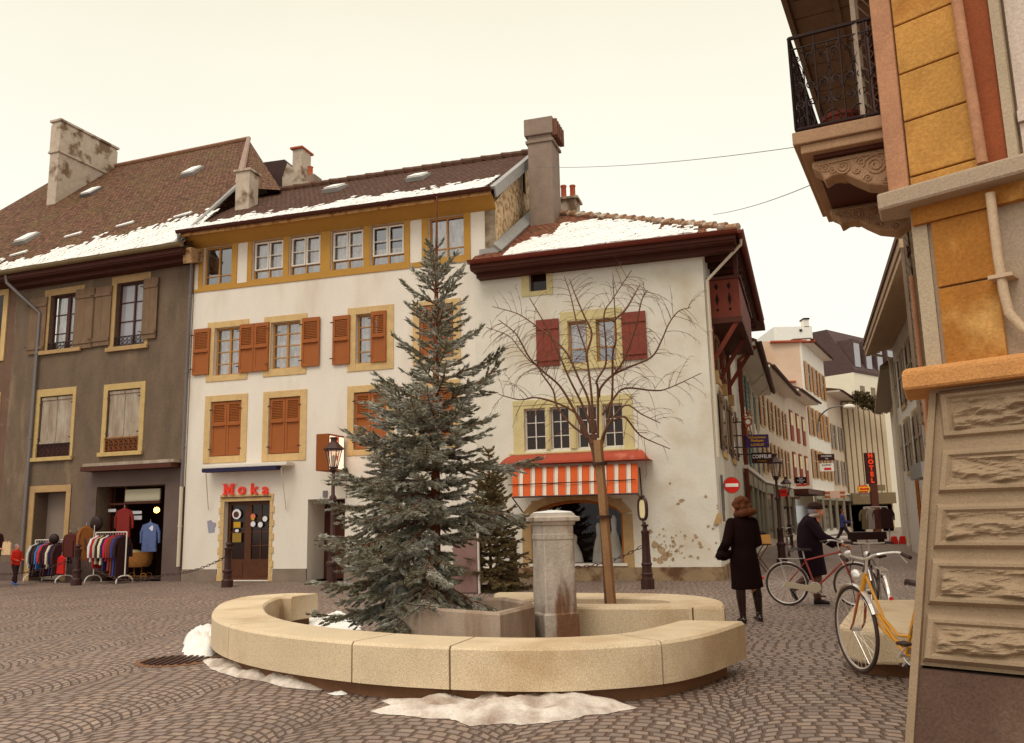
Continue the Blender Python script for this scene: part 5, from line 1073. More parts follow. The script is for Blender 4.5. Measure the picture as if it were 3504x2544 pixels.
b = B(); b.wb(W6, 0.0, .1, zl1, zc0, 0, .02); b.build('corner_pilaster', MT['lightst'], NB)
# ashlar above the cornice
uq = W6.uz(3115, 500)[0]; uw = W6.uz(3325, 300)[0]; b = B()
js = [zc1]+[W6.uz(3200, y)[1] for y in (590, 392, 220, 45, -130, -300, -480)]
for z0_, z1_ in zip(js, js[1:]):
    b = B(); b.wb(W6, .03, uw, z0_+.005, z1_-.005, 0, .04); b.build('ashlar_block', MT['ash'], NB, bevel=.008)
b = B(); b.wb(W6, -.12, .02, zc1, 9, -.35, .05); b.build('corner_pilaster', MT['pinkst'], NB, bevel=.01)
ur1 = W6.uz(3425, 300)[0]; b = B(); b.wb(W6, uw+.02, ur1, zc1, 9, 0, .05); b.build('window_jamb', MT['redst'], NB, bevel=.01)
b = B(); b.wb(W6, ur1+.01, ur1+.07, zc1+.02, 9, 0, .09); b.build('window_frame', MT['lightst'], NB)
MT['bigsh'] = mat('peeling_white_shutter', (206, 186, 172), var=.08, vs=5, streak=1, col2=(150, 96, 66), lo=.68, hi=.72, s2=5, bump=.3, bs=40)
b = B()
for k in range(5): b.wb(W6, ur1+.09+k*.2, ur1+.28+k*.2, zc1+.28, 9, 0, .05)
b.wb(W6, ur1+.09, ur1+1.1, zc1+.05, zc1+.25, 0, .05); b.wb(W6, ur1+.09, ur1+1.1, zc1+.255, zc1+.33, .05, .08); b.build('shutter', MT['bigsh'], NB)
p1 = [(3268, -40), (3300, 170), (3345, 450), (3362, 560)]
downpipe(NB, [W6.pt(*W6.uz(x, y, .1), .1) for x, y in p1], r=.035, m='pinkst', every=.6)
p2_ = [(3388, 662), (3415, 880), (3435, 1000), (3452, 1070), (3500, 1125), (3560, 1160)]
MT['npipe'] = mat('painted_pipe', (196, 168, 138), rough=.5)
downpipe(NB, [W6.pt(*W6.uz(x, y, .1), .1) for x, y in p2_], r=.03, m='npipe', every=.5)
b = B(); u, z = W6.uz(3440, 945, .1); b.wb(W6, u-.09, u+.05, z-.012, z+.012, .0, .14); b.build('pipe_bracket', MT['npipe'], NB)
# eave over the street
ZN = 7.55; b = B()
for k in range(22): s0 = -.5+k*.42; b.wb(W7, -s0-.4, -s0, ZN, ZN+.05, -.1, 1.08)
b.wb(W7, -8.7, .6, ZN+.02, ZN+.2, -.1, 1.1); b.wb(W7, -8.7, .6, ZN-.06, ZN+.2, 1.1, 1.16); b.wb(W7, -8.7, .6, ZN-.03, ZN+.01, .55, .62); b.build('soffit', MT['brownsh'], NB)
# street-front windows with open shutters
for s_, z0_ in ((1.05, zS+.12), (4.2, 4.3), (6.8, 4.3), (4.2, 2.3), (6.8, 2.3)):
    b = B(); b.wb(W7, -s_-.55, -s_+.55, z0_, z0_+1.9, 0, .05); o = b.build('window', MT['lightst'], NB); b = B(); b.wb(W7, -s_-.42, -s_+.42, z0_+.05, z0_+1.8, .05, .06); b.build('pane', MT['gdark'], o)
    for e in (-1, 1):
        b = B(); c = -s_+e*.5; L_ = .5; ang = .35 if s_ < 2 else .1
        dd_ = W7.d*e*math.cos(ang)+W7.n*math.sin(ang); a = W7.pt(c, z0_, .06)
        n_ = 18
        def Q(t, z, o_=0): return a+dd_*(L_*t)+UP*z+dd_.cross(UP)*o_
        b.hexa([Q(0, 0), Q(.12, 0), Q(.12, 0, .035), Q(0, 0, .035), Q(0, 1.85), Q(.12, 1.85), Q(.12, 1.85, .035), Q(0, 1.85, .035)]); b.hexa([Q(.88, 0), Q(1, 0), Q(1, 0, .035), Q(.88, 0, .035), Q(.88, 1.85), Q(1, 1.85), Q(1, 1.85, .035), Q(.88, 1.85, .035)])
        for k in range(n_+1):
            z = 1.8*k/n_; b.hexa([Q(.12, z, 0), Q(.88, z, 0), Q(.88, z+.012, 0), Q(.12, z+.012, 0), Q(.12, z+.05, .035), Q(.88, z+.05, .035), Q(.88, z+.062, .035), Q(.12, z+.062, .035)])
        b.build('shutter', MT['brown'] if e < 0 else MT['greysh'], NB)
downpipe(NB, [W7.pt(-.32, 7.4, .1), W7.pt(-.32, zc1+.1, .1)], m='npipe', r=.03); downpipe(NB, [W7.pt(-1.4, zc0-.1, .05), W7.pt(-1.4, .3, .05)], m='pinkst', r=.02)
# balcony
BD = .72; s0, s1 = .06, 1.85
MT['balst'] = mat('balcony_stone', (164, 128, 98), var=.08, vs=4, bump=.3)
b = B(); b.wb(W7, -s1, -s0, zS, zS+.1, 0, BD+.03); b.wb(W7, -s1+.03, -s0-.03, zS-.07, zS, 0, BD-.02); bl = b.build('balcony', MT['balst'], NB, bevel=.008)
b = B(); b.wb(W7, -s1+.1, -s0-.1, zS-.1, zS-.07, 0, BD-.1); b.build('balcony_soffit', MT['brown'], bl)
def console(s_):
    b = B(); w_ = .2; pf = [(0, zS-.1), (BD-.08, zS-.1), (BD-.08, zS-.16), (BD-.14, zS-.2), (BD-.16, zS-.27), (BD-.22, zS-.24), (BD-.3, zS-.24), (.36, zS-.29), (.26, zS-.36), (.12, zS-.4), (0, zS-.34)]
    b.prism([W7.pt(-s_-w_/2, z, d) for d, z in pf], W7.d*w_); o = b.build('console', MT['balst'], bl, bevel=.015)
    for e in (-1, 1):                                                # carved scrolls on both cheeks
        b = B(); off = w_/2+.004
        for (cd, cz, r0, dr, n_) in ((.3, zS-.17, .03, 1, 1.4), (.12, zS-.17, .03, -1, 1.4), (.33, zS-.235, .025, -1, 1.3), (.5, zS-.2, .028, 1, 1.5), (.26, zS-.31, .03, 1, 1.4), (.14, zS-.345, .028, -1, 1.3), (.2, zS-.22, .085, 1, 2.2), (.42, zS-.19, .055, -1, 2), (BD-.17, zS-.17, .04, 1, 1.8), (.08, zS-.28, .045, -1, 1.6)):
            pth = []
            for k in range(26):
                t = k/25; r = r0*(1-.8*t); a = dr*n_*6.28*t; pth.append(W7.pt(-s_+e*off, cz+r*math.sin(a), cd+r*math.cos(a)))
            b.tube(pth, .0075, 5)
        b.tube([W7.pt(-s_+e*off, z, d) for d, z in ((.02, zS-.14), (.3, zS-.13), (BD-.12, zS-.14))], .01, 5)
        b.build('carved_scroll', MT['balst'], o)
console(.3); console(1.45)
zr1 = zS+.1+.78
def railing(A, Bp, nm, n):
    b = B(); A, Bp = V(A), V(Bp); L = (Bp-A).length; t = (Bp-A)/L; h = zr1-zS-.1; base = A
    P = lambda x, z: A+t*x+UP*z
    b.tube([P(0, h), P(L, h)], .016, 6); b.tube([P(0, .03), P(L, .03)], .012, 6); b.tube([P(0, h*.88), P(L, h*.88)], .007, 5)
    w_ = L/n
    def spiral(cx, cz, r0, turns, ph, dr, rad=.006):
        pt = []
        for k in range(22):
            q = k/21; r = r0*(1-.82*q); a = ph+dr*turns*6.28*q; pt.append(P(cx+r*math.cos(a), cz+r*math.sin(a)))
        b.tube(pt, rad, 4)
    for i in range(n+1): b.tube([P(min(max(i*w_, 0), L), .03), P(i*w_, h)], .007 if 0 < i < n else .014, 5)
    for i in range(n):
        c = (i+.5)*w_
        b.tube([P(c-w_/2, h*.88), P(c, h*.62), P(c+w_/2, h*.88)], .006, 4); b.tube([P(c-w_/2, h*.38), P(c, h*.62), P(c+w_/2, h*.38)], .006, 4); b.tube([P(c, .03), P(c, h*.88)], .006, 4)
        b.torus(P(c, h*.1), t, UP, w_*.3, .006, 14, 4)
        for e in (-1, 1):
            spiral(c+e*w_*.25, h*.47, w_*.2, 1.6, math.pi/2, e); spiral(c+e*w_*.24, h*.29, w_*.19, 1.5, -math.pi/2, -e); spiral(c+e*w_*.24, h*.77, w_*.15, 1.3, math.pi, e)
        for zz in (.62, .83, .38): b.ball(P(c, h*zz), .014, 6)
    return b.build(nm, MT['black'], bl)
railing(W7.pt(-s0-.03, zS+.1, .0), W7.pt(-s0-.03, zS+.1, BD), 'railing', 4); railing(W7.pt(-s0-.03, zS+.1, BD), W7.pt(-s1+.03, zS+.1, BD), 'railing', 8); railing(W7.pt(-s1+.03, zS+.1, .0), W7.pt(-s1+.03, zS+.1, BD), 'railing', 4)
pt_ = thing('flower_pot', 'empty round flower pot behind the wrought-iron balcony railing', 'flower pot', tuple(W7.pt(-s0-.35, zS+.1, BD-.3))); b = B(); b.lathe(W7.pt(-s0-.35, zS+.1, BD-.3), [(.09, 0), (.13, .16), (.145, .17), (.145, .2), (.12, .2), (.11, .15), (.02, .15)], 14); b.build('pot', MT['brown2'], pt_, smooth=True)
b = B(); b.lathe(W7.pt(-s0-.35, zS+.1, BD-.3), [(.1, .14), (.1, .16), (.01, .17)], 12); b.build('soil', MT['dark'], pt_)
# ================================================================ seat ring round the tree
def P2(lst, z): return [G(x, y, z) for x, y in lst]
ZR0, ZR1 = .115, .445
def smooth_line(pts, n=6):
    pts = [V(p) for p in pts]; out = []
    q = [pts[0]*2-pts[1]]+pts+[pts[-1]*2-pts[-2]]
    for i in range(1, len(q)-2):
        for k in range(n):
            t = k/n; a, b_, c, d = q[i-1], q[i], q[i+1], q[i+2]
            out.append(.5*((2*b_)+(c-a)*t+(2*a-5*b_+4*c-d)*t*t+(3*b_-a-3*c+d)*t*t*t))
    out.append(pts[-1]); return out
def offs(line, w):
    o = []
    for i, p in enumerate(line):
        t = (line[min(i+1, len(line)-1)]-line[max(i-1, 0)]).normalized(); o.append(p+V((-t.y, t.x, 0))*w)
    return o
def seat(name, parent, outer, inner, z0, z1, m, closed=False, lip=.012):
    b = B(); n = len(outer)
    rng = range(n) if closed else range(n-1)
    ch = .025
    o_in = [o.lerp(i, ch/max((o-i).length, .01)) for o, i in zip(outer, inner)]; i_in = [i.lerp(o, ch/max((o-i).length, .01)) for o, i in zip(outer, inner)]
    def at(p, z): return (p.x, p.y, z)
    for k in rng:
        j = (k+1) % n
        b.poly([at(outer[k], z0), at(outer[j], z0), at(outer[j], z1-ch), at(outer[k], z1-ch)]); b.poly([at(outer[k], z1-ch), at(outer[j], z1-ch), at(o_in[j], z1), at(o_in[k], z1)])
        b.poly([at(o_in[k], z1), at(o_in[j], z1), at(i_in[j], z1), at(i_in[k], z1)]); b.poly([at(i_in[k], z1), at(i_in[j], z1), at(inner[j], z1-ch), at(inner[k], z1-ch)])
        b.poly([at(inner[j], z0), at(inner[k], z0), at(inner[k], z1-ch), at(inner[j], z1-ch)]); b.poly([at(outer[j], z0), at(outer[k], z0), at(inner[k], z0), at(inner[j], z0)])
    if not closed:
        for k in (0, n-1): b.poly([at(outer[k], z0), at(inner[k], z0), at(inner[k], z1-ch), at(i_in[k], z1), at(o_in[k], z1), at(outer[k], z1-ch)])
    return b.build(name, m, parent)
outp = [(1088, 2031), (1000, 2030), (882, 2037), (816, 2046), (758, 2063), (732, 2082), (726, 2108), (760, 2131), (850, 2155), (1000, 2177), (1250, 2200), (1538, 2213), (1780, 2217), (2000, 2213), (2264, 2195), (2430, 2165), (2547, 2127)]
OL = smooth_line(P2(outp, ZR1), 6); IL = offs(OL, .60)
ta, tb_ = G(2547, 2127, ZR1), G(2339, 2122.7, ZR1)
for _ in range(12): IL = [IL[0]]+[IL[i]*.5+(IL[i-1]+IL[i+1])*.25 for i in range(1, len(IL)-1)]+[IL[-1]]
# end face cut as in the place: skew the last inner points towards the measured inner corner
IL2 = list(IL); IL2[-1] = tb_
for k in range(2, 8): IL2[-k] = IL[-k].lerp(tb_, .0)
ring = thing('ring_seat', 'long curved pale stone seat wall sweeping round the front of the spruce', 'stone seat', (0, 9.5, 0))
jn = [0, 22, 44, 66, 85, len(OL)-1]
cuts = [0]
def nearest(px, py): g = G(px, py, ZR1); return min(range(len(OL)), key=lambda i: (OL[i]-g).length)
cuts = [0, nearest(790, 2140), nearest(1212, 2197), nearest(1538, 2213), nearest(2264, 2195), len(OL)-1]
for a, c in zip(cuts, cuts[1:]):
    oo, ii = OL[a:c+1], IL2[a:c+1]
    t0 = (oo[1]-oo[0]).normalized()*.009; t1 = (oo[-1]-oo[-2]).normalized()*.009
    if a: oo = [oo[0]+t0]+oo[1:]; ii = [ii[0]+t0]+ii[1:]
    if c != len(OL)-1: oo = oo[:-1]+[oo[-1]-t1]; ii = ii[:-1]+[ii[-1]-t1]
    seat('seat_stone', ring, oo, ii, ZR0, ZR1, MT['stone'])
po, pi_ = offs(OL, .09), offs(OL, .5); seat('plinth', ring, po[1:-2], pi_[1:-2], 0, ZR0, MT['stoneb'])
# back planter with the small bare tree in it
back = smooth_line(P2([(1690, 2027), (1850, 2027), (2000, 2029), (2150, 2030), (2300, 2033), (2400, 2041), (2460, 2053), (2480, 2066), (2477, 2080)], ZR1), 5)
fr = [G(x, y, ZR1) for x, y in ((2477, 2080), (2420, 2077), (2369, 2076), (2250, 2079), (2000, 2078), (1850, 2074), (1760, 2066), (1690, 2055))]
outer = back+smooth_line(fr, 4)[1:]
cen = sum(outer, V((0, 0, 0)))/len(outer)
pln = thing('planter', 'low pale stone planter seat behind the pillar holding the bare young tree', 'planter', (cen.x, cen.y, 0))
hole = smooth_line(P2([(2000, 2044), (2120, 2043), (2250, 2047), (2300, 2055), (2290, 2062), (2200, 2066), (2000, 2066), (1850, 2062), (1800, 2054), (1860, 2046)], ZR1)+[G(2000, 2044, ZR1)], 4)[:-1]
def resample(loop, n, c):                                            # loop sampled by bearing about c
    out = []
    for k in range(n):
        a = 2*math.pi*k/n; d = V((math.cos(a), math.sin(a), 0)); best = None
        for i in range(len(loop)):
            p, q = loop[i]-c, loop[(i+1) % len(loop)]-c; den = d.x*(q.y-p.y)-d.y*(q.x-p.x)
            if abs(den) < 1e-9: continue
            t = (p.x*(q.y-p.y)-p.y*(q.x-p.x))/den; s_ = (p.x*d.y-p.y*d.x)/den
            if t > 0 and -1e-6 <= s_ <= 1+1e-6: best = t if best is None or t > best else best
        out.append(c+d*(best or .5))
    return out
hc = sum(hole, V((0, 0, 0)))/len(hole); hc.z = 0
for l_ in (outer, hole):
    for p in l_: p.z = 0
seat('seat_stone', pln, resample(outer, 72, hc), resample(hole, 72, hc), ZR0, ZR1, MT['stone'], closed=True)
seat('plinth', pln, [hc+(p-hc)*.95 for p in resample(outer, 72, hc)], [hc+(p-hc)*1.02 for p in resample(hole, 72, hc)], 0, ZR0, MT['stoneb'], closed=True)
b = B(); b.poly([(p.x, p.y, .33) for p in resample(hole, 40, hc)]); b.build('soil', mat('planter_soil', (120, 90, 66), bump=.6, bs=20), pln)
b = B(); g = G(2369, 2076, ZR1); b.box((g.x, g.y-.004, .27), (.02, .05, .33), -.1); b.build('joint', MT['stoneb'], pln)
# right-hand stone seat behind the yellow bicycle
ZB1 = .40; rs = [G(x, y, ZB1) for x, y in ((2868, 2140), (2905, 2092), (2932, 2053), (3060, 2052), (3190, 2052))]; rf_ = [G(x, y, ZB1) for x, y in ((2868, 2140), (2930, 2158), (3000, 2162), (3110, 2163), (3260, 2163))]
rb = thing('ring_seat', 'short pale stone seat end behind the yellow bicycle', 'stone seat', tuple(V((rs[0].x+.6, rs[0].y+.6, 0))))
b = B(); poly = [rs[2], rs[1], rs[0], *rf_[1:], rs[-1]]; poly = [V((p.x, p.y, ZR0)) for p in poly]; b.prism(poly, (0, 0, ZB1-ZR0)); b.build('seat_stone', MT['stone'], rb, bevel=.03)
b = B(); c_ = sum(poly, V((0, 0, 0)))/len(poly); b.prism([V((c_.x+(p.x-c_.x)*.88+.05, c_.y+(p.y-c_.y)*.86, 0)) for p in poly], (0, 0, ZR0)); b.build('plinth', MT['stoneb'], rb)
# ---- trough and pillar
ZT = .56; A_ = [G(x, y, ZT) for x, y in ((1434, 2079), (1711, 2098), (1829, 2070), (1830, 2052), (1732, 2044), (1500, 2040))]
A_ = [V((p.x, p.y, 0)) for p in A_]; A_[5] = V((A_[0].x-.25, A_[4].y-.1, 0)); A_.append(V((A_[0].x-.3, A_[0].y+.55, 0))); A_[3] = A_[2]+(A_[4]-A_[2])*.35+V((.1, 0, 0))
tc_ = sum(A_, V((0, 0, 0)))/len(A_)
tr = thing('stone_trough', 'grey angular stone trough filled with spruce branches, left of the pillar', 'trough', tuple(tc_))
seat('basin', tr, A_, [tc_+(p-tc_)*.86 for p in A_], 0, ZT, MT['concrete'], closed=True)
b = B(); b.poly([V((tc_.x+(p.x-tc_.x)*.87, tc_.y+(p.y-tc_.y)*.87, ZT-.14)) for p in A_]); b.build('litter', MT['oldplinth'], tr)
pg = AY(1900, 2100, 9.75); PX_, PY_ = pg.x, 9.75
pil = thing('stone_pillar', 'weathered square fountain pillar with a moulded cap, between trough and planter', 'pillar', (PX_, PY_, 0))
b = B(); zt_ = AY(1890, 1745, 9.55).z; az = .36; k_ = .4
def ring_sq(b, lv):                                                  # square section lofted through (half-width, z)
    n0 = len(b.v); Mz = Matrix.Rotation(az, 3, 'Z')
    for h, z in lv:
        for x, y in ((-1, -1), (1, -1), (1, 1), (-1, 1)): b.v.append(tuple(V((PX_, PY_, z))+Mz @ V((x*h, y*h*.95, 0))))
    for i in range(len(lv)-1):
        for j in range(4): q = (j+1) % 4; b.f.append((n0+i*4+j, n0+i*4+q, n0+(i+1)*4+q, n0+(i+1)*4+j)); b.mi.append(0)
    b.f.append((n0+3, n0+2, n0+1, n0)); b.mi.append(0); e = n0+(len(lv)-1)*4; b.f.append((e, e+1, e+2, e+3)); b.mi.append(0)
zc_ = zt_-.17
ring_sq(b, [(.205, 0), (.205, .42), (.188, .44), (.186, .7), (.182, 1.0), (.178, zc_-.16), (.186, zc_-.15), (.186, zc_-.1), (.178, zc_-.09), (.178, zc_)])
sh_ = b.build('shaft', MT['pillar'], pil, bevel=.012)
b = B(); ring_sq(b, [(.19, zc_), (.2, zc_+.04), (.235, zc_+.045), (.235, zc_+.09), (.2, zc_+.1), (.19, zc_+.13), (.02, zc_+.155)]); b.build('cap', MT['pillar'], pil, bevel=.008)
b = B(); ring_sq(b, [(.18, zc_+.125), (.15, zc_+.14), (.03, zc_+.155)]); 
for v_ in range(len(b.v)): b.v[v_] = (b.v[v_][0], b.v[v_][1], b.v[v_][2]+.012)
b.build('snow_cap', MT['snow'], pil)

# ================================================================ snow on the ground
def snow_heap(name, px, h, label, seed, m='dsnow', group=None, st=46):
    pts = [G(x, y) for x, y in px]; c = sum(pts, V((0, 0, 0)))/len(pts); r_ = random.Random(seed); b = B(); loop = resample(smooth_line(pts+[pts[0]], 4)[:-1], 150, c); n = len(loop); K = 12
    n0 = 0
    for i in range(K+1):
        t = i/K
        for j, p in enumerate(loop):
            q = c+(p-c)*(1-t)*(1+.16*mathutils.noise.fractal(V((p.x*4, p.y*4, seed)), 1, 2, 4))
            nz_ = mathutils.noise.fractal(V((q.x*3.5, q.y*3.5, seed)), 1, 2, 4)
            z = h*(min(1, t*2.2)**.7)*(.75+.6*nz_)+.02*nz_*(t > 0) + .004
            if t == 0: z = .004
            b.v.append((q.x, q.y, max(.004, z)))
    for i in range(K):
        for j in range(n): q = (j+1) % n; b.f.append((i*n+j, i*n+q, (i+1)*n+q, (i+1)*n+j)); b.mi.append(0)
    b.f.append(tuple(K*n+j for j in range(n))); b.mi.append(0)
    return tag(b.build(name, MT[m], None, smooth='full'), label, 'snow patch', group)
snow_heap('snow_patch', [(1262, 2435), (1300, 2405), (1400, 2400), (1540, 2406), (1640, 2398), (1740, 2385), (1860, 2376), (1990, 2380), (2080, 2400), (2132, 2425), (2080, 2442), (1960, 2462), (1820, 2478), (1660, 2484), (1500, 2462), (1360, 2450)], .085, 'largest dirty snow patch on the cobbles in front of the ring seat', 1)
snow_heap('snow_patch', [(623, 2240), (636, 2195), (670, 2172), (722, 2158), (760, 2180), (740, 2235), (690, 2250), (640, 2252)], .17, 'rounded snow heap at the left end of the ring seat', 2, 'snow')
snow_heap('snow_patch', [(690, 2262), (730, 2256), (790, 2275), (860, 2295), (930, 2310), (1000, 2328), (1080, 2340), (1115, 2355), (1080, 2368), (1000, 2358), (900, 2335), (790, 2315), (720, 2290)], .08, 'long thin strip of snow at the foot of the ring seat', 3)
snow_heap('snow_patch', [(1118, 2376), (1150, 2370), (1188, 2377), (1150, 2382)], .02, 'tiny scrap of snow right of the thin snow strip', 4, 'snow')
snow_heap('snow_patch', [(1040, 2135), (1075, 2112), (1130, 2108), (1200, 2110), (1230, 2150), (1180, 2180), (1090, 2165)], .1, 'snow lying inside the ring seat beside the spruce', 5, 'snow')
# manhole cover
g = G(600, 2263); mh = thing('drain_cover', 'oval-looking ribbed iron drain cover in the cobbles left of the ring seat', 'drain cover', (g.x, g.y, 0)); b = B(); b.lathe((g.x, g.y, 0), [(.42, .001), (.42, .006), (.36, .007), (.0, .007)], 36); b.build('frame', MT['stoneb'], mh)
b = B()
for k in range(9):
    x = -.3+k*.075; L_ = math.sqrt(max(.34**2-x*x, .001)); b.box((g.x+x, g.y, .014), (.035, L_*2, .014), .7) if False else b.box((g.x+x, g.y, .014), (.035, L_*2, .014))
b.build('ribs', MT['iron'], mh)

# ================================================================ street furniture
def lamp_post(x, y, h, label, group=None, rot=0, s=1.):
    t = thing('street_lamp', label, 'street lamp', (x, y, 0), 0, group); c = V((x, y, 0)); zb = h-.72*s
    b = B(); b.lathe(c, [(.17, 0), (.17, .1), (.12, .13), (.12, .5), (.14, .52), (.14, .58), (.1, .62), (.085, .95), (.1, .97), (.1, 1.02), (.055, 1.08), (.05, zb*.72), (.085, zb*.73), (.085, zb*.75), (.045, zb*.77), (.04, zb-.12), (.1, zb-.06), (.06, zb)], 14); b.build('post', MT['iron'], t, smooth=True)
    b = B(); z0, z1 = zb, zb+.42*s; r0, r1 = .1*s, .2*s
    for k in range(6):
        a = k*math.pi/3+rot; e = V((math.cos(a), math.sin(a), 0)); b.tube([c+e*r0+UP*z0, c+e*r1+UP*z1], .012, 4)
    for z, r in ((z0, r0+.02), (z1, r1+.02)): b.lathe(c, [(r-.02, z-.015), (r, z-.015), (r, z+.015), (r-.02, z+.015)], 6)
    fr_ = b.build('lantern_frame', MT['iron'], t)
    b = B(); b.lathe(c, [(r1+.05, z1), (r1+.06, z1+.02), (r1*.75, z1+.12*s), (r1*.38, z1+.2*s), (r1*.36, z1+.25*s), (r1*.5, z1+.27*s), (r1*.45, z1+.3*s), (.01, z1+.3*s)], 6); b.build('lantern_roof', MT['iron'], t)
    b = B()
    for k in range(6):
        a0, a1 = k*math.pi/3+rot, (k+1)*math.pi/3+rot; e0, e1 = V((math.cos(a0), math.sin(a0), 0)), V((math.cos(a1), math.sin(a1), 0)); b.poly([c+e0*r0+UP*z0, c+e1*r0+UP*z0, c+e1*r1+UP*z1, c+e0*r1+UP*z1])
    b.build('lantern_glass', MT['lglass'], fr_)
    b = B(); b.lathe(c, [(.02, z0), (.035, z0+.1), (.035, z0+.26), (.01, z0+.3)], 8); b.build('mantle', MT['wframe'], fr_)
    return t
MT['lglass'] = glass_mat('lantern_glass', .8, (.95, .9, .85))
g = G(1135, 2013); hL = AY(1135, 1497, g.y).z; lamp_post(g.x, g.y, hL, 'tall dark iron street lamp with glass lantern, left of the big spruce', 'iron street lamps')
g = G(2677, 1926); hL = AY(2660, 1553, g.y).z
lp = lamp_post(g.x, g.y, hL, 'nearer dark iron lamp with three-sided look, between woman and man with bicycle', 'iron street lamps'); lp['label'] = 'nearer of the two iron lamps standing together up the street'
g2 = G(2707, 1878); hL2 = AY(2695, 1632, g2.y).z; lp = lamp_post(g2.x, g2.y, hL2, 'farther of the two iron lamps standing together up the street', 'iron street lamps')
def bollard(x, y, label, h=1.08):
    t = thing('bollard', label, 'bollard', (x, y, 0), 0, 'chained iron bollards'); b = B()
    b.lathe((x, y, 0), [(.14, 0), (.14, .16), (.1, .2), (.1, .34), (.12, .36), (.12, .4), (.085, .43), (.085, .7), (.08, h-.2), (.1, h-.17), (.1, h-.14), (.045, h-.12), (.045, h-.09), (.075, h-.05), (.06, h-.01), (.01, h)], 14); b.build('post', MT['iron'], t, smooth=True)
    b = B(); b.torus((x, y-.1, h-.32), (1, 0, 0), (0, 0, 1), .035, .008, 12, 5); b.build('chain_eye', MT['iron'], t); return V((x, y, h-.32))
g = G(777, 2010); k1 = bollard(g.x, g.y, 'iron bollard with round knob in front of the cafe door'); g = G(260, 2004); k2 = bollard(g.x, g.y, 'iron bollard standing between the two clothes racks')
g = G(2217, 2016); k3 = V((g.x, g.y, .95)); gx_, gy_ = g.x, g.y; k4 = bollard(*(AY(1758, 2010, 19.6).xy), 'iron bollard half hidden by the small dark spruce')
k5 = V(AY(-60, 1960, k2.y+1)); kR = V((gx_-.08, gy_, .86))
def chain(a, c, sag, label):
    a, c = V(a), V(c); n = max(6, int((c-a).length/.1)); b = B(); t = thing('chain', label, 'chain', tuple(a.lerp(c, .5)), 0, 'chains between the bollards')
    pts = [a.lerp(c, i/n)-UP*(sag*4*(i/n)*(1-i/n)) for i in range(n+1)]
    for i in range(n):
        p, q = pts[i], pts[i+1]; d = (q-p); L_ = d.length; d.normalize(); s_ = d.cross(UP).normalized() if i % 2 else d.cross(d.cross(UP)).normalized()
        n0 = len(b.v); c_ = (p+q)/2; loop = []
        for k in range(10):
            an = 2*math.pi*k/10; loop.append(c_+d*(math.cos(an)*L_*.62)+s_*(math.sin(an)*.026))
        b.tube(loop+[loop[0]], .0085, 4)
    b.build('links', MT['iron'], t)
chain(k1, V(AY(560, 1967, k1.y+1.0)), .12, 'rusty chain sagging left from the cafe bollard towards the grey wall'); g = AY(560, 1967, k1.y+1.0)
chain(V(g), k2, .35, 'chain running behind the right-hand clothes rack'); chain(k2, k5, .2, 'chain passing behind the child in red')
chain(kR, k4, .38, 'chain sagging behind the stone pillar and tree stake')
# post with the tall oval framed sign
t = thing('sign_post', 'iron post topped by a tall narrow oval sign frame, right of the shop arch', 'sign post', (gx_, gy_, 0)); b = B()
b.lathe((gx_, gy_, 0), [(.14, 0), (.14, .2), (.11, .22), (.11, .27), (.12, .28), (.12, .31), (.1, .33), (.1, .47), (.115, .48), (.115, .51), (.095, .53), (.085, .75), (.08, 1.12), (.09, 1.14), (.09, 1.17), (.045, 1.2), (.045, 1.26), (.08, 1.28), (.08, 1.3), (.02, 1.32), (.02, 1.36)], 14); b.build('post', MT['iron'], t, smooth=True)
zA, zB_ = 1.36, AY(2200, 1697, gy_).z; b = B(); hh = (zB_-zA)/2; cz = (zA+zB_)/2; L_ = []
sx_ = V((math.cos(-1.05), math.sin(-1.05), 0)); 
def oval(k, r): a = 2*math.pi*k/20; return V((gx_-.03, gy_, cz))+sx_*(r*math.copysign(abs(math.sin(a))**.6, math.sin(a)))+UP*(math.copysign(abs(math.cos(a))**.8, math.cos(a))*(hh-.05)*(r/.13))
lo_ = [oval(k, .13) for k in range(20)]; b.tube(lo_+[lo_[0]], .035, 6); b.lathe((gx_-.03, gy_, zB_-.03), [(.03, -.03), (.06, 0), (.06, .03), (.02, .05)], 10); b.build('sign_frame', MT['iron'], t)
b = B(); b.prism([oval(k, .115)-sx_.cross(UP)*.01 for k in range(20)], sx_.cross(UP)*.02); b.build('sign_face', MT['cream'], t)
# overhead wires
def wire(a, c, sag, label): 
    a, c = V(a), V(c); b = B(); b.tube([a.lerp(c, i/16)-UP*sag*4*(i/16)*(1-i/16) for i in range(17)], .008, 4); tag(b.build('overhead_wire', MT['pipe']), label, 'wire')
wire(AY(1838, 573, 22.9), AY(2850, 485, 14), .15, 'upper overhead wire from the tall chimney across the sky to the right'); wire(AY(2440, 735, 20.5), AY(2850, 600, 13), .1, 'fine wire rising from the snowy hip roof to the right')

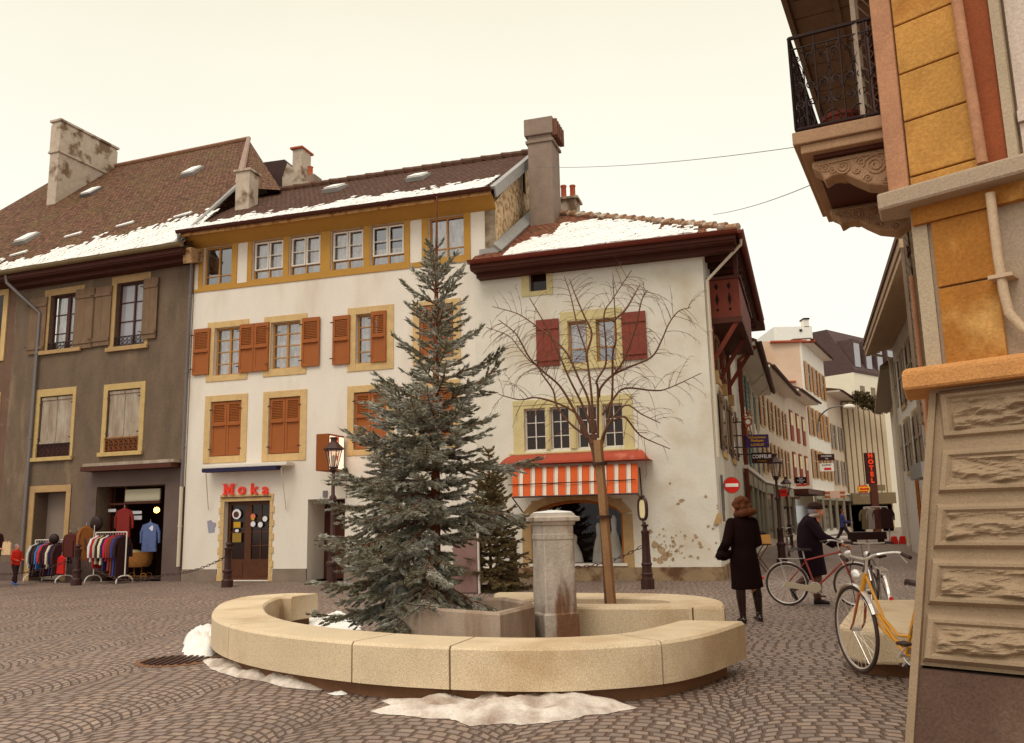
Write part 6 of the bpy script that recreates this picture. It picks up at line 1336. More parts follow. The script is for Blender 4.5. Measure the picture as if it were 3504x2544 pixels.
# ================================================================ signs
def sign_box(name, label, cat, x0, y0, x1, y1, Y, m, th=.08, az=0, emit=None):
    a, c = AY(x0, y1, Y), AY(x1, y0, Y); cx_, cz_ = (a.x+c.x)/2, (a.z+c.z)/2; t = thing(name, label, cat, (cx_, Y, a.z))
    b = B(); b.box((cx_, Y, cz_), (c.x-a.x, th, c.z-a.z), az); b.build('panel', m, t); rr = V((math.cos(az), math.sin(az), 0)); n = V((math.sin(az), -math.cos(az), 0))
    return t, (lambda fx, fz, d=.0: V((cx_, Y, cz_))+rr*((c.x-a.x)*(fx-.5))+UP*((c.z-a.z)*(fz-.5))+n*(th/2+.006+d)), (c.x-a.x, c.z-a.z), rr
def bracket(t, pts, m='iron'): b = B(); b.tube(pts, .02, 5); b.build('bracket', MT[m], t)
MT['purple'] = mat('violet_sign', (66, 44, 92), grain=0); MT['gold'] = mat('gold_letters', (196, 146, 50), grain=0); MT['dbrown'] = mat('dark_brown_sign', (60, 26, 20), grain=0)
t, pf, (w_, h_), rr = sign_box('shop_sign', 'violet hanging sign with three lines of gold lettering, above the dark hairdresser sign', 'shop sign', 2551, 1487, 2628, 1533, 25.5, MT['purple'])
for s_, z_, k_ in (('Caoutchoucs', .78, .25), ('Plastiques', .53, .25), ('A.CAILLET', .2, .23)): text(s_, h_*k_, frame_mat(pf(.5, z_), rr, UP), MT['gold'], t, ext=.004, bold=.004)
wl = AY(2537, 1500, 25.5); bracket(t, [pf(0, .95, -.05), pf(0, .95, -.05)-rr*.35]); bracket(t, [pf(0, .05, -.05), pf(0, .05, -.05)-rr*.35])
t, pf, (w_, h_), rr = sign_box('shop_sign', 'dark brown hanging sign reading COIFFEUR in tall pale letters', 'shop sign', 2574, 1550, 2638, 1586, 26.2, MT['dbrown'])
text('COIFFEUR', h_*.5, frame_mat(pf(.5, .63), rr, UP), MT['wsk'], t, ext=.004, bold=.004, sx=.85); text('MESSIEURS', h_*.17, frame_mat(pf(.5, .2), rr, UP), MT['gold'], t, ext=.004, sx=1.2); bracket(t, [pf(0, .9, -.05), pf(0, .9, -.05)-rr*.4])
b = B(); q = [(0, .0), (1, .0), (1, 1), (0, 1)]
for k in range(4): b.tube([pf(*q[k]), pf(*q[(k+1) % 4])], .015, 4)
b.build('frame', MT['wframe'] if False else MT['iron'], t)
# key-shaped guild sign
kx = AY(2560, 1444, 24.8); t = thing('guild_sign', 'ring-shaped iron locksmith emblem hanging above the violet sign', 'shop sign', tuple(kx-UP*.3)); b = B()
MT['copper'] = mat('coppery_iron', (156, 84, 52)); b.torus(kx, (1, 0, 0), (0, 0, 1), .1, .028, 24, 8); b.tube([kx+UP*.16, kx+UP*.34], .02, 6); b.ball(kx+UP*.26, .06, 8); b.tube([kx-UP*.12, kx-UP*.16+V((-.05, 0, 0)), kx-UP*.42+V((-.06, 0, 0))], .03, 5); b.tube([kx-UP*.12+V((.03, 0, 0)), kx-UP*.45+V((.1, 0, 0))], .02, 5); b.tube([kx+UP*.14+V((-.14, 0, 0)), kx+UP*.2+V((.14, 0, 0))], .015, 5); b.build('emblem', MT['copper'], t)
bracket(t, [kx-V((.1, 0, 0)), kx-V((.45, -.1, 0))])
# no entry sign
c_ = AY(2503, 1661, 20.7); r_ = AY(2530, 1661, 20.7).x-c_.x; t = thing('traffic_sign', 'round red no-entry sign with a white bar on the house corner', 'traffic sign', tuple(c_))
def vdisc(b, c, r, th, n=32): b.prism([c+V((r*math.cos(2*math.pi*k/n), 0, r*math.sin(2*math.pi*k/n))) for k in range(n)], (0, -th, 0))
MT['red'] = mat('sign_red', (206, 34, 22), rough=.4, grain=0); MT['signw'] = mat('sign_white', (236, 228, 218), rough=.4, grain=0)
b = B(); vdisc(b, c_, r_*1.05, .03); b.build('rim', MT['pipe'], t); b = B(); vdisc(b, c_-V((0, .031, 0)), r_*.97, .004); b.build('disc', MT['red'], t); b = B(); b.box(c_-V((0, .039, 0)), (r_*1.62, .004, r_*.42)); b.build('bar', MT['signw'], t)
b = B(); b.tube([c_+V((-.2, .02, 0)), c_+V((-.2, .02, -.6))], .02, 6); b.box(c_+V((-.22, .03, -.3)), (.05, .05, 1.1)); b.build('bracket', MT['pipe'], t)
# vertical lit sign box on the white house
MT['litw'] = mat('lit_sign_face', (255, 226, 196), emit=1.0, grain=0); MT['bsign'] = mat('brown_sign_box', (140, 76, 32))
u, z0 = W2.uz(1100, 1612, .9); _, z1 = W2.uz(1100, 1486, .9); ul_ = W2.uz(1081, 1550, .95)[0]
t = thing('lit_sign', 'tall brown box sign with a lit white side, on the white house behind the lamp', 'shop sign', tuple(W2.pt(ul_+.2, z0, .5)))
b = B(); b.wb(W2, ul_, ul_+.36, z0, z1, .1, .95); b.build('box', MT['bsign'], t, bevel=.01)
b = B(); b.wb(W2, ul_+.36, ul_+.372, z0+.05, z1-.05, .15, .9); b.build('lit_face', MT['litw'], t)
for k, ch in enumerate('Moka '.strip()+'s'[:0]): text(ch, (z1-z0)*.24, frame_mat(W2.pt(ul_+.376, z1-(z1-z0)*(.14+.24*k), .52), -W2.n, UP), MT['redl'], t, 'letter', ext=.003, bold=.01)
b = B(); b.tube([W2.pt(ul_+.2, z0+.2, 0), W2.pt(ul_+.2, z0+.2, .12)], .03, 6); b.build('bracket', MT['iron'], t)
# hotel sign etc. up the street
YH = 63.
t, pf, (w_, h_), rr = sign_box('hotel_sign', 'tall vertical black sign reading HOTEL in orange-red letters', 'hotel sign', 2967, 1550, 2990, 1657, YH, MT['dbrown'], .3); MT['neon'] = mat('orange_red_neon', (230, 60, 24), emit=.12, grain=0)
for k, ch in enumerate('HOTEL'): text(ch, h_*.2, frame_mat(pf(.5, .9-.2*k), rr, UP), MT['neon'], t, 'letter', ext=.02, bold=.03, sx=1.0)
a = AY(2985, 1657, YH); b = B(); b.box((a.x+.05, YH, a.z/2), (.5, .3, a.z)); b.build('post', MT['brown'], t); a = AY(3000, 1670, YH); b = B(); b.box((a.x+.1, YH, a.z), (.95, .2, .42)); b.build('side_board', MT['gutter'], t)
MT['ysign'] = mat('yellow_sign', (232, 176, 30), grain=0)
t, pf, (w_, h_), rr = sign_box('shop_sign', 'small yellow sign with a red word between red bands, left of the hotel sign', 'shop sign', 2937, 1666, 2974, 1682, 61., MT['ysign'], .25)
text('Kodak', h_*.62, frame_mat(pf(.5, .5), rr, UP), MT['red'], t, ext=.01, bold=.02, sx=1.2)
for f0 in (-.17, 1.17): b = B(); b.box(pf(.45, f0)+V((0, .15, 0)), (w_*.72, .2, h_*.34)); b.build('band', MT['red'], t)
b = B(); b.box(pf(.5, -.8)+V((0, .2, 0)), (w_*.8, .15, h_*.7)); b.build('lower_board', MT['chim2'], t); bracket(t, [pf(1, .5), pf(1.3, .5)])
t, pf, (w_, h_), rr = sign_box('shop_sign', 'brown board with two lines of pale lettering at the corner of the shuttered house', 'shop sign', 2800, 1554, 2853, 1577, 57., MT['dbrown'], .15); text('BOULANGERIE', h_*.36, frame_mat(pf(.5, .66), rr, UP), MT['wsk'], t, ext=.01, sx=.7); text('TEA', h_*.3, frame_mat(pf(.5, .26), rr, UP), MT['wsk'], t, ext=.01)
bracket(t, [pf(0, .5), pf(-.08, .5)])
t, pf, (w_, h_), rr = sign_box('shop_sign', 'white board with a dark word over a red mark, just below the brown corner board', 'shop sign', 2805, 1586, 2851, 1614, 57., MT['signw'], .15); text('ALLSPORT', h_*.3, frame_mat(pf(.5, .78), rr, UP), MT['iron'], t, ext=.01, sx=.9); b = B(); b.box(pf(.55, .3), (w_*.5, .02, h_*.3)); b.build('red_mark', MT['red'], t); bracket(t, [pf(.1, 1), pf(.1, 1.3)])
t, pf, (w_, h_), rr = sign_box('shop_sign', 'oval black board with pale lettering over a red strip, on the low shaded house', 'shop sign', 2722, 1633, 2758, 1656, 50., MT['dark'], .1); 
for k, s_ in enumerate(('AUX', 'ROSEAUX', 'CAFE')): text(s_, h_*.26, frame_mat(pf(.5, .78-.27*k), rr, UP), MT['wsk'], t, ext=.01)
b = B(); b.box(pf(.5, -.25), (w_*.9, .1, h_*.3)); b.build('red_strip', MT['red'], t); bracket(t, [pf(0, .6), pf(-.2, .6)])
t, pf, (w_, h_), rr = sign_box('shop_sign', 'orange-red banner strip over the shop of the shuttered house', 'shop sign', 2823, 1680, 2892, 1706, 57.5, mat('pale_banner', (206, 170, 150)), .1)
for fx, fz in ((.12, .75), (.85, .75), (.12, .2), (.85, .2)): b = B(); b.box(pf(fx, fz), (w_*.24, .03, h_*.3)); b.build('orange_block', MT['orange'], t)
t, pf, (w_, h_), rr = sign_box('shop_sign', 'small square red sign beside the nearer iron lamp', 'shop sign', 2666, 1675, 2690, 1700, 30., MT['red'], .2)
text('TABACS', h_*.22, frame_mat(pf(.5, .6), rr, UP), MT['redl'] if False else MT['dbrown'], t, ext=.004); bracket(t, [pf(0, .5), pf(-.4, .5)])
# curved street light
p = [AY(2799, 1480, 56), AY(2801, 1440, 56), AY(2815, 1415, 55.5), AY(2845, 1396, 55), AY(2892, 1388, 54.4)]
t = thing('curved_street_light', 'slim curved-arm street light fixed to the corner of the shuttered house', 'street light', tuple(p[0])); b = B(); b.tube(smooth_line(p, 5), .05, 6); b.build('arm', MT['pipe'], t, smooth=True); b = B(); b.ball(p[-1]+V((.25, 0, -.08)), .28, 10, sc=(1.4, .8, .6)); b.build('lamp_head', MT['wframe'], t, smooth=True)
# ================================================================ trees
import numpy as np
def raw_mesh(name, verts, faces_n, m, parent, off):                   # all faces with faces_n corners, verts laid out in order
    v = np.array(verts, dtype=np.float32).reshape(-1, 3)-np.array(off, dtype=np.float32); n = len(v)//faces_n
    me = bpy.data.meshes.new(name); me.vertices.add(len(v)); me.vertices.foreach_set('co', v.ravel()); me.loops.add(len(v)); me.loops.foreach_set('vertex_index', np.arange(len(v), dtype=np.int32))
    me.polygons.add(n); me.polygons.foreach_set('loop_start', np.arange(n, dtype=np.int32)*faces_n); me.materials.append(m); me.update(calc_edges=True)
    o = bpy.data.objects.new(name, me); S.collection.objects.link(o); o.parent = parent; return o
def needles(out, p0, p1, ln, wd, k, r_, flat=.0):
    d = p1-p0; L_ = d.length
    if L_ < 1e-4: return
    d = d/L_; a = d.orthogonal().normalized(); b_ = d.cross(a)
    # dense twig core: three crossed slivers
    for q in range(3):
        th = q*1.05+r_.random(); e = (a*math.cos(th)+b_*math.sin(th))*ln*.42; m1 = p0.lerp(p1, .12); m2 = p1+d*ln*.25
        out += [m1-e*.8, m1+e*.8, m2]
        out += [p0.lerp(p1, .45)-e, p0.lerp(p1, .45)+e, m2]
    for i in range(k):
        t = r_.random(); th = r_.random()*6.283; e = a*math.cos(th)+b_*math.sin(th)
        if e.z < -.5 and r_.random() < .4: e = -e
        p = p0.lerp(p1, t); tip = p+(e*.8+d*.65)*ln*(.7+.5*r_.random()); s_ = e.cross(d)*wd
        out += [p-s_, p+s_, tip]
def branch(bk, nd, p, d, L_, r0, r_, depth, ln, dens, droop, upt, sz=1.):
    n = max(3, int(L_/.09)); pts = [p]; q = p.copy(); dd = d.normalized()
    for i in range(n):
        t = i/n; dd = (dd+V((r_.uniform(-.06, .06), r_.uniform(-.06, .06), (-droop if t < .55 else upt)*.16+r_.uniform(-.03, .03)))).normalized(); q = q+dd*(L_/n); pts.append(q.copy())
    bk.append((pts, [max(.003, r0*(1-.85*i/n)) for i in range(n+1)]))
    for i in range(len(pts)-1):
        t = i/n
        if t > .22 or depth > 0: needles(nd, pts[i], pts[i+1], ln, .0045*sz, int(dens*.7), r_)
        if depth < 2:
            dirv = (pts[i+1]-pts[i]).normalized(); side = dirv.cross(UP).normalized() if dirv.cross(UP).length > .1 else V((1, 0, 0))
            if t > (.14 if depth == 0 else .05):
                for s_ in (-1, 1):
                    if r_.random() < (.92 if depth == 0 else .6):
                        ll = L_*(.5 if depth == 0 else .42)*(1-t*.75)*r_.uniform(.65, 1.1)
                        if ll > .05:
                            nd_ = (dirv*.85+side*s_*r_.uniform(.55, .95)+UP*r_.uniform(-.45, .15)).normalized()
                            if ll < .15 or depth == 1:
                                e = pts[i]+nd_*ll; needles(nd, pts[i], e, ln, .0045*sz, int(dens*max(1, ll/.1)), r_)
                            else: branch(bk, nd, pts[i], nd_, ll, r0*.4, r_, depth+1, ln, dens, droop*.6, upt, sz)
def spruce(name, label, cat, base, H_, prof, m, mb, seed, nw, per, asc, ln=.03, dens=9, tr=.06, lean=(0, 0), extra=(), gap=None, zt=.92, dth=.8):
    r_ = random.Random(seed); t = thing(name, label, cat, tuple(base)); bk = []; nd = []; base = V(base)
    ax = lambda z: base+V((lean[0]*z/H_, lean[1]*z/H_, z))
    b = B(); k = 16; b.tube([ax(H_*i/k) for i in range(k+1)], [tr*(1-.93*i/k)+.004 for i in range(k+1)], 9); b.build('trunk', mb, t, smooth=True)
    for i in range(nw):
        f = i/(nw-1); z = H_*(.04+zt*f**.92); n = per if f < dth else max(4, int(per*(.45 if f < .75 else .36)))
        for j in range(n):
            a = 6.283*(j+r_.random()*.7)/n+i*2.4
            if gap and gap(a, z): continue
            Lb = prof(z/H_, a)*(r_.uniform(.72, 1.12) if f < dth else r_.uniform(.5, 1.35)); el = asc(z/H_)+r_.uniform(-.12, .12)
            if Lb < .05: continue
            d = V((math.cos(a)*math.cos(el), math.sin(a)*math.cos(el), math.sin(el))); branch(bk, nd, ax(z), d, Lb, .006+.012*Lb, r_, 0, ln, dens, .55*(1-z/H_), .9)
    for (z, a, el, Lb) in extra:
        d = V((math.cos(a)*math.cos(el), math.sin(a)*math.cos(el), math.sin(el))); branch(bk, nd, ax(z), d, Lb, .02, r_, 0, ln, dens, .3, .6)
    for i in range(5): needles(nd, ax(H_*(.84+.03*i)), ax(H_*(.85+.03*i)), ln*.5, .004, 3, r_)
    b = B()
    for pts, rr in bk: b.tube(pts, rr, 4, cap=False)
    b.build('limbs', mb, t); raw_mesh('crown', [c for p in nd for c in p], 3, m, t, base); print(name, len(nd)//3); return t
TB = AY(1486, 2000, 10.3); TB.z = 0; HT = AY(1517, 672, 10.3).z
def prof1(f, a):
    x = [(0, 1.0), (.1, 1.25), (.2, 1.3), (.3, 1.22), (.4, 1.08), (.45, .95), (.52, .86), (.58, .74), (.66, .6), (.74, .46), (.81, .36), (.88, .16), (1, .05)]
    for (f0, r0), (f1_, r1) in zip(x, x[1:]):
        if f <= f1_: r = r0+(r1-r0)*(f-f0)/(f1_-f0); break
    c = math.cos(a)
    return r*(1.05 if c < 0 else (.52 if f < .42 else (.75 if f < .5 else 1.0)))
spruce('blue_spruce', 'large blue spruce with a bare pointed leader standing inside the ring seat', 'tree', TB, HT, prof1, MT['needle'], MT['bark'], 21, 31, 11, lambda f: -.1+1.15*f**1.1, ln=.046, dens=10, zt=.83, dth=.52, tr=.075, lean=(.06, 0),
       gap=lambda a, z: (-.95 < ((a+3.1416) % 6.2832)-3.1416 < .75 and .55 < z < 1.25) or (z < .55 and math.cos(a) > .6 and math.sin(a) > 0),
       extra=((.75, -.5, -.22, 1.25), (.7, -.95, -.25, 1.3), (.6, -.2, -.15, 1.2), (.45, -1.3, -.1, 1.2), (.8, -1.2, -.2, 1.0), (.55, -.75, -.15, 1.35), (.5, -1.1, -.2, 1.2), (.62, -.35, .0, 1.25), (.35, -1.6, -.12, 1.3), (.3, -2.2, -.1, 1.35), (.25, -2.7, 0, 1.3), (.6, 3.0, 0, 1.45), (2.05, .1, .3, 1.3), (1.5, -.1, .18, 1.4), (1.45, .1, .2, 1.2), (.9, 3.3, .05, 1.45), (1.6, 3.3, .2, 1.35), (3.4, .3, .75, .8), (3.3, 2.9, .8, .75), (3.75, 2.8, .85, .62)))
SB = AY(1680, 2010, 18.5); SB.z = 0; SH = AY(1660, 1535, 18.5).z
spruce('small_spruce', 'smaller dark green spruce standing behind the ring seat, left of the shop arch', 'tree', SB, SH, lambda f, a: .85*(1-f)**.7+.1, MT['needle2'], MT['bark'], 5, 22, 10, lambda f: .1+.7*f, ln=.06, dens=7, tr=.035)
# wooden crate-like tree guard beside the small spruce
b = B(); g = AY(1600, 1990, 18.2); tg = thing('covered_box', 'brown cloth-covered upright box with a pale corner post, glimpsed through the spruce branches', 'box', (g.x, g.y, 0)); zt = AY(1600, 1838, 18.2).z
b.box((g.x, g.y, zt/2), (.52, .4, zt), -.2); b.build('cover', mat('mauve_brown_cloth', (136, 104, 98), var=.12, vs=4), tg, bevel=.03); b = B(); g2 = AY(1640, 1990, 18.0); b.tube([(g2.x, g2.y, 0), (g2.x-.02, g2.y, zt+.08)], .03, 6); b.build('post', MT['wframe'], tg)
# ---- bare young tree and its stake
YT = 10.9; bt = AY(2082, 2050, YT); bt.z = .33
yt = thing('bare_tree', 'bare young tree with arching twigs growing in the planter', 'tree', tuple(bt))
st = thing('tree_stake', 'square wooden stake tied to the bare young tree', 'stake', (AY(2093, 2050, YT-.12).x, YT-.12, .33))
b = B(); s0_, s1_ = AY(2094, 2050, YT-.13), AY(2046, 1507, YT-.13); s0_.z = .3; b.tube([s0_, s1_], .062, 4, sq=(1, .3, 0)); b.build('stake', MT['stake'], st); b = B()
for f in (.55, .86): q = s0_.lerp(s1_, f); b.tube([q-UP*.015, q+UP*.015], .1, 10)
b.build('tie', MT['iron'], st)
limbs = [
 [(2082, 2050), (2066, 1800), (2052, 1640), (2040, 1560), (2030, 1520)],
 [(2034, 1600), (2029, 1550), (2008, 1499), (1953, 1452), (1906, 1392), (1893, 1337), (1855, 1282), (1842, 1257), (1812, 1235), (1783, 1201), (1740, 1150), (1664, 1121)],
 [(2008, 1499), (1961, 1397), (1914, 1320), (1855, 1269), (1812, 1225), (1787, 1180), (1761, 1138), (1706, 1095)],
 [(2030, 1520), (2016, 1380), (1978, 1291), (1940, 1210), (1880, 1150), (1829, 1112), (1770, 1074), (1685, 1050)],
 [(2036, 1540), (2025, 1363), (2012, 1252), (2004, 1201), (1974, 1108), (1953, 1014), (1931, 946)],
 [(2010, 1240), (2008, 1210), (2025, 1142), (1999, 1082), (1970, 1014), (1948, 955)],
 [(2046, 1500), (2046, 1337), (2042, 1303), (2072, 1248), (2072, 1167), (2067, 1074), (2097, 1023), (2161, 925)],
 [(2060, 1520), (2093, 1380), (2097, 1210), (2108, 1167), (2105, 1082), (2097, 955)],
 [(2050, 1360), (2055, 1329), (2093, 1287), (2153, 1257), (2229, 1223), (2263, 1167), (2289, 1108), (2323, 1065), (2365, 1053)],
 [(2093, 1290), (2101, 1282), (2135, 1231), (2174, 1125), (2195, 1031), (2216, 993)],
 [(2062, 1420), (2101, 1363), (2140, 1329), (2237, 1337), (2288, 1329), (2399, 1278)],
 [(2025, 1520), (1970, 1414), (1846, 1363), (1778, 1369), (1706, 1350)],
 [(2055, 1540), (2068, 1478), (2136, 1388), (2195, 1418), (2259, 1448)],
 [(2100, 1440), (2136, 1427), (2174, 1473), (2204, 1499), (2293, 1537)],
 [(2030, 1480), (1990, 1380), (1950, 1300), (1920, 1230), (1870, 1120), (1812, 1020)],
 [(2097, 1100), (2140, 1060), (2170, 1010), (2190, 975)]]
r_ = random.Random(77); tb = B(); tw = B()
for li, L_ in enumerate(limbs):
    dy = 0 if li == 0 else r_.uniform(-.75, .75); n = len(L_); P_ = []
    for i, (x, y) in enumerate(L_):
        f = i/(n-1); P_.append(AY(x, y, YT+dy*f**1.2))
    if li == 0: P_[0].z = .33
    P_ = smooth_line(P_, 4); m_ = len(P_); ra = .05 if li == 0 else .014
    rr = [ra*(1-i/m_)**.8+.004 if li else .055-.02*i/m_ for i in range(m_)]; (tb if li == 0 else tw).tube(P_, rr, 7 if li == 0 else 5)
    if li == 0: continue
    for i in range(int(m_*.25), m_-1):
        f = i/m_
        for q in range(2):
            if r_.random() < .62:
                dv = (P_[i+1]-P_[i]).normalized(); sd = dv.cross(V((0, -1, 0))).normalized()*r_.choice((-1, 1)); d = (dv*.6+sd*.8+V((0, r_.uniform(-.5, .5), .1))).normalized(); p = P_[i].copy(); pts = [p.copy()]; LL = r_.uniform(.15, .62)*(1-.35*f); k = max(3, int(LL/.05))
                for e in range(k):
                    d = (d+V((r_.uniform(-.1, .1), r_.uniform(-.1, .1), -.1-.07*e/k+r_.uniform(-.06, .06)))).normalized(); p = p+d*LL/k; pts.append(p.copy())
                    if r_.random() < .4 and e > 0:
                        d2 = (d+V((r_.uniform(-.6, .6), r_.uniform(-.6, .6), -.3))).normalized(); tw.tube([p, p+d2*.04, p+d2*.08+V((0, 0, -.02))], [.003, .0025, .002], 3, cap=False)
                tw.tube(pts, [.0042*(1-.6*e/k) for e in range(k+1)], 4, cap=False)
tb.build('trunk', MT['bark2'], yt, smooth=True); tw.build('branches', MT['twig'], yt)

# ================================================================ bicycles (x forward, wheels in the xz plane)
def bicycle(label, colr, loc, rz, lean=0, steer=0, wr=.335, step=False, basket=False, group=None, chrome=True, flatbar=False, guard=True):
    t = thing('bicycle', label, 'bicycle', (0, 0, 0), 0, group); WB = 1.04; fm = mat('bicycle_paint', colr, rough=.35, grain=0, spec=.5)
    def wheel(cx, rot=0):
        b = B(); ax = V((math.cos(rot), math.sin(rot), 0)); c = V((cx, 0, wr)); b.torus(c, ax, UP, wr-.015, .017, 40, 7); w_ = b.build('wheel', MT['rubber'], t, smooth=True)
        b = B(); b.torus(c, ax, UP, wr-.038, .01, 36, 5); b.build('rim', MT['chrome'], w_, smooth=True)
        b = B(); nrm = ax.cross(UP)
        for k in range(28): a = 6.283*k/28; e = ax*math.cos(a)+UP*math.sin(a); b.tube([c+nrm*(.03 if k % 2 else -.03)+e*.015, c+e*(wr-.04)], .0016, 3, cap=False)
        b.build('spokes', MT['chrome'], w_); b = B(); b.tube([c-nrm*.045, c+nrm*.045], .018, 8); b.build('hub', MT['chrome'], w_); return w_
    wheel(0); hx, hz = WB-.17, .80; ht, hb = V((hx-.03, 0, hz+.06)), V((hx+.03, 0, hz-.1)); bb = V((.44, 0, .285)); st_ = V((.3, 0, .74 if not step else .6))
    if step: st_ = V((.29, 0, .72))
    fx = V((WB, 0, wr)); b = B(); r0 = .0145
    if step:
        b.tube(smooth_line([hb+V((0, .0, .0)), V((.72, 0, .47)), V((.56, 0, .38)), V((.40, 0, .36)), V((.02, 0, wr+.01))], 4), .013, 8); b.tube([ht-UP*.02, V((.66, 0, .52)), V((.5, 0, .42)), V((.37, 0, .44))], .012, 8)
        b.tube([hb, bb], .0155, 8)
    else: b.tube([ht-UP*.02, st_-UP*.03], r0, 8); b.tube([hb, bb], .0155, 8)
    b.tube([bb, st_], r0, 8); b.tube([ht, hb], .019, 8)
    for s_ in (-1, 1): b.tube([st_-UP*.06, V((0, s_*.05, wr))], .008, 6); b.tube([bb, V((.2, s_*.045, .3)), V((0, s_*.05, wr))], .009, 6)
    b.build('frame', fm, t, smooth=True)
    cs, sn = math.cos(steer), math.sin(steer); hc = V((hx, 0, 0))
    def F(p): p = V(p)-hc; return hc+V((p.x*cs-p.y*sn, p.x*sn+p.y*cs, p.z))
    fw = wheel(WB, 0)
    for o in [fw, *fw.children]:
        for v_ in o.data.vertices: v_.co = F(v_.co)
    b = B()
    for s_ in (-1, 1): b.tube([F((hx+.035, s_*.03, hz-.12)), F((hx+.09, s_*.045, .5)), F((hx+.12, s_*.05, .42)), F((WB, s_*.05, wr))], [.012, .011, .009, .007], 6)
    b.tube([F((hx+.03, -.04, hz-.12)), F((hx+.03, .04, hz-.12))], .014, 6); b.build('fork', fm if not step else MT['copper'], t, smooth=True)
    b = B(); b.tube([ht, ht+V((-.02, 0, .12))], .011, 6)
    top_ = ht+V((-.02, 0, .12))
    if flatbar: b.tube([F(top_+V((.0, -.3, .02))), F(top_), F(top_+V((.0, .3, .02)))], .011, 6)
    else: b.tube(smooth_line([F(top_+V((-.2, -.27, .03))), F(top_+V((-.05, -.25, .05))), F(top_+V((.06, -.12, .02))), F(top_), F(top_+V((.06, .12, .02))), F(top_+V((-.05, .25, .05))), F(top_+V((-.2, .27, .03)))], 4), .011, 7)
    hb_ = b.build('handlebar', MT['chrome'], t, smooth=True)
    for s_ in (-1, 1):
        b = B(); q = V((-.2, s_*.27, .03)) if not flatbar else V((0, s_*.3, .02)); q2 = V((-.1, s_*.262, .045)) if not flatbar else V((0, s_*.2, .015)); b.tube([F(top_+q+(q-q2)*.1), F(top_+q2)], .017, 8); b.build('grip', MT['rubber'], hb_)
        b = B(); b.tube([F(top_+q2+V((.03, 0, -.01))), F(top_+q+V((.04, 0, -.05)))], .005, 4); b.build('brake_lever', MT['chrome'], hb_)
    b = B(); b.tube(smooth_line([F(top_+V((.0, .1, -.0))), F(top_+V((.16, .06, -.12))), F((hx+.1, .03, hz-.2))], 4), .004, 4); b.build('brake_cable', MT['rubber'], hb_)
    b = B(); c = st_+V((-.02, 0, .12)); b.tube([st_, c], .012, 6); b.build('seat_post', MT['chrome'], t)
    b = B(); n0 = 0
    for i, (x, hw, zz) in enumerate(((-.15, .02, .0), (-.14, .085, .015), (-.06, .09, .01), (.03, .05, .0), (.12, .02, .0), (.14, .008, -.01))):
        for y, dz in ((-hw, -.025), (-hw*.8, .0), (0, .012), (hw*.8, 0), (hw, -.025), (0, -.035)): b.v.append((c.x+x, y, c.z+.03+zz+dz))
    for i in range(5):
        for j in range(6): q = (j+1) % 6; b.f.append((i*6+j, i*6+q, i*6+6+q, i*6+6+j)); b.mi.append(0)
    b.f.append((5, 4, 3, 2, 1, 0)); b.f.append((30, 31, 32, 33, 34, 35)); b.mi += [0, 0]; b.build('saddle', MT['black'], t, smooth=True)
    b = B(); b.torus(bb+V((0, -.05, 0)), (1, 0, 0), UP, .085, .008, 24, 5); b.tube([bb-V((0, .07, 0)), bb+V((0, .07, 0))], .016, 8); b.tube([bb-V((0, .065, 0)), bb+V((.11, -.065, -.12))], .009, 6); b.tube([bb+V((0, .065, 0)), bb+V((-.11, .065, .12))], .009, 6); cr_ = b.build('crankset', MT['chrome'], t)
    for sx__, s_ in ((1, -1), (-1, 1)): b = B(); b.box(bb+V((sx__*.11, s_*.11, -sx__*.12)), (.09, .08, .022)); b.build('pedal', MT['rubber'], cr_)
    if guard:
        b = B(); b.prism([(p[0], -.062, p[1]) for p in ((-.05, wr-.035), (.3, .24), (.44, .2), (.53, .25), (.53, .33), (.46, .36), (.3, .33), (.0, wr+.05))], (0, -.02, 0)); b.build('chain_guard', mat('chain_guard_grey', (176, 160, 136), rough=.4), t, bevel=.006)
    def fender(cx, a0, a1, fr_):
        b = B(); k = 16; R_ = wr+.022
        for i in range(k):
            p, q = a0+(a1-a0)*i/k, a0+(a1-a0)*(i+1)/k
            for (y0, y1, d0, d1) in ((-.025, 0, -.008, 0), (0, .025, 0, -.008)):
                g_ = lambda a, y, d: fr_((cx+(R_+d)*math.cos(a), y, wr+(R_+d)*math.sin(a))); b.poly([g_(p, y0, d0), g_(q, y0, d0), g_(q, y1, d1), g_(p, y1, d1)])
        return b
    fender(0, R(15), R(200), lambda p: V(p)).build('mudguard', MT['chrome'], t, smooth=True); fender(WB, R(35), R(150), F).build('mudguard', MT['chrome'], t, smooth=True)
    b = B(); c = F((hx+.09, 0, hz+.02)); e = (F((hx+.2, 0, hz))-F((hx+.1, 0, hz))).normalized(); b.tube([c-e*.05, c-e*.02, c+e*.04], [.02, .045, .05], 12); b.build('headlamp', MT['chrome'], t, smooth=True); b = B(); b.tube([c+e*.04, c+e*.046], [.046, .03], 12); b.build('headlamp_lens', MT['signw'], t)
    b = B(); b.tube([(-wr-.03, 0, wr+.1), (-wr-.055, 0, wr+.1)], .025, 10); b.build('tail_reflector', MT['red'], t)
    b = B(); b.tube([(-.1, -.04, wr*2+.07), (.28, -.04, wr*2+.07)], .005, 4); b.tube([(-.1, .04, wr*2+.07), (.28, .04, wr*2+.07)], .005, 4)
    for k in range(5): b.tube([(-.1+k*.09, -.05, wr*2+.07), (-.1+k*.09, .05, wr*2+.07)], .005, 4)
    for s_ in (-1, 1): b.tube([(-.08, s_*.045, wr*2+.07), (0, s_*.055, wr)], .005, 4)
    if not step: b.build('luggage_rack', MT['chrome'], t)
    t.location = loc; t.rotation_mode = 'ZXY'; t.rotation_euler = (lean, 0, rz); return t
ra, fa = G(2699, 2073), G(2903, 2078); dv = (fa-ra); 
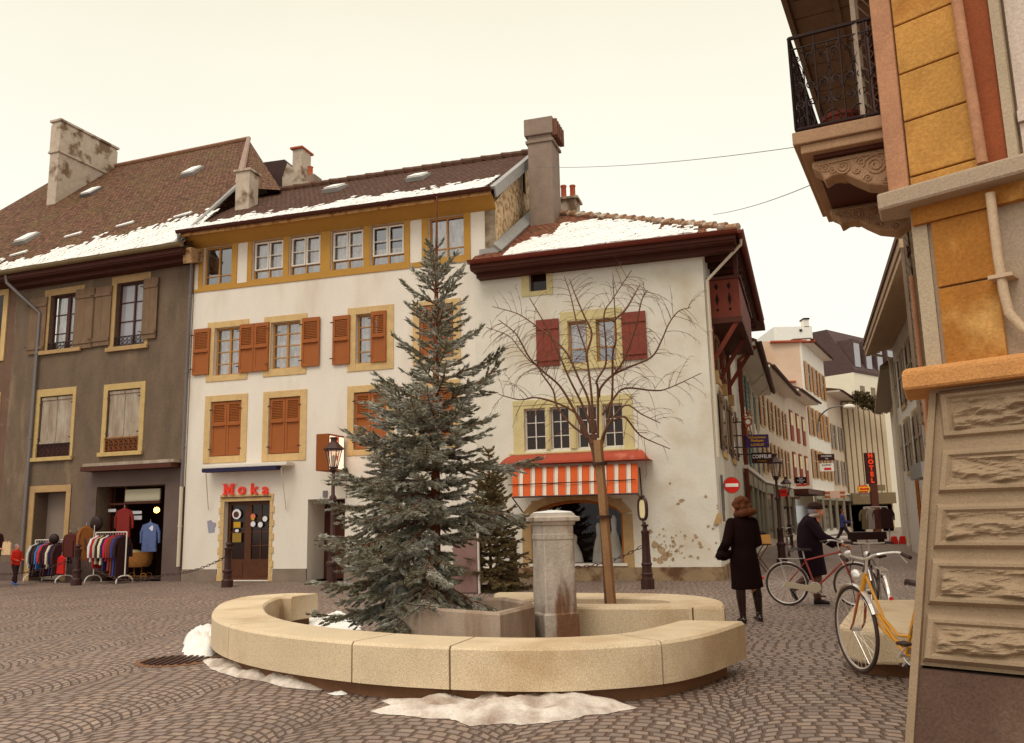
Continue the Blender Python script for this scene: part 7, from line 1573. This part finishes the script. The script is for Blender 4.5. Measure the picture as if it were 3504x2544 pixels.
bk1 = bicycle('red bicycle being pushed along by the man in the dark coat', (150, 48, 38), tuple(ra), math.atan2(dv.y, dv.x), wr=.335, steer=-.05)
bk1.scale = (1, 1, 1)
fw_ = G(2940, 2342); hd_ = math.atan2(-.88, .30); sq_ = -.22; he_ = V((-math.cos(hd_), -math.sin(hd_), 0)); hn_ = V((-he_.y, he_.x, 0)); b_r = V((fw_.x, fw_.y, 0))-he_*(.87+.17*math.cos(sq_))-hn_*(.17*math.sin(sq_))
bk2 = bicycle('golden-yellow bicycle leaning at the near stone corner, front wheel forward', (206, 142, 36), tuple(b_r), hd_+math.pi, lean=.1, steer=sq_, step=True, wr=.36)
q3 = AY(3040, 2100, 11.2); bk3 = bicycle('dark bicycle with a white rear mudguard and straight handlebar, behind the stone seat', (60, 40, 40), (q3.x-.12, 11.0, 0), R(78), lean=.06, flatbar=True)
b = B()
q4 = AY(2698, 1850, 31); bk4 = bicycle('far bicycle parked by the twin lamps in the street', (150, 96, 60), (q4.x, 31, 0), R(75))

# ================================================================ people
def fuse(o, vox=.012, sm=4):
    m_ = o.modifiers.new('remesh', 'REMESH'); m_.mode = 'VOXEL'; m_.voxel_size = vox; m_.use_smooth_shade = True
    s_ = o.modifiers.new('smooth', 'SMOOTH'); s_.iterations = sm; s_.factor = .5
    dg = bpy.context.evaluated_depsgraph_get(); me = bpy.data.meshes.new_from_object(o.evaluated_get(dg)); o.modifiers.clear(); o.data = me; me.polygons.foreach_set('use_smooth', [True]*len(me.polygons)); return o
def limb(b, pts, rr, k=12):                                          # tapered limb with rounded ends
    pts = [V(p) for p in pts]; b.tube(pts, rr, k); e = lambda r: r if not isinstance(r, (tuple, list)) else min(r)
    b.ball(pts[0], e(rr[0]), 10); b.ball(pts[-1], e(rr[-1]), 10)
    for p, r in zip(pts[1:-1], rr[1:-1]): b.ball(p, e(r)*.98, 10)
def hand(b, w, d, up_, s=1., curl=.5, side=1):                       # wrist w, pointing d, back of hand up_
    d = V(d).normalized(); up_ = V(up_); up_ = (up_-d*up_.dot(d)).normalized(); sd = d.cross(up_)*side; w = V(w)
    b.tube([w, w+d*.045*s, w+d*.09*s], [(.022*s, .028*s), (.017*s, .04*s), (.014*s, .041*s)], 10, sq=up_)
    for k, (o_, L_) in enumerate(((-.03, .068), (-.01, .078), (.011, .073), (.031, .056))):
        p = w+d*.088*s+sd*o_*s; a = d; pts = [p]
        for j in range(3):
            a = (a*math.cos(curl*.9)-up_*math.sin(curl*.9)).normalized() if j else (a*math.cos(curl*.5)-up_*math.sin(curl*.5)).normalized(); p = p+a*L_*s*(.45, .32, .25)[j]; pts.append(p)
        limb(b, pts, [.0095*s, .009*s, .0085*s, .007*s], 7)
    p = w+d*.03*s-sd*.03*s; limb(b, [p, p+(d*.5-sd*.7)*.035*s, p+(d*.8-sd*.55-up_*.3)*.07*s], [.013*s, .011*s, .008*s], 7)
def head(b, c, f, s=1.):                                             # skull, jaw, nose, ears; f = facing direction
    f = V(f).normalized(); sd = f.cross(UP); c = V(c)
    b.ball(c+UP*.02*s, .088*s, 14, sc=(1, 1, 1.18)); b.ball(c+f*.03*s-UP*.045*s, .065*s, 12); b.ball(c+f*.045*s-UP*.09*s, .036*s, 10)
    b.tube([c+f*.088*s+UP*.02*s, c+f*.115*s-UP*.018*s, c+f*.09*s-UP*.025*s], [.01*s, .016*s, .012*s], 6)
    for e in (-1, 1): b.ball(c+sd*e*.088*s-UP*.0*s, .026*s, 8, sc=(.5, .8, 1.2)); b.ball(c+f*.078*s+sd*e*.032*s+UP*.012*s, .013*s, 6)
    b.tube([c+f*.092*s-UP*.058*s+sd*.022*s, c+f*.1*s-UP*.06*s, c+f*.092*s-UP*.058*s-sd*.022*s], .007*s, 5)
    b.tube([c-UP*.2*s-f*.02*s, c-UP*.05*s-f*.005*s], [.058*s, .055*s], 12)
def person(label, loc, rz, build_, body_m, vox=.011):
    t = thing('person', label, 'person', (0, 0, 0)); b = B(); parts = build_(b); o = b.build('body', body_m, t); fuse(o, vox, 2)
    for nm, pb, m_, vx in parts:
        q = pb.build(nm, m_, t, smooth=True)
        if vx: fuse(q, vx, 3)
    t.location = loc; t.rotation_euler = (0, 0, rz); return t
MT['coat'] = mat('black_wool_coat', (28, 12, 11), rough=.95, var=.15, vs=5, grain=.25, gs=120, spec=.1); MT['fur'] = mat('brown_fur', (96, 52, 28), rough=1, var=.35, vs=22, bump=1, bs=60, grain=.35, gs=130); MT['boot'] = mat('shiny_black_boot', (38, 18, 16), rough=.18, spec=.6, grain=0)
MT['navy'] = mat('dark_navy_coat', (32, 18, 26), rough=.95, var=.15, vs=5, grain=.25, gs=110, spec=.1); MT['trous'] = mat('brown_trousers', (92, 62, 46), var=.15, vs=8); MT['scarf'] = mat('grey_scarf', (176, 160, 146), var=.1)
MT['blueja'] = mat('blue_jacket', (66, 66, 112), var=.15, vs=6); MT['reda'] = mat('red_anorak', (206, 42, 24), var=.1, vs=8); MT['jean'] = mat('blue_jeans', (84, 92, 128), var=.12, vs=8); MT['bluesh'] = mat('blue_shoe', (70, 112, 186)); MT['greyh'] = mat('grey_knit', (128, 122, 136), var=.2, vs=30); MT['hair'] = mat('brown_hair', (74, 40, 22), var=.3, vs=40, rough=.8)
# woman seen from behind (faces +y), striding slightly, right arm bent with a handbag on her left
def woman(b):
    head(b, (0, .02, 1.52), (.25, 1, 0)); b.tube([(0, 0, .8), (0, 0, 1.1), (0, 0, 1.32)], [(.08, .13), (.08, .11), (.07, .14)], 14, sq=(0, 1, 0))
    for e, fx_, fy_ in ((-1, -.09, -.03), (1, .21, .1)):
        limb(b, [(e*.09, 0, .85), (e*.09+(fx_-e*.09)*.45, fy_*.4, .47), (fx_, fy_, .1)], [.09, .06, .04])
    limb(b, [(-.17, 0, 1.33), (-.26, -.03, 1.06), (-.3, .12, .9)], [.05, .045, .032]); hand(b, (-.3, .13, .9), (.3, .8, -.2), (0, 0, 1)); limb(b, [(.17, 0, 1.33), (.2, .03, 1.06), (.17, .25, .98)], [.05, .045, .032]); hand(b, (.17, .26, .98), (-.3, .9, 0), (0, 0, 1))
    c = B(); c.tube([(.03, .03, .46), (.02, .02, .6), (0, .01, .82), (0, .01, 1.0), (0, .0, 1.15), (0, .0, 1.3), (0, 0, 1.38), (0, .01, 1.44)], [(.17, .225), (.165, .215), (.155, .2), (.13, .175), (.13, .185), (.12, .2), (.09, .16), (.06, .07)], 20, sq=(0, 1, 0))
    limb(c, [(-.16, 0, 1.34), (-.27, -.06, 1.07), (-.3, .1, .93)], [.075, .072, .06]); limb(c, [(.16, 0, 1.34), (.215, .02, 1.07), (.18, .22, .98)], [.075, .07, .058])
    hd2 = B(); hd2.tube([(-.38, -.02, .9), (-.3, .02, .9), (-.16, .1, .92)], [(.05, .07), (.075, .09), (.06, .08)], 12, sq=(0, 0, 1)); hd2.ball((-.37, -.02, .9), .06, 10); hd2.tube([(-.33, -.04, .96), (-.3, -.02, 1.06), (-.25, .06, .97)], .012, 6); 
    f = B(); rr_ = random.Random(3)
    for k in range(46):
        a, ph = rr_.random()*6.283, rr_.random()*1.7; f.ball((.012+.105*math.sin(ph)*math.cos(a), .01+.105*math.sin(ph)*math.sin(a), 1.555+.12*math.cos(ph)), rr_.uniform(.03, .045), 8)
    for k in range(26): a = 6.283*k/26; f.ball((.05+.125*math.cos(a), -.02+.1*math.sin(a), 1.47+.02*math.cos(a+.5)-.0), rr_.uniform(.04, .055), 8)
    f.ball((.01, .01, 1.56), .11, 12)
    bos = []
    for fx_, fy_, kx, ky in ((-.09, -.03, -.09, -.01), (.21, .1, .155, .05)):
        bo = B(); bos.append(('boot', bo, MT['boot'], .009)); bo.tube([(kx*.95, ky*.8, .62), (kx, ky, .5), (kx+(fx_-kx)*.4, ky, .34), (fx_, fy_, .12), (fx_, fy_, .07)], [.075, .07, .066, .045, .045], 12); bo.tube([(fx_, fy_-.05, .045), (fx_, fy_+.06, .045), (fx_, fy_+.15, .03)], [(.04, .038), (.035, .042), (.02, .028)], 10, sq=(0, 0, 1)); bo.box((fx_, fy_-.055, .03), (.03, .03, .06))
    return [('coat', c, MT['coat'], .011), ('fur_hat_and_collar', f, MT['fur'], .012), *bos, ('handbag', hd2, MT['coat'], .014)]
gw = G(2562, 2132); person('person seen from behind in a long black coat, brown fur hat and shiny boots', (gw.x, gw.y, 0), .18, woman, MT['skin'])
# man pushing the red bicycle (faces +x)
def man(b):
    head(b, (.1, -.0, 1.5), (1, -.1, -.25)); b.tube([(-.04, 0, .8), (-.03, 0, 1.1), (.0, 0, 1.34)], [(.11, .15), (.11, .15), (.08, .14)], 14, sq=(1, 0, 0))
    limb(b, [(0, -.08, .85), (.04, -.08, .46), (.02, -.08, .1)], [.09, .06, .042]); limb(b, [(-.03, .08, .85), (-.1, .08, .48), (-.36, .08, .24)], [.09, .06, .042])
    limb(b, [(.0, -.18, 1.3), (.2, -.2, 1.06), (.46, -.2, .95)], [.05, .045, .032]); hand(b, (.46, -.2, .95), (1, .0, -.25), (0, 0, 1), curl=.9); limb(b, [(.0, .17, 1.3), (.12, .2, 1.05), (.3, .16, .93)], [.05, .045, .032]); hand(b, (.3, .16, .93), (1, 0, -.1), (0, 0, 1), curl=.8)
    c = B(); c.tube([(.0, 0, .45), (-.02, 0, .6), (-.05, 0, .85), (-.05, 0, 1.05), (-.03, 0, 1.25), (.0, 0, 1.36), (.03, 0, 1.42)], [(.19, .2), (.19, .2), (.2, .21), (.2, .22), (.18, .22), (.12, .17), (.07, .08)], 20, sq=(1, 0, 0))
    limb(c, [(.0, -.19, 1.3), (.2, -.22, 1.07), (.42, -.2, .965)], [.085, .075, .058]); limb(c, [(.0, .18, 1.3), (.12, .2, 1.06), (.28, .17, .94)], [.085, .075, .058])
    f = B(); f.ball((.085, 0, 1.56), .115, 14, sc=(1.08, .95, .72)); f.tube([(.085, 0, 1.52), (.085, 0, 1.58)], [.118, .12], 18)
    sc_ = B(); sc_.torus((.04, 0, 1.41), (1, 0, .2), (0, 1, 0), .085, .03, 20, 8)
    tr_ = B(); limb(tr_, [(.03, -.08, .5), (.035, -.08, .4), (.02, -.08, .13)], [.085, .075, .065]); limb(tr_, [(-.09, .08, .52), (-.13, .08, .43), (-.34, .08, .26)], [.085, .075, .06])
    bo = B(); bo2 = B(); bo.tube([(-.04, -.08, .05), (.08, -.08, .05), (.2, -.08, .035)], [(.045, .045), (.04, .047), (.025, .035)], 10, sq=(0, 0, 1)); bo2.tube([(-.4, .08, .24), (-.37, .08, .13), (-.32, .08, .03)], [(.045, .045), (.04, .047), (.025, .035)], 10, sq=(1, 0, 0))
    hr = B(); hr.tube([(.06, 0, 1.46), (.065, 0, 1.53)], [.09, .1], 14)
    gl = B(); hand(gl, (.455, -.2, .95), (1, .0, -.25), (0, 0, 1), 1.1, curl=.9)
    return [('coat', c, MT['navy'], .012), ('cap', f, mat('dark_cap', (50, 24, 18), rough=.95, bump=.8, bs=80), .01), ('scarf', sc_, MT['scarf'], 0), ('trousers', tr_, MT['trous'], .011), ('shoe', bo, MT['black'], 0), ('shoe', bo2, MT['black'], 0), ('hair', hr, MT['greyh'], 0), ('glove', gl, MT['orange'], 0)]
db = (fa-ra).normalized(); nb = V((-db.y, db.x, 0)); mp = ra+db*.4+nb*.3; mp.z = 0
person('person in a dark navy coat and flat dark cap pushing the red bicycle', tuple(mp), math.atan2(db.y, db.x), man, MT['skin'])
def walker(jm, tm, hm, carry=False, s_=1., stride=.34, shoe=None, arms=(.3, .3)):
    def f(b):
        head(b, (.02, 0, 1.56), (1, 0, -.1)); b.tube([(0, 0, .8), (0, 0, 1.1), (0, 0, 1.38)], [(.08, .13), (.08, .12), (.07, .13)], 12, sq=(1, 0, 0))
        for e, k in ((-1, stride), (1, -stride)): limb(b, [(0, e*.08, .86), (k*.55+.04, e*.08, .48), (k, e*.08, .1 if k > 0 else .16)], [.085, .06, .04])
        for e, a in ((-1, arms[0]), (1, arms[1])): limb(b, [(0, e*.18, 1.34), (.02+a*.2, e*.21, 1.08), (a+.05, e*.17, 1.02)], [.048, .042, .03]); hand(b, (a+.05, e*.17, 1.02), (1, 0, 0), (0, 0, 1))
        c = B(); c.tube([(0, 0, .8), (0, 0, .95), (0, 0, 1.2), (0, 0, 1.38), (.01, 0, 1.46)], [(.15, .19), (.14, .18), (.15, .2), (.11, .17), (.06, .07)], 16, sq=(1, 0, 0))
        for e, a in ((-1, arms[0]), (1, arms[1])): limb(c, [(0, e*.18, 1.34), (.02+a*.2, e*.22, 1.08), (a, e*.18, 1.02)], [.075, .066, .055])
        t_ = B()
        for e, k in ((-1, stride), (1, -stride)): limb(t_, [(0, e*.08, .86), (k*.55+.04, e*.08, .48), (k, e*.08, .14 if k > 0 else .2)], [.11, .08, .065])
        h = B(); h.ball((-.005, 0, 1.6), .1, 12, sc=(1, 1, .95)); bos = []
        for e, k in ((-1, stride), (1, -stride)): z = .0 if k > 0 else .05; bo = B(); bos.append(('shoe', bo, shoe or MT['black'], 0)); bo.tube([(k-.06, e*.08, .05+z), (k+.06, e*.08, .05+z*.6), (k+.16, e*.08, .03)], [(.04, .042), (.04, .045), (.02, .03)], 8, sq=(0, 0, 1))
        return [('jacket', c, jm, .014), ('trousers', t_, tm, .014), ('hair' if hm is MT['hair'] else 'hat', h, hm, 0), *bos]
    return f
gf = G(2890, 1861); person('person in a blue jacket walking across the far street towards the right', (gf.x, gf.y, 0), -.2, walker(MT['blueja'], mat('dark_blue_trousers', (52, 34, 50)), MT['hair'], stride=.36), MT['skin'], .02)
gc = G(48, 2003); ch_ = person('person, a small child in a red anorak and grey hat, beside the clothes rack', (gc.x, gc.y, 0), -.35, walker(MT['reda'], mat('dark_child_trousers', (56, 30, 30)), MT['greyh'], stride=.16, shoe=MT['bluesh'], arms=(.18, .12)), MT['skin'], .02); ch_.scale = (.68, .68, .66)
b = B(); b.box((.02, -.19, 1.22), (.14, .02, .035)); b.build('chest_stripe', MT['wsk'], ch_)
gm = G(-18, 2010); mm_ = person('person in a dark sweater and jeans holding pale paper bags, cut by the left edge', (gm.x-.1, gm.y, 0), -.2, walker(mat('dark_sweater', (58, 22, 20)), MT['jean'], MT['hair'], stride=.14, arms=(.2, .1)), MT['skin'], .016)
bg_ = thing('paper_bags', 'crumpled pale paper bags held by the person at the left edge', 'bags', (gm.x+.33, gm.y-.15, 1.0)); b = B(); c = V((gm.x+.33, gm.y-.15, 1.0)); r_ = random.Random(2)
for k in range(3): q = c+V((.07*k-.07, 0, 0)); b.hexa([q+V((-.05, -.04, -.14)), q+V((.05, -.04, -.16)), q+V((.05, .04, -.15)), q+V((-.05, .04, -.13)), q+V((-.03, -.03, .18+.04*k % .06)), q+V((.04, -.03, .12)), q+V((.04, .03, .13)), q+V((-.03, .03, .2))])
b.build('bag', mat('pale_paper', (214, 180, 140)), bg_)

# ================================================================ clothes racks and shop display
def rack(a, c, h, label):
    a, c = V(a), V(c); t = thing('clothes_rack', label, 'clothes rack', tuple(a.lerp(c, .5)), 0, 'clothes racks outside the shop'); d = (c-a).normalized(); n = V((-d.y, d.x, 0)); b = B()
    b.tube([a+UP*h, c+UP*h], .014, 6); b.build('rail', MT['wframe'], t)
    for p in (a, c):
        b = B(); b.tube([p+UP*.2, p+UP*h], .018, 8); b.build('upright', MT['wframe'], t)
        b = B(); b.tube(smooth_line([p-n*.26+UP*.02, p-n*.25+UP*.1, p-n*.13+UP*.2, p+n*.13+UP*.2, p+n*.25+UP*.1, p+n*.26+UP*.02], 4), .018, 6); b.build('foot', MT['wframe'], t)
    return d, n
def garment(p, d, n, L_, mt, label, wid=.22, group='clothes hanging on the racks', name='hanging_garment', cat='garment', tilt=0., sl=True):
    t = thing(name, label, cat, tuple(p), 0, group); b = B(); th = .032
    prof = [(0, .035), (.035, .06), (.07, wid*.75), (.11, wid), (.3, wid*.92), (L_*.8, wid*.95), (L_, wid*1.0)]
    n0 = 0
    for i, (z, w_) in enumerate(prof):
        for s_, e in ((-1, -1), (1, -1), (1, 1), (-1, 1)):
            q = p+n*(s_*w_*(.97))+d*(e*th*(.5 if i < 2 else 1)+tilt*z)-UP*z; b.v.append(tuple(q))
    for i in range(len(prof)-1):
        for j in range(4): q = (j+1) % 4; b.f.append((i*4+j, i*4+q, i*4+4+q, i*4+4+j)); b.mi.append(0)
    b.f.append((3, 2, 1, 0)); e = 4*(len(prof)-1); b.f.append((e, e+1, e+2, e+3)); b.mi += [0, 0]
    b.build('body', mt, t, bevel=.01)
    if sl:
        for s_ in (-1, 1): b = B(); b.tube([p+n*s_*wid*.85-UP*.1, p+n*s_*(wid+.05)-UP*.3+d*.01, p+n*s_*(wid+.06)-UP*min(.6, L_*.9)+d*.02], [(.04, .05), (.042, .055), (.03, .04)], 8); b.build('sleeve', mt, t, smooth=True)
    b = B(); b.tube([p+UP*.07, p+UP*.03, p], .004, 4); b.build('hook', MT['chrome'], t)
    return t
def gm_(nm, c): return mat(nm+'_cloth', c, var=.12, vs=9, grain=.2, gs=60)
ra1, rb1 = G(112, 1991), G(221, 1996); zr_ = AY(175, 1848, (ra1.y+rb1.y)/2).z; d, n = rack(ra1, rb1, zr_, 'left clothes rack, nearer the child in red')
cols1 = [('pale grey', (196, 192, 190), .72), ('black', (42, 20, 20), .98), ('charcoal', (60, 36, 34), .95), ('sky blue', (62, 116, 176), .75), ('scarlet', (206, 52, 54), .6), ('near-black', (50, 22, 28), .95), ('dark plum', (62, 24, 44), .92), ('cream', (224, 204, 174), .72), ('dark navy', (36, 34, 74), .9), ('black and white', (70, 40, 40), .9)]
L1_ = (rb1-ra1).length
for i, (nm, c, ln_) in enumerate(cols1): garment(ra1.lerp(rb1, .08+.085*i)+UP*(zr_-.08), d, n, ln_, gm_(nm.replace(' ', '_'), c), f'{nm} garment on the left rack, number {i+1} from its left end' if False else f'{nm} long-sleeved garment on the left clothes rack', tilt=-.12)
for k in range(2): pass
garment(ra1.lerp(rb1, .97)+UP*(zr_-.42)+n*-.1, n, d, .52, gm_('bright_red', (196, 30, 22)), 'bright red skirt-like garment low at the right end of the left rack', wid=.2, sl=False)
ra2, rb2 = G(318, 1996), G(425, 1998); zr2 = AY(380, 1822, (ra2.y+rb2.y)/2).z; d, n = rack(ra2, rb2, zr2, 'right clothes rack, in front of the shop entrance')
cols2 = [('white', (222, 220, 226), .72), ('dark red', (166, 26, 24), .9), ('stone grey', (188, 172, 150), .78), ('brown-black', (56, 26, 22), .7), ('ivory', (230, 216, 180), .8), ('midnight blue', (40, 34, 84), .95), ('crimson', (196, 32, 60), .7), ('rust red', (140, 54, 36), .95), ('chestnut', (112, 52, 36), 1.1), ('royal blue', (52, 56, 120), 1.1), ('black-brown', (48, 20, 22), 1.2)]
for i, (nm, c, ln_) in enumerate(cols2): garment(ra2.lerp(rb2, .07+.082*i)+UP*(zr2-.08), d, n, ln_, gm_(nm.replace(' ', '_'), c), f'{nm} long-sleeved garment on the right clothes rack')
def hung(x, y, Y, nm, lab, c, L_, wid, az=-.35):
    p = AY(x, y, Y); dd = V((math.sin(-az), math.cos(az), 0)); nn = V((math.cos(az), math.sin(az), 0)); return garment(p, dd, nn, L_, gm_(nm, c), lab, wid=wid, group='clothes displayed at the shop front')
Ys = V1.pt(*V1.uz(430, 1900), 0).y
hung(426, 1737, Ys+.1, 'maroon', 'maroon patterned jacket hung high in the shop entrance', (130, 36, 30), .85, .26); hung(515, 1786, Ys-.05, 'denim_blue', 'light blue sweatshirt hung at the right of the shop entrance', (92, 106, 150), .85, .27)
b = B(); q = AY(520, 1808, Ys-.12); b.box(q, (.12, .01, .12), 0, M=Matrix.Rotation(.78, 3, 'Y')); tag(b.build('price_tag', MT['wsk']), 'small white diamond price tag on the light blue sweatshirt', 'tag')
hung(296, 1798, Ys-.5, 'ginger', 'ginger-brown coat hanging between the racks', (150, 90, 40), 1.0, .16, .9); hung(268, 1815, Ys-.45, 'fairisle', 'dark striped sweater hanging left of the ginger coat', (92, 62, 50), .6, .2)
hung(240, 1822, Ys-.4, 'winered', 'wine-brown garment on the wall beside the striped sweater', (84, 34, 26), .7, .18)
p = AY(330, 1792, Ys-.3); t = thing('hat_stand', 'round black hat on a small stand above the right clothes rack', 'hat stand', tuple(p-UP*.5)); b = B(); b.ball(p, .19, 14, sc=(1, .45, 1.15)); b.build('hat', MT['black'], t, smooth=True); b = B(); b.tube([p-V((0, .1, .05)), p-V((0, .1, .75))], .012, 5); b.build('stand', MT['wframe'], t)
p = AY(185, 1845, Ys-.2); t = thing('hat_stand', 'dark knitted hat on a stand behind the left clothes rack', 'hat stand', tuple(p-UP*.5)); b = B(); b.ball(p, .15, 12, sc=(1, .6, 1)); b.build('hat', MT['black'], t, smooth=True); b = B(); b.tube([p, p-UP*1.1], .012, 5); b.build('stand', MT['iron'], t)
# wicker pram
p = G(470, 1984); t = thing('wicker_pram', 'old wicker doll pram with small wheels at the shop entrance', 'pram', (p.x, p.y, 0)); MT['wick'] = mat('wicker', (186, 124, 62), var=.2, vs=20, bump=1, bs=60); b = B(); zc = .55
n0 = 0; prof = [(.3, .18, .36), (.38, .22, .45), (.42, .24, .6), (.44, .25, .78)]
for (lx, ly, z) in prof:
    for k in range(16): a = 6.283*k/16; b.v.append((p.x+lx*math.cos(a), p.y+ly*math.sin(a), z+(.09*abs(math.cos(a))**2 if z > .7 else 0)))
for i in range(3):
    for k in range(16): q = (k+1) % 16; b.f.append((i*16+k, i*16+q, i*16+16+q, i*16+16+k)); b.mi.append(0)
b.f.append(tuple(range(15, -1, -1))); b.mi.append(0); b.build('basket', MT['wick'], t, smooth=True)
b = B(); b.ball((p.x-.15, p.y, .78), .2, 10, sc=(1.2, 1, .4)); b.build('lining', MT['cream'], t, smooth=True)
for dx in (-.25, .25):
    for dy in (-.2, .2): b = B(); b.torus((p.x+dx, p.y+dy, .1), (1, 0, 0), UP, .085, .012, 18, 5); b.tube([(p.x+dx-.07, p.y+dy, .1), (p.x+dx+.07, p.y+dy, .1)], .006, 4); b.build('wheel', MT['wick'], t)
b = B()
for dx in (-.12, .12): b.tube([(p.x+dx, p.y, .38), (p.x+dx*.8, p.y, .12)], .016, 6)
b.tube([(p.x-.25, p.y, .1), (p.x+.25, p.y, .1)], .012, 6); b.build('chassis', MT['wick'], t)
# folding table with a carton by the corner house
p = G(2597, 1962); hz_ = AY(2597, 1862, p.y).z; t = thing('trestle_table', 'small crossed-leg folding stand holding a tan carton, behind the person in black', 'table', (p.x, p.y, 0))
b = B(); b.box((p.x, p.y, hz_-.02), (.62, .45, .03)); b.build('table_top', MT['wood'], t)
for dy in (-.2, .2):
    for e in (-1, 1): b = B(); b.tube([(p.x-e*.26, p.y+dy, 0), (p.x+e*.22, p.y+dy, hz_-.03)], .014, 5); b.build('leg', MT['wood'], t)
t = thing('carton', 'tan open carton of dark goods on the folding stand', 'carton', (p.x, p.y, hz_)); b = B(); b.box((p.x+.0, p.y, hz_+.12), (.6, .4, .22)); b.build('box', mat('tan_card', (186, 134, 72)), t); b = B(); r_ = random.Random(6)
for k in range(7): b.ball((p.x-.22+k*.07, p.y+r_.uniform(-.1, .1), hz_+.25+r_.uniform(-.01, .04)), .07, 8)
b.build('goods', MT['black'], t)
# clothes rail far up the street, red crates
p = G(3003, 1862); Yr = p.y; t = thing('clothes_rail', 'far rail of coats standing in the street by the ribbed building', 'clothes rail', (p.x, Yr, 0)); b = B(); b.tube([(p.x-.5, Yr, 1.75), (p.x+.75, Yr+.3, 1.75)], .03, 6); b.tube([(p.x-.5, Yr, 0), (p.x-.5, Yr, 1.75)], .03, 6); b.tube([(p.x+.75, Yr+.3, 0), (p.x+.75, Yr+.3, 1.75)], .03, 6); b.build('rail', MT['chrome'], t)
dd = V((1, .2, 0)).normalized(); nn = V((-.2, 1, 0)).normalized()
for k, (nm, c) in enumerate((('olive', (108, 92, 66)), ('grey', (150, 138, 128)), ('brown', (84, 44, 34)), ('dark', (52, 24, 22)))): garment(V((p.x-.35+k*.32, Yr+.05*k, 1.7)), nn, dd, 1.0, gm_('far_'+nm, c), f'{nm} coat on the far street clothes rail', wid=.36, group='coats on the far rail')
t = thing('bargain_box', 'dark low box of goods on the street under the far coats', 'box', (p.x-.6, Yr, 0)); b = B(); b.box((p.x-.55, Yr-.2, .4), (1.6, .7, .35)); b.build('box', MT['black'], t)
for dx in (-1.2, .1): b = B(); b.box((p.x+dx, Yr-.2, .11), (.12, .5, .22)); b.build('leg', MT['black'], t)
for k, dx in enumerate((.55, .95)): 
    t = thing('red_bag', ('left' if k == 0 else 'right')+' of two small red bags on the ground below the far coats', 'bag', (p.x+dx, Yr-.6, 0)); b = B(); b.hexa([(p.x+dx-.17, Yr-.7, .0), (p.x+dx+.17, Yr-.7, 0), (p.x+dx+.17, Yr-.5, 0), (p.x+dx-.17, Yr-.5, 0), (p.x+dx-.12, Yr-.66, .36), (p.x+dx+.12, Yr-.66, .36), (p.x+dx+.12, Yr-.56, .36), (p.x+dx-.12, Yr-.56, .36)]); b.build('bag', MT['red'], t, bevel=.03)
# kerb across the far street
a, c = G(2800, 1845), G(2965, 1843); b = B(); b.prism([a, c, c+V((0, 1.2, 0)), a+V((0, 1.2, 0))], (0, 0, .13)); tag(b.build('far_kerb', MT['cool']), kind='structure')
# white dresses and mannequin in the arched shop window
def gown(x0, x1, ytop, ybot, d, lab, flare=1.6, m='lace'):
    c0_, c1_ = W3.uz(x0, ybot, d), W3.uz(x1, ybot, d); zt = W3.uz(x0, ytop, d)[1]; u = (c0_[0]+c1_[0])/2; w_ = (c1_[0]-c0_[0])/2; z0 = c0_[1]; t = thing('display_dress', lab, 'dress', tuple(W3.pt(u, z0, d)), 0, 'dresses in the arched shop window'); b = B(); n0 = 0; K = 36; pr = [(0, w_), (.3, w_*.85), (.55, w_*.55), (.68, w_*.3), (.8, w_*.36), (.92, w_*.4), (1, w_*.15)]
    for f, r in pr:
        for k in range(K): a = 6.283*k/K; rr = r*(1+.09*math.sin(k*3.1416)*0+.1*(k % 2)*(1-f)); q = W3.pt(u+rr*math.cos(a), z0+(zt-z0)*f, d+rr*.5*math.sin(a)); b.v.append(tuple(q))
    for i in range(len(pr)-1):
        for k in range(K): q = (k+1) % K; b.f.append((i*K+k, i*K+q, i*K+K+q, i*K+K+k)); b.mi.append(0)
    b.f.append(tuple((len(pr)-1)*K+k for k in range(K))); b.mi.append(0); b.build('dress', MT[m], t, smooth=True)
gown(2080, 2132, 1765, 1925, -.6, 'long pleated white dress at the right of the arched window'); gown(2030, 2075, 1790, 1925, -.8, 'white gown beside the tree stake in the arched window'); gown(1940, 1995, 1830, 1925, -.6, 'white shawl-like dress just right of the pillar in the arched window'); gown(1985, 2040, 1765, 1922, -1.1, 'dark brown dress between the white gowns in the arched window', m='dark')
b = B(); q = W3.rect(1817, 1782, 1832, 1806, -.25); b.wb(W3, q[0], q[2], q[1], q[3], -.26, -.25); tag(b.build('window_notice', MT['bluesh']), 'small light-blue notice at the left of the arched shop window', 'notice')
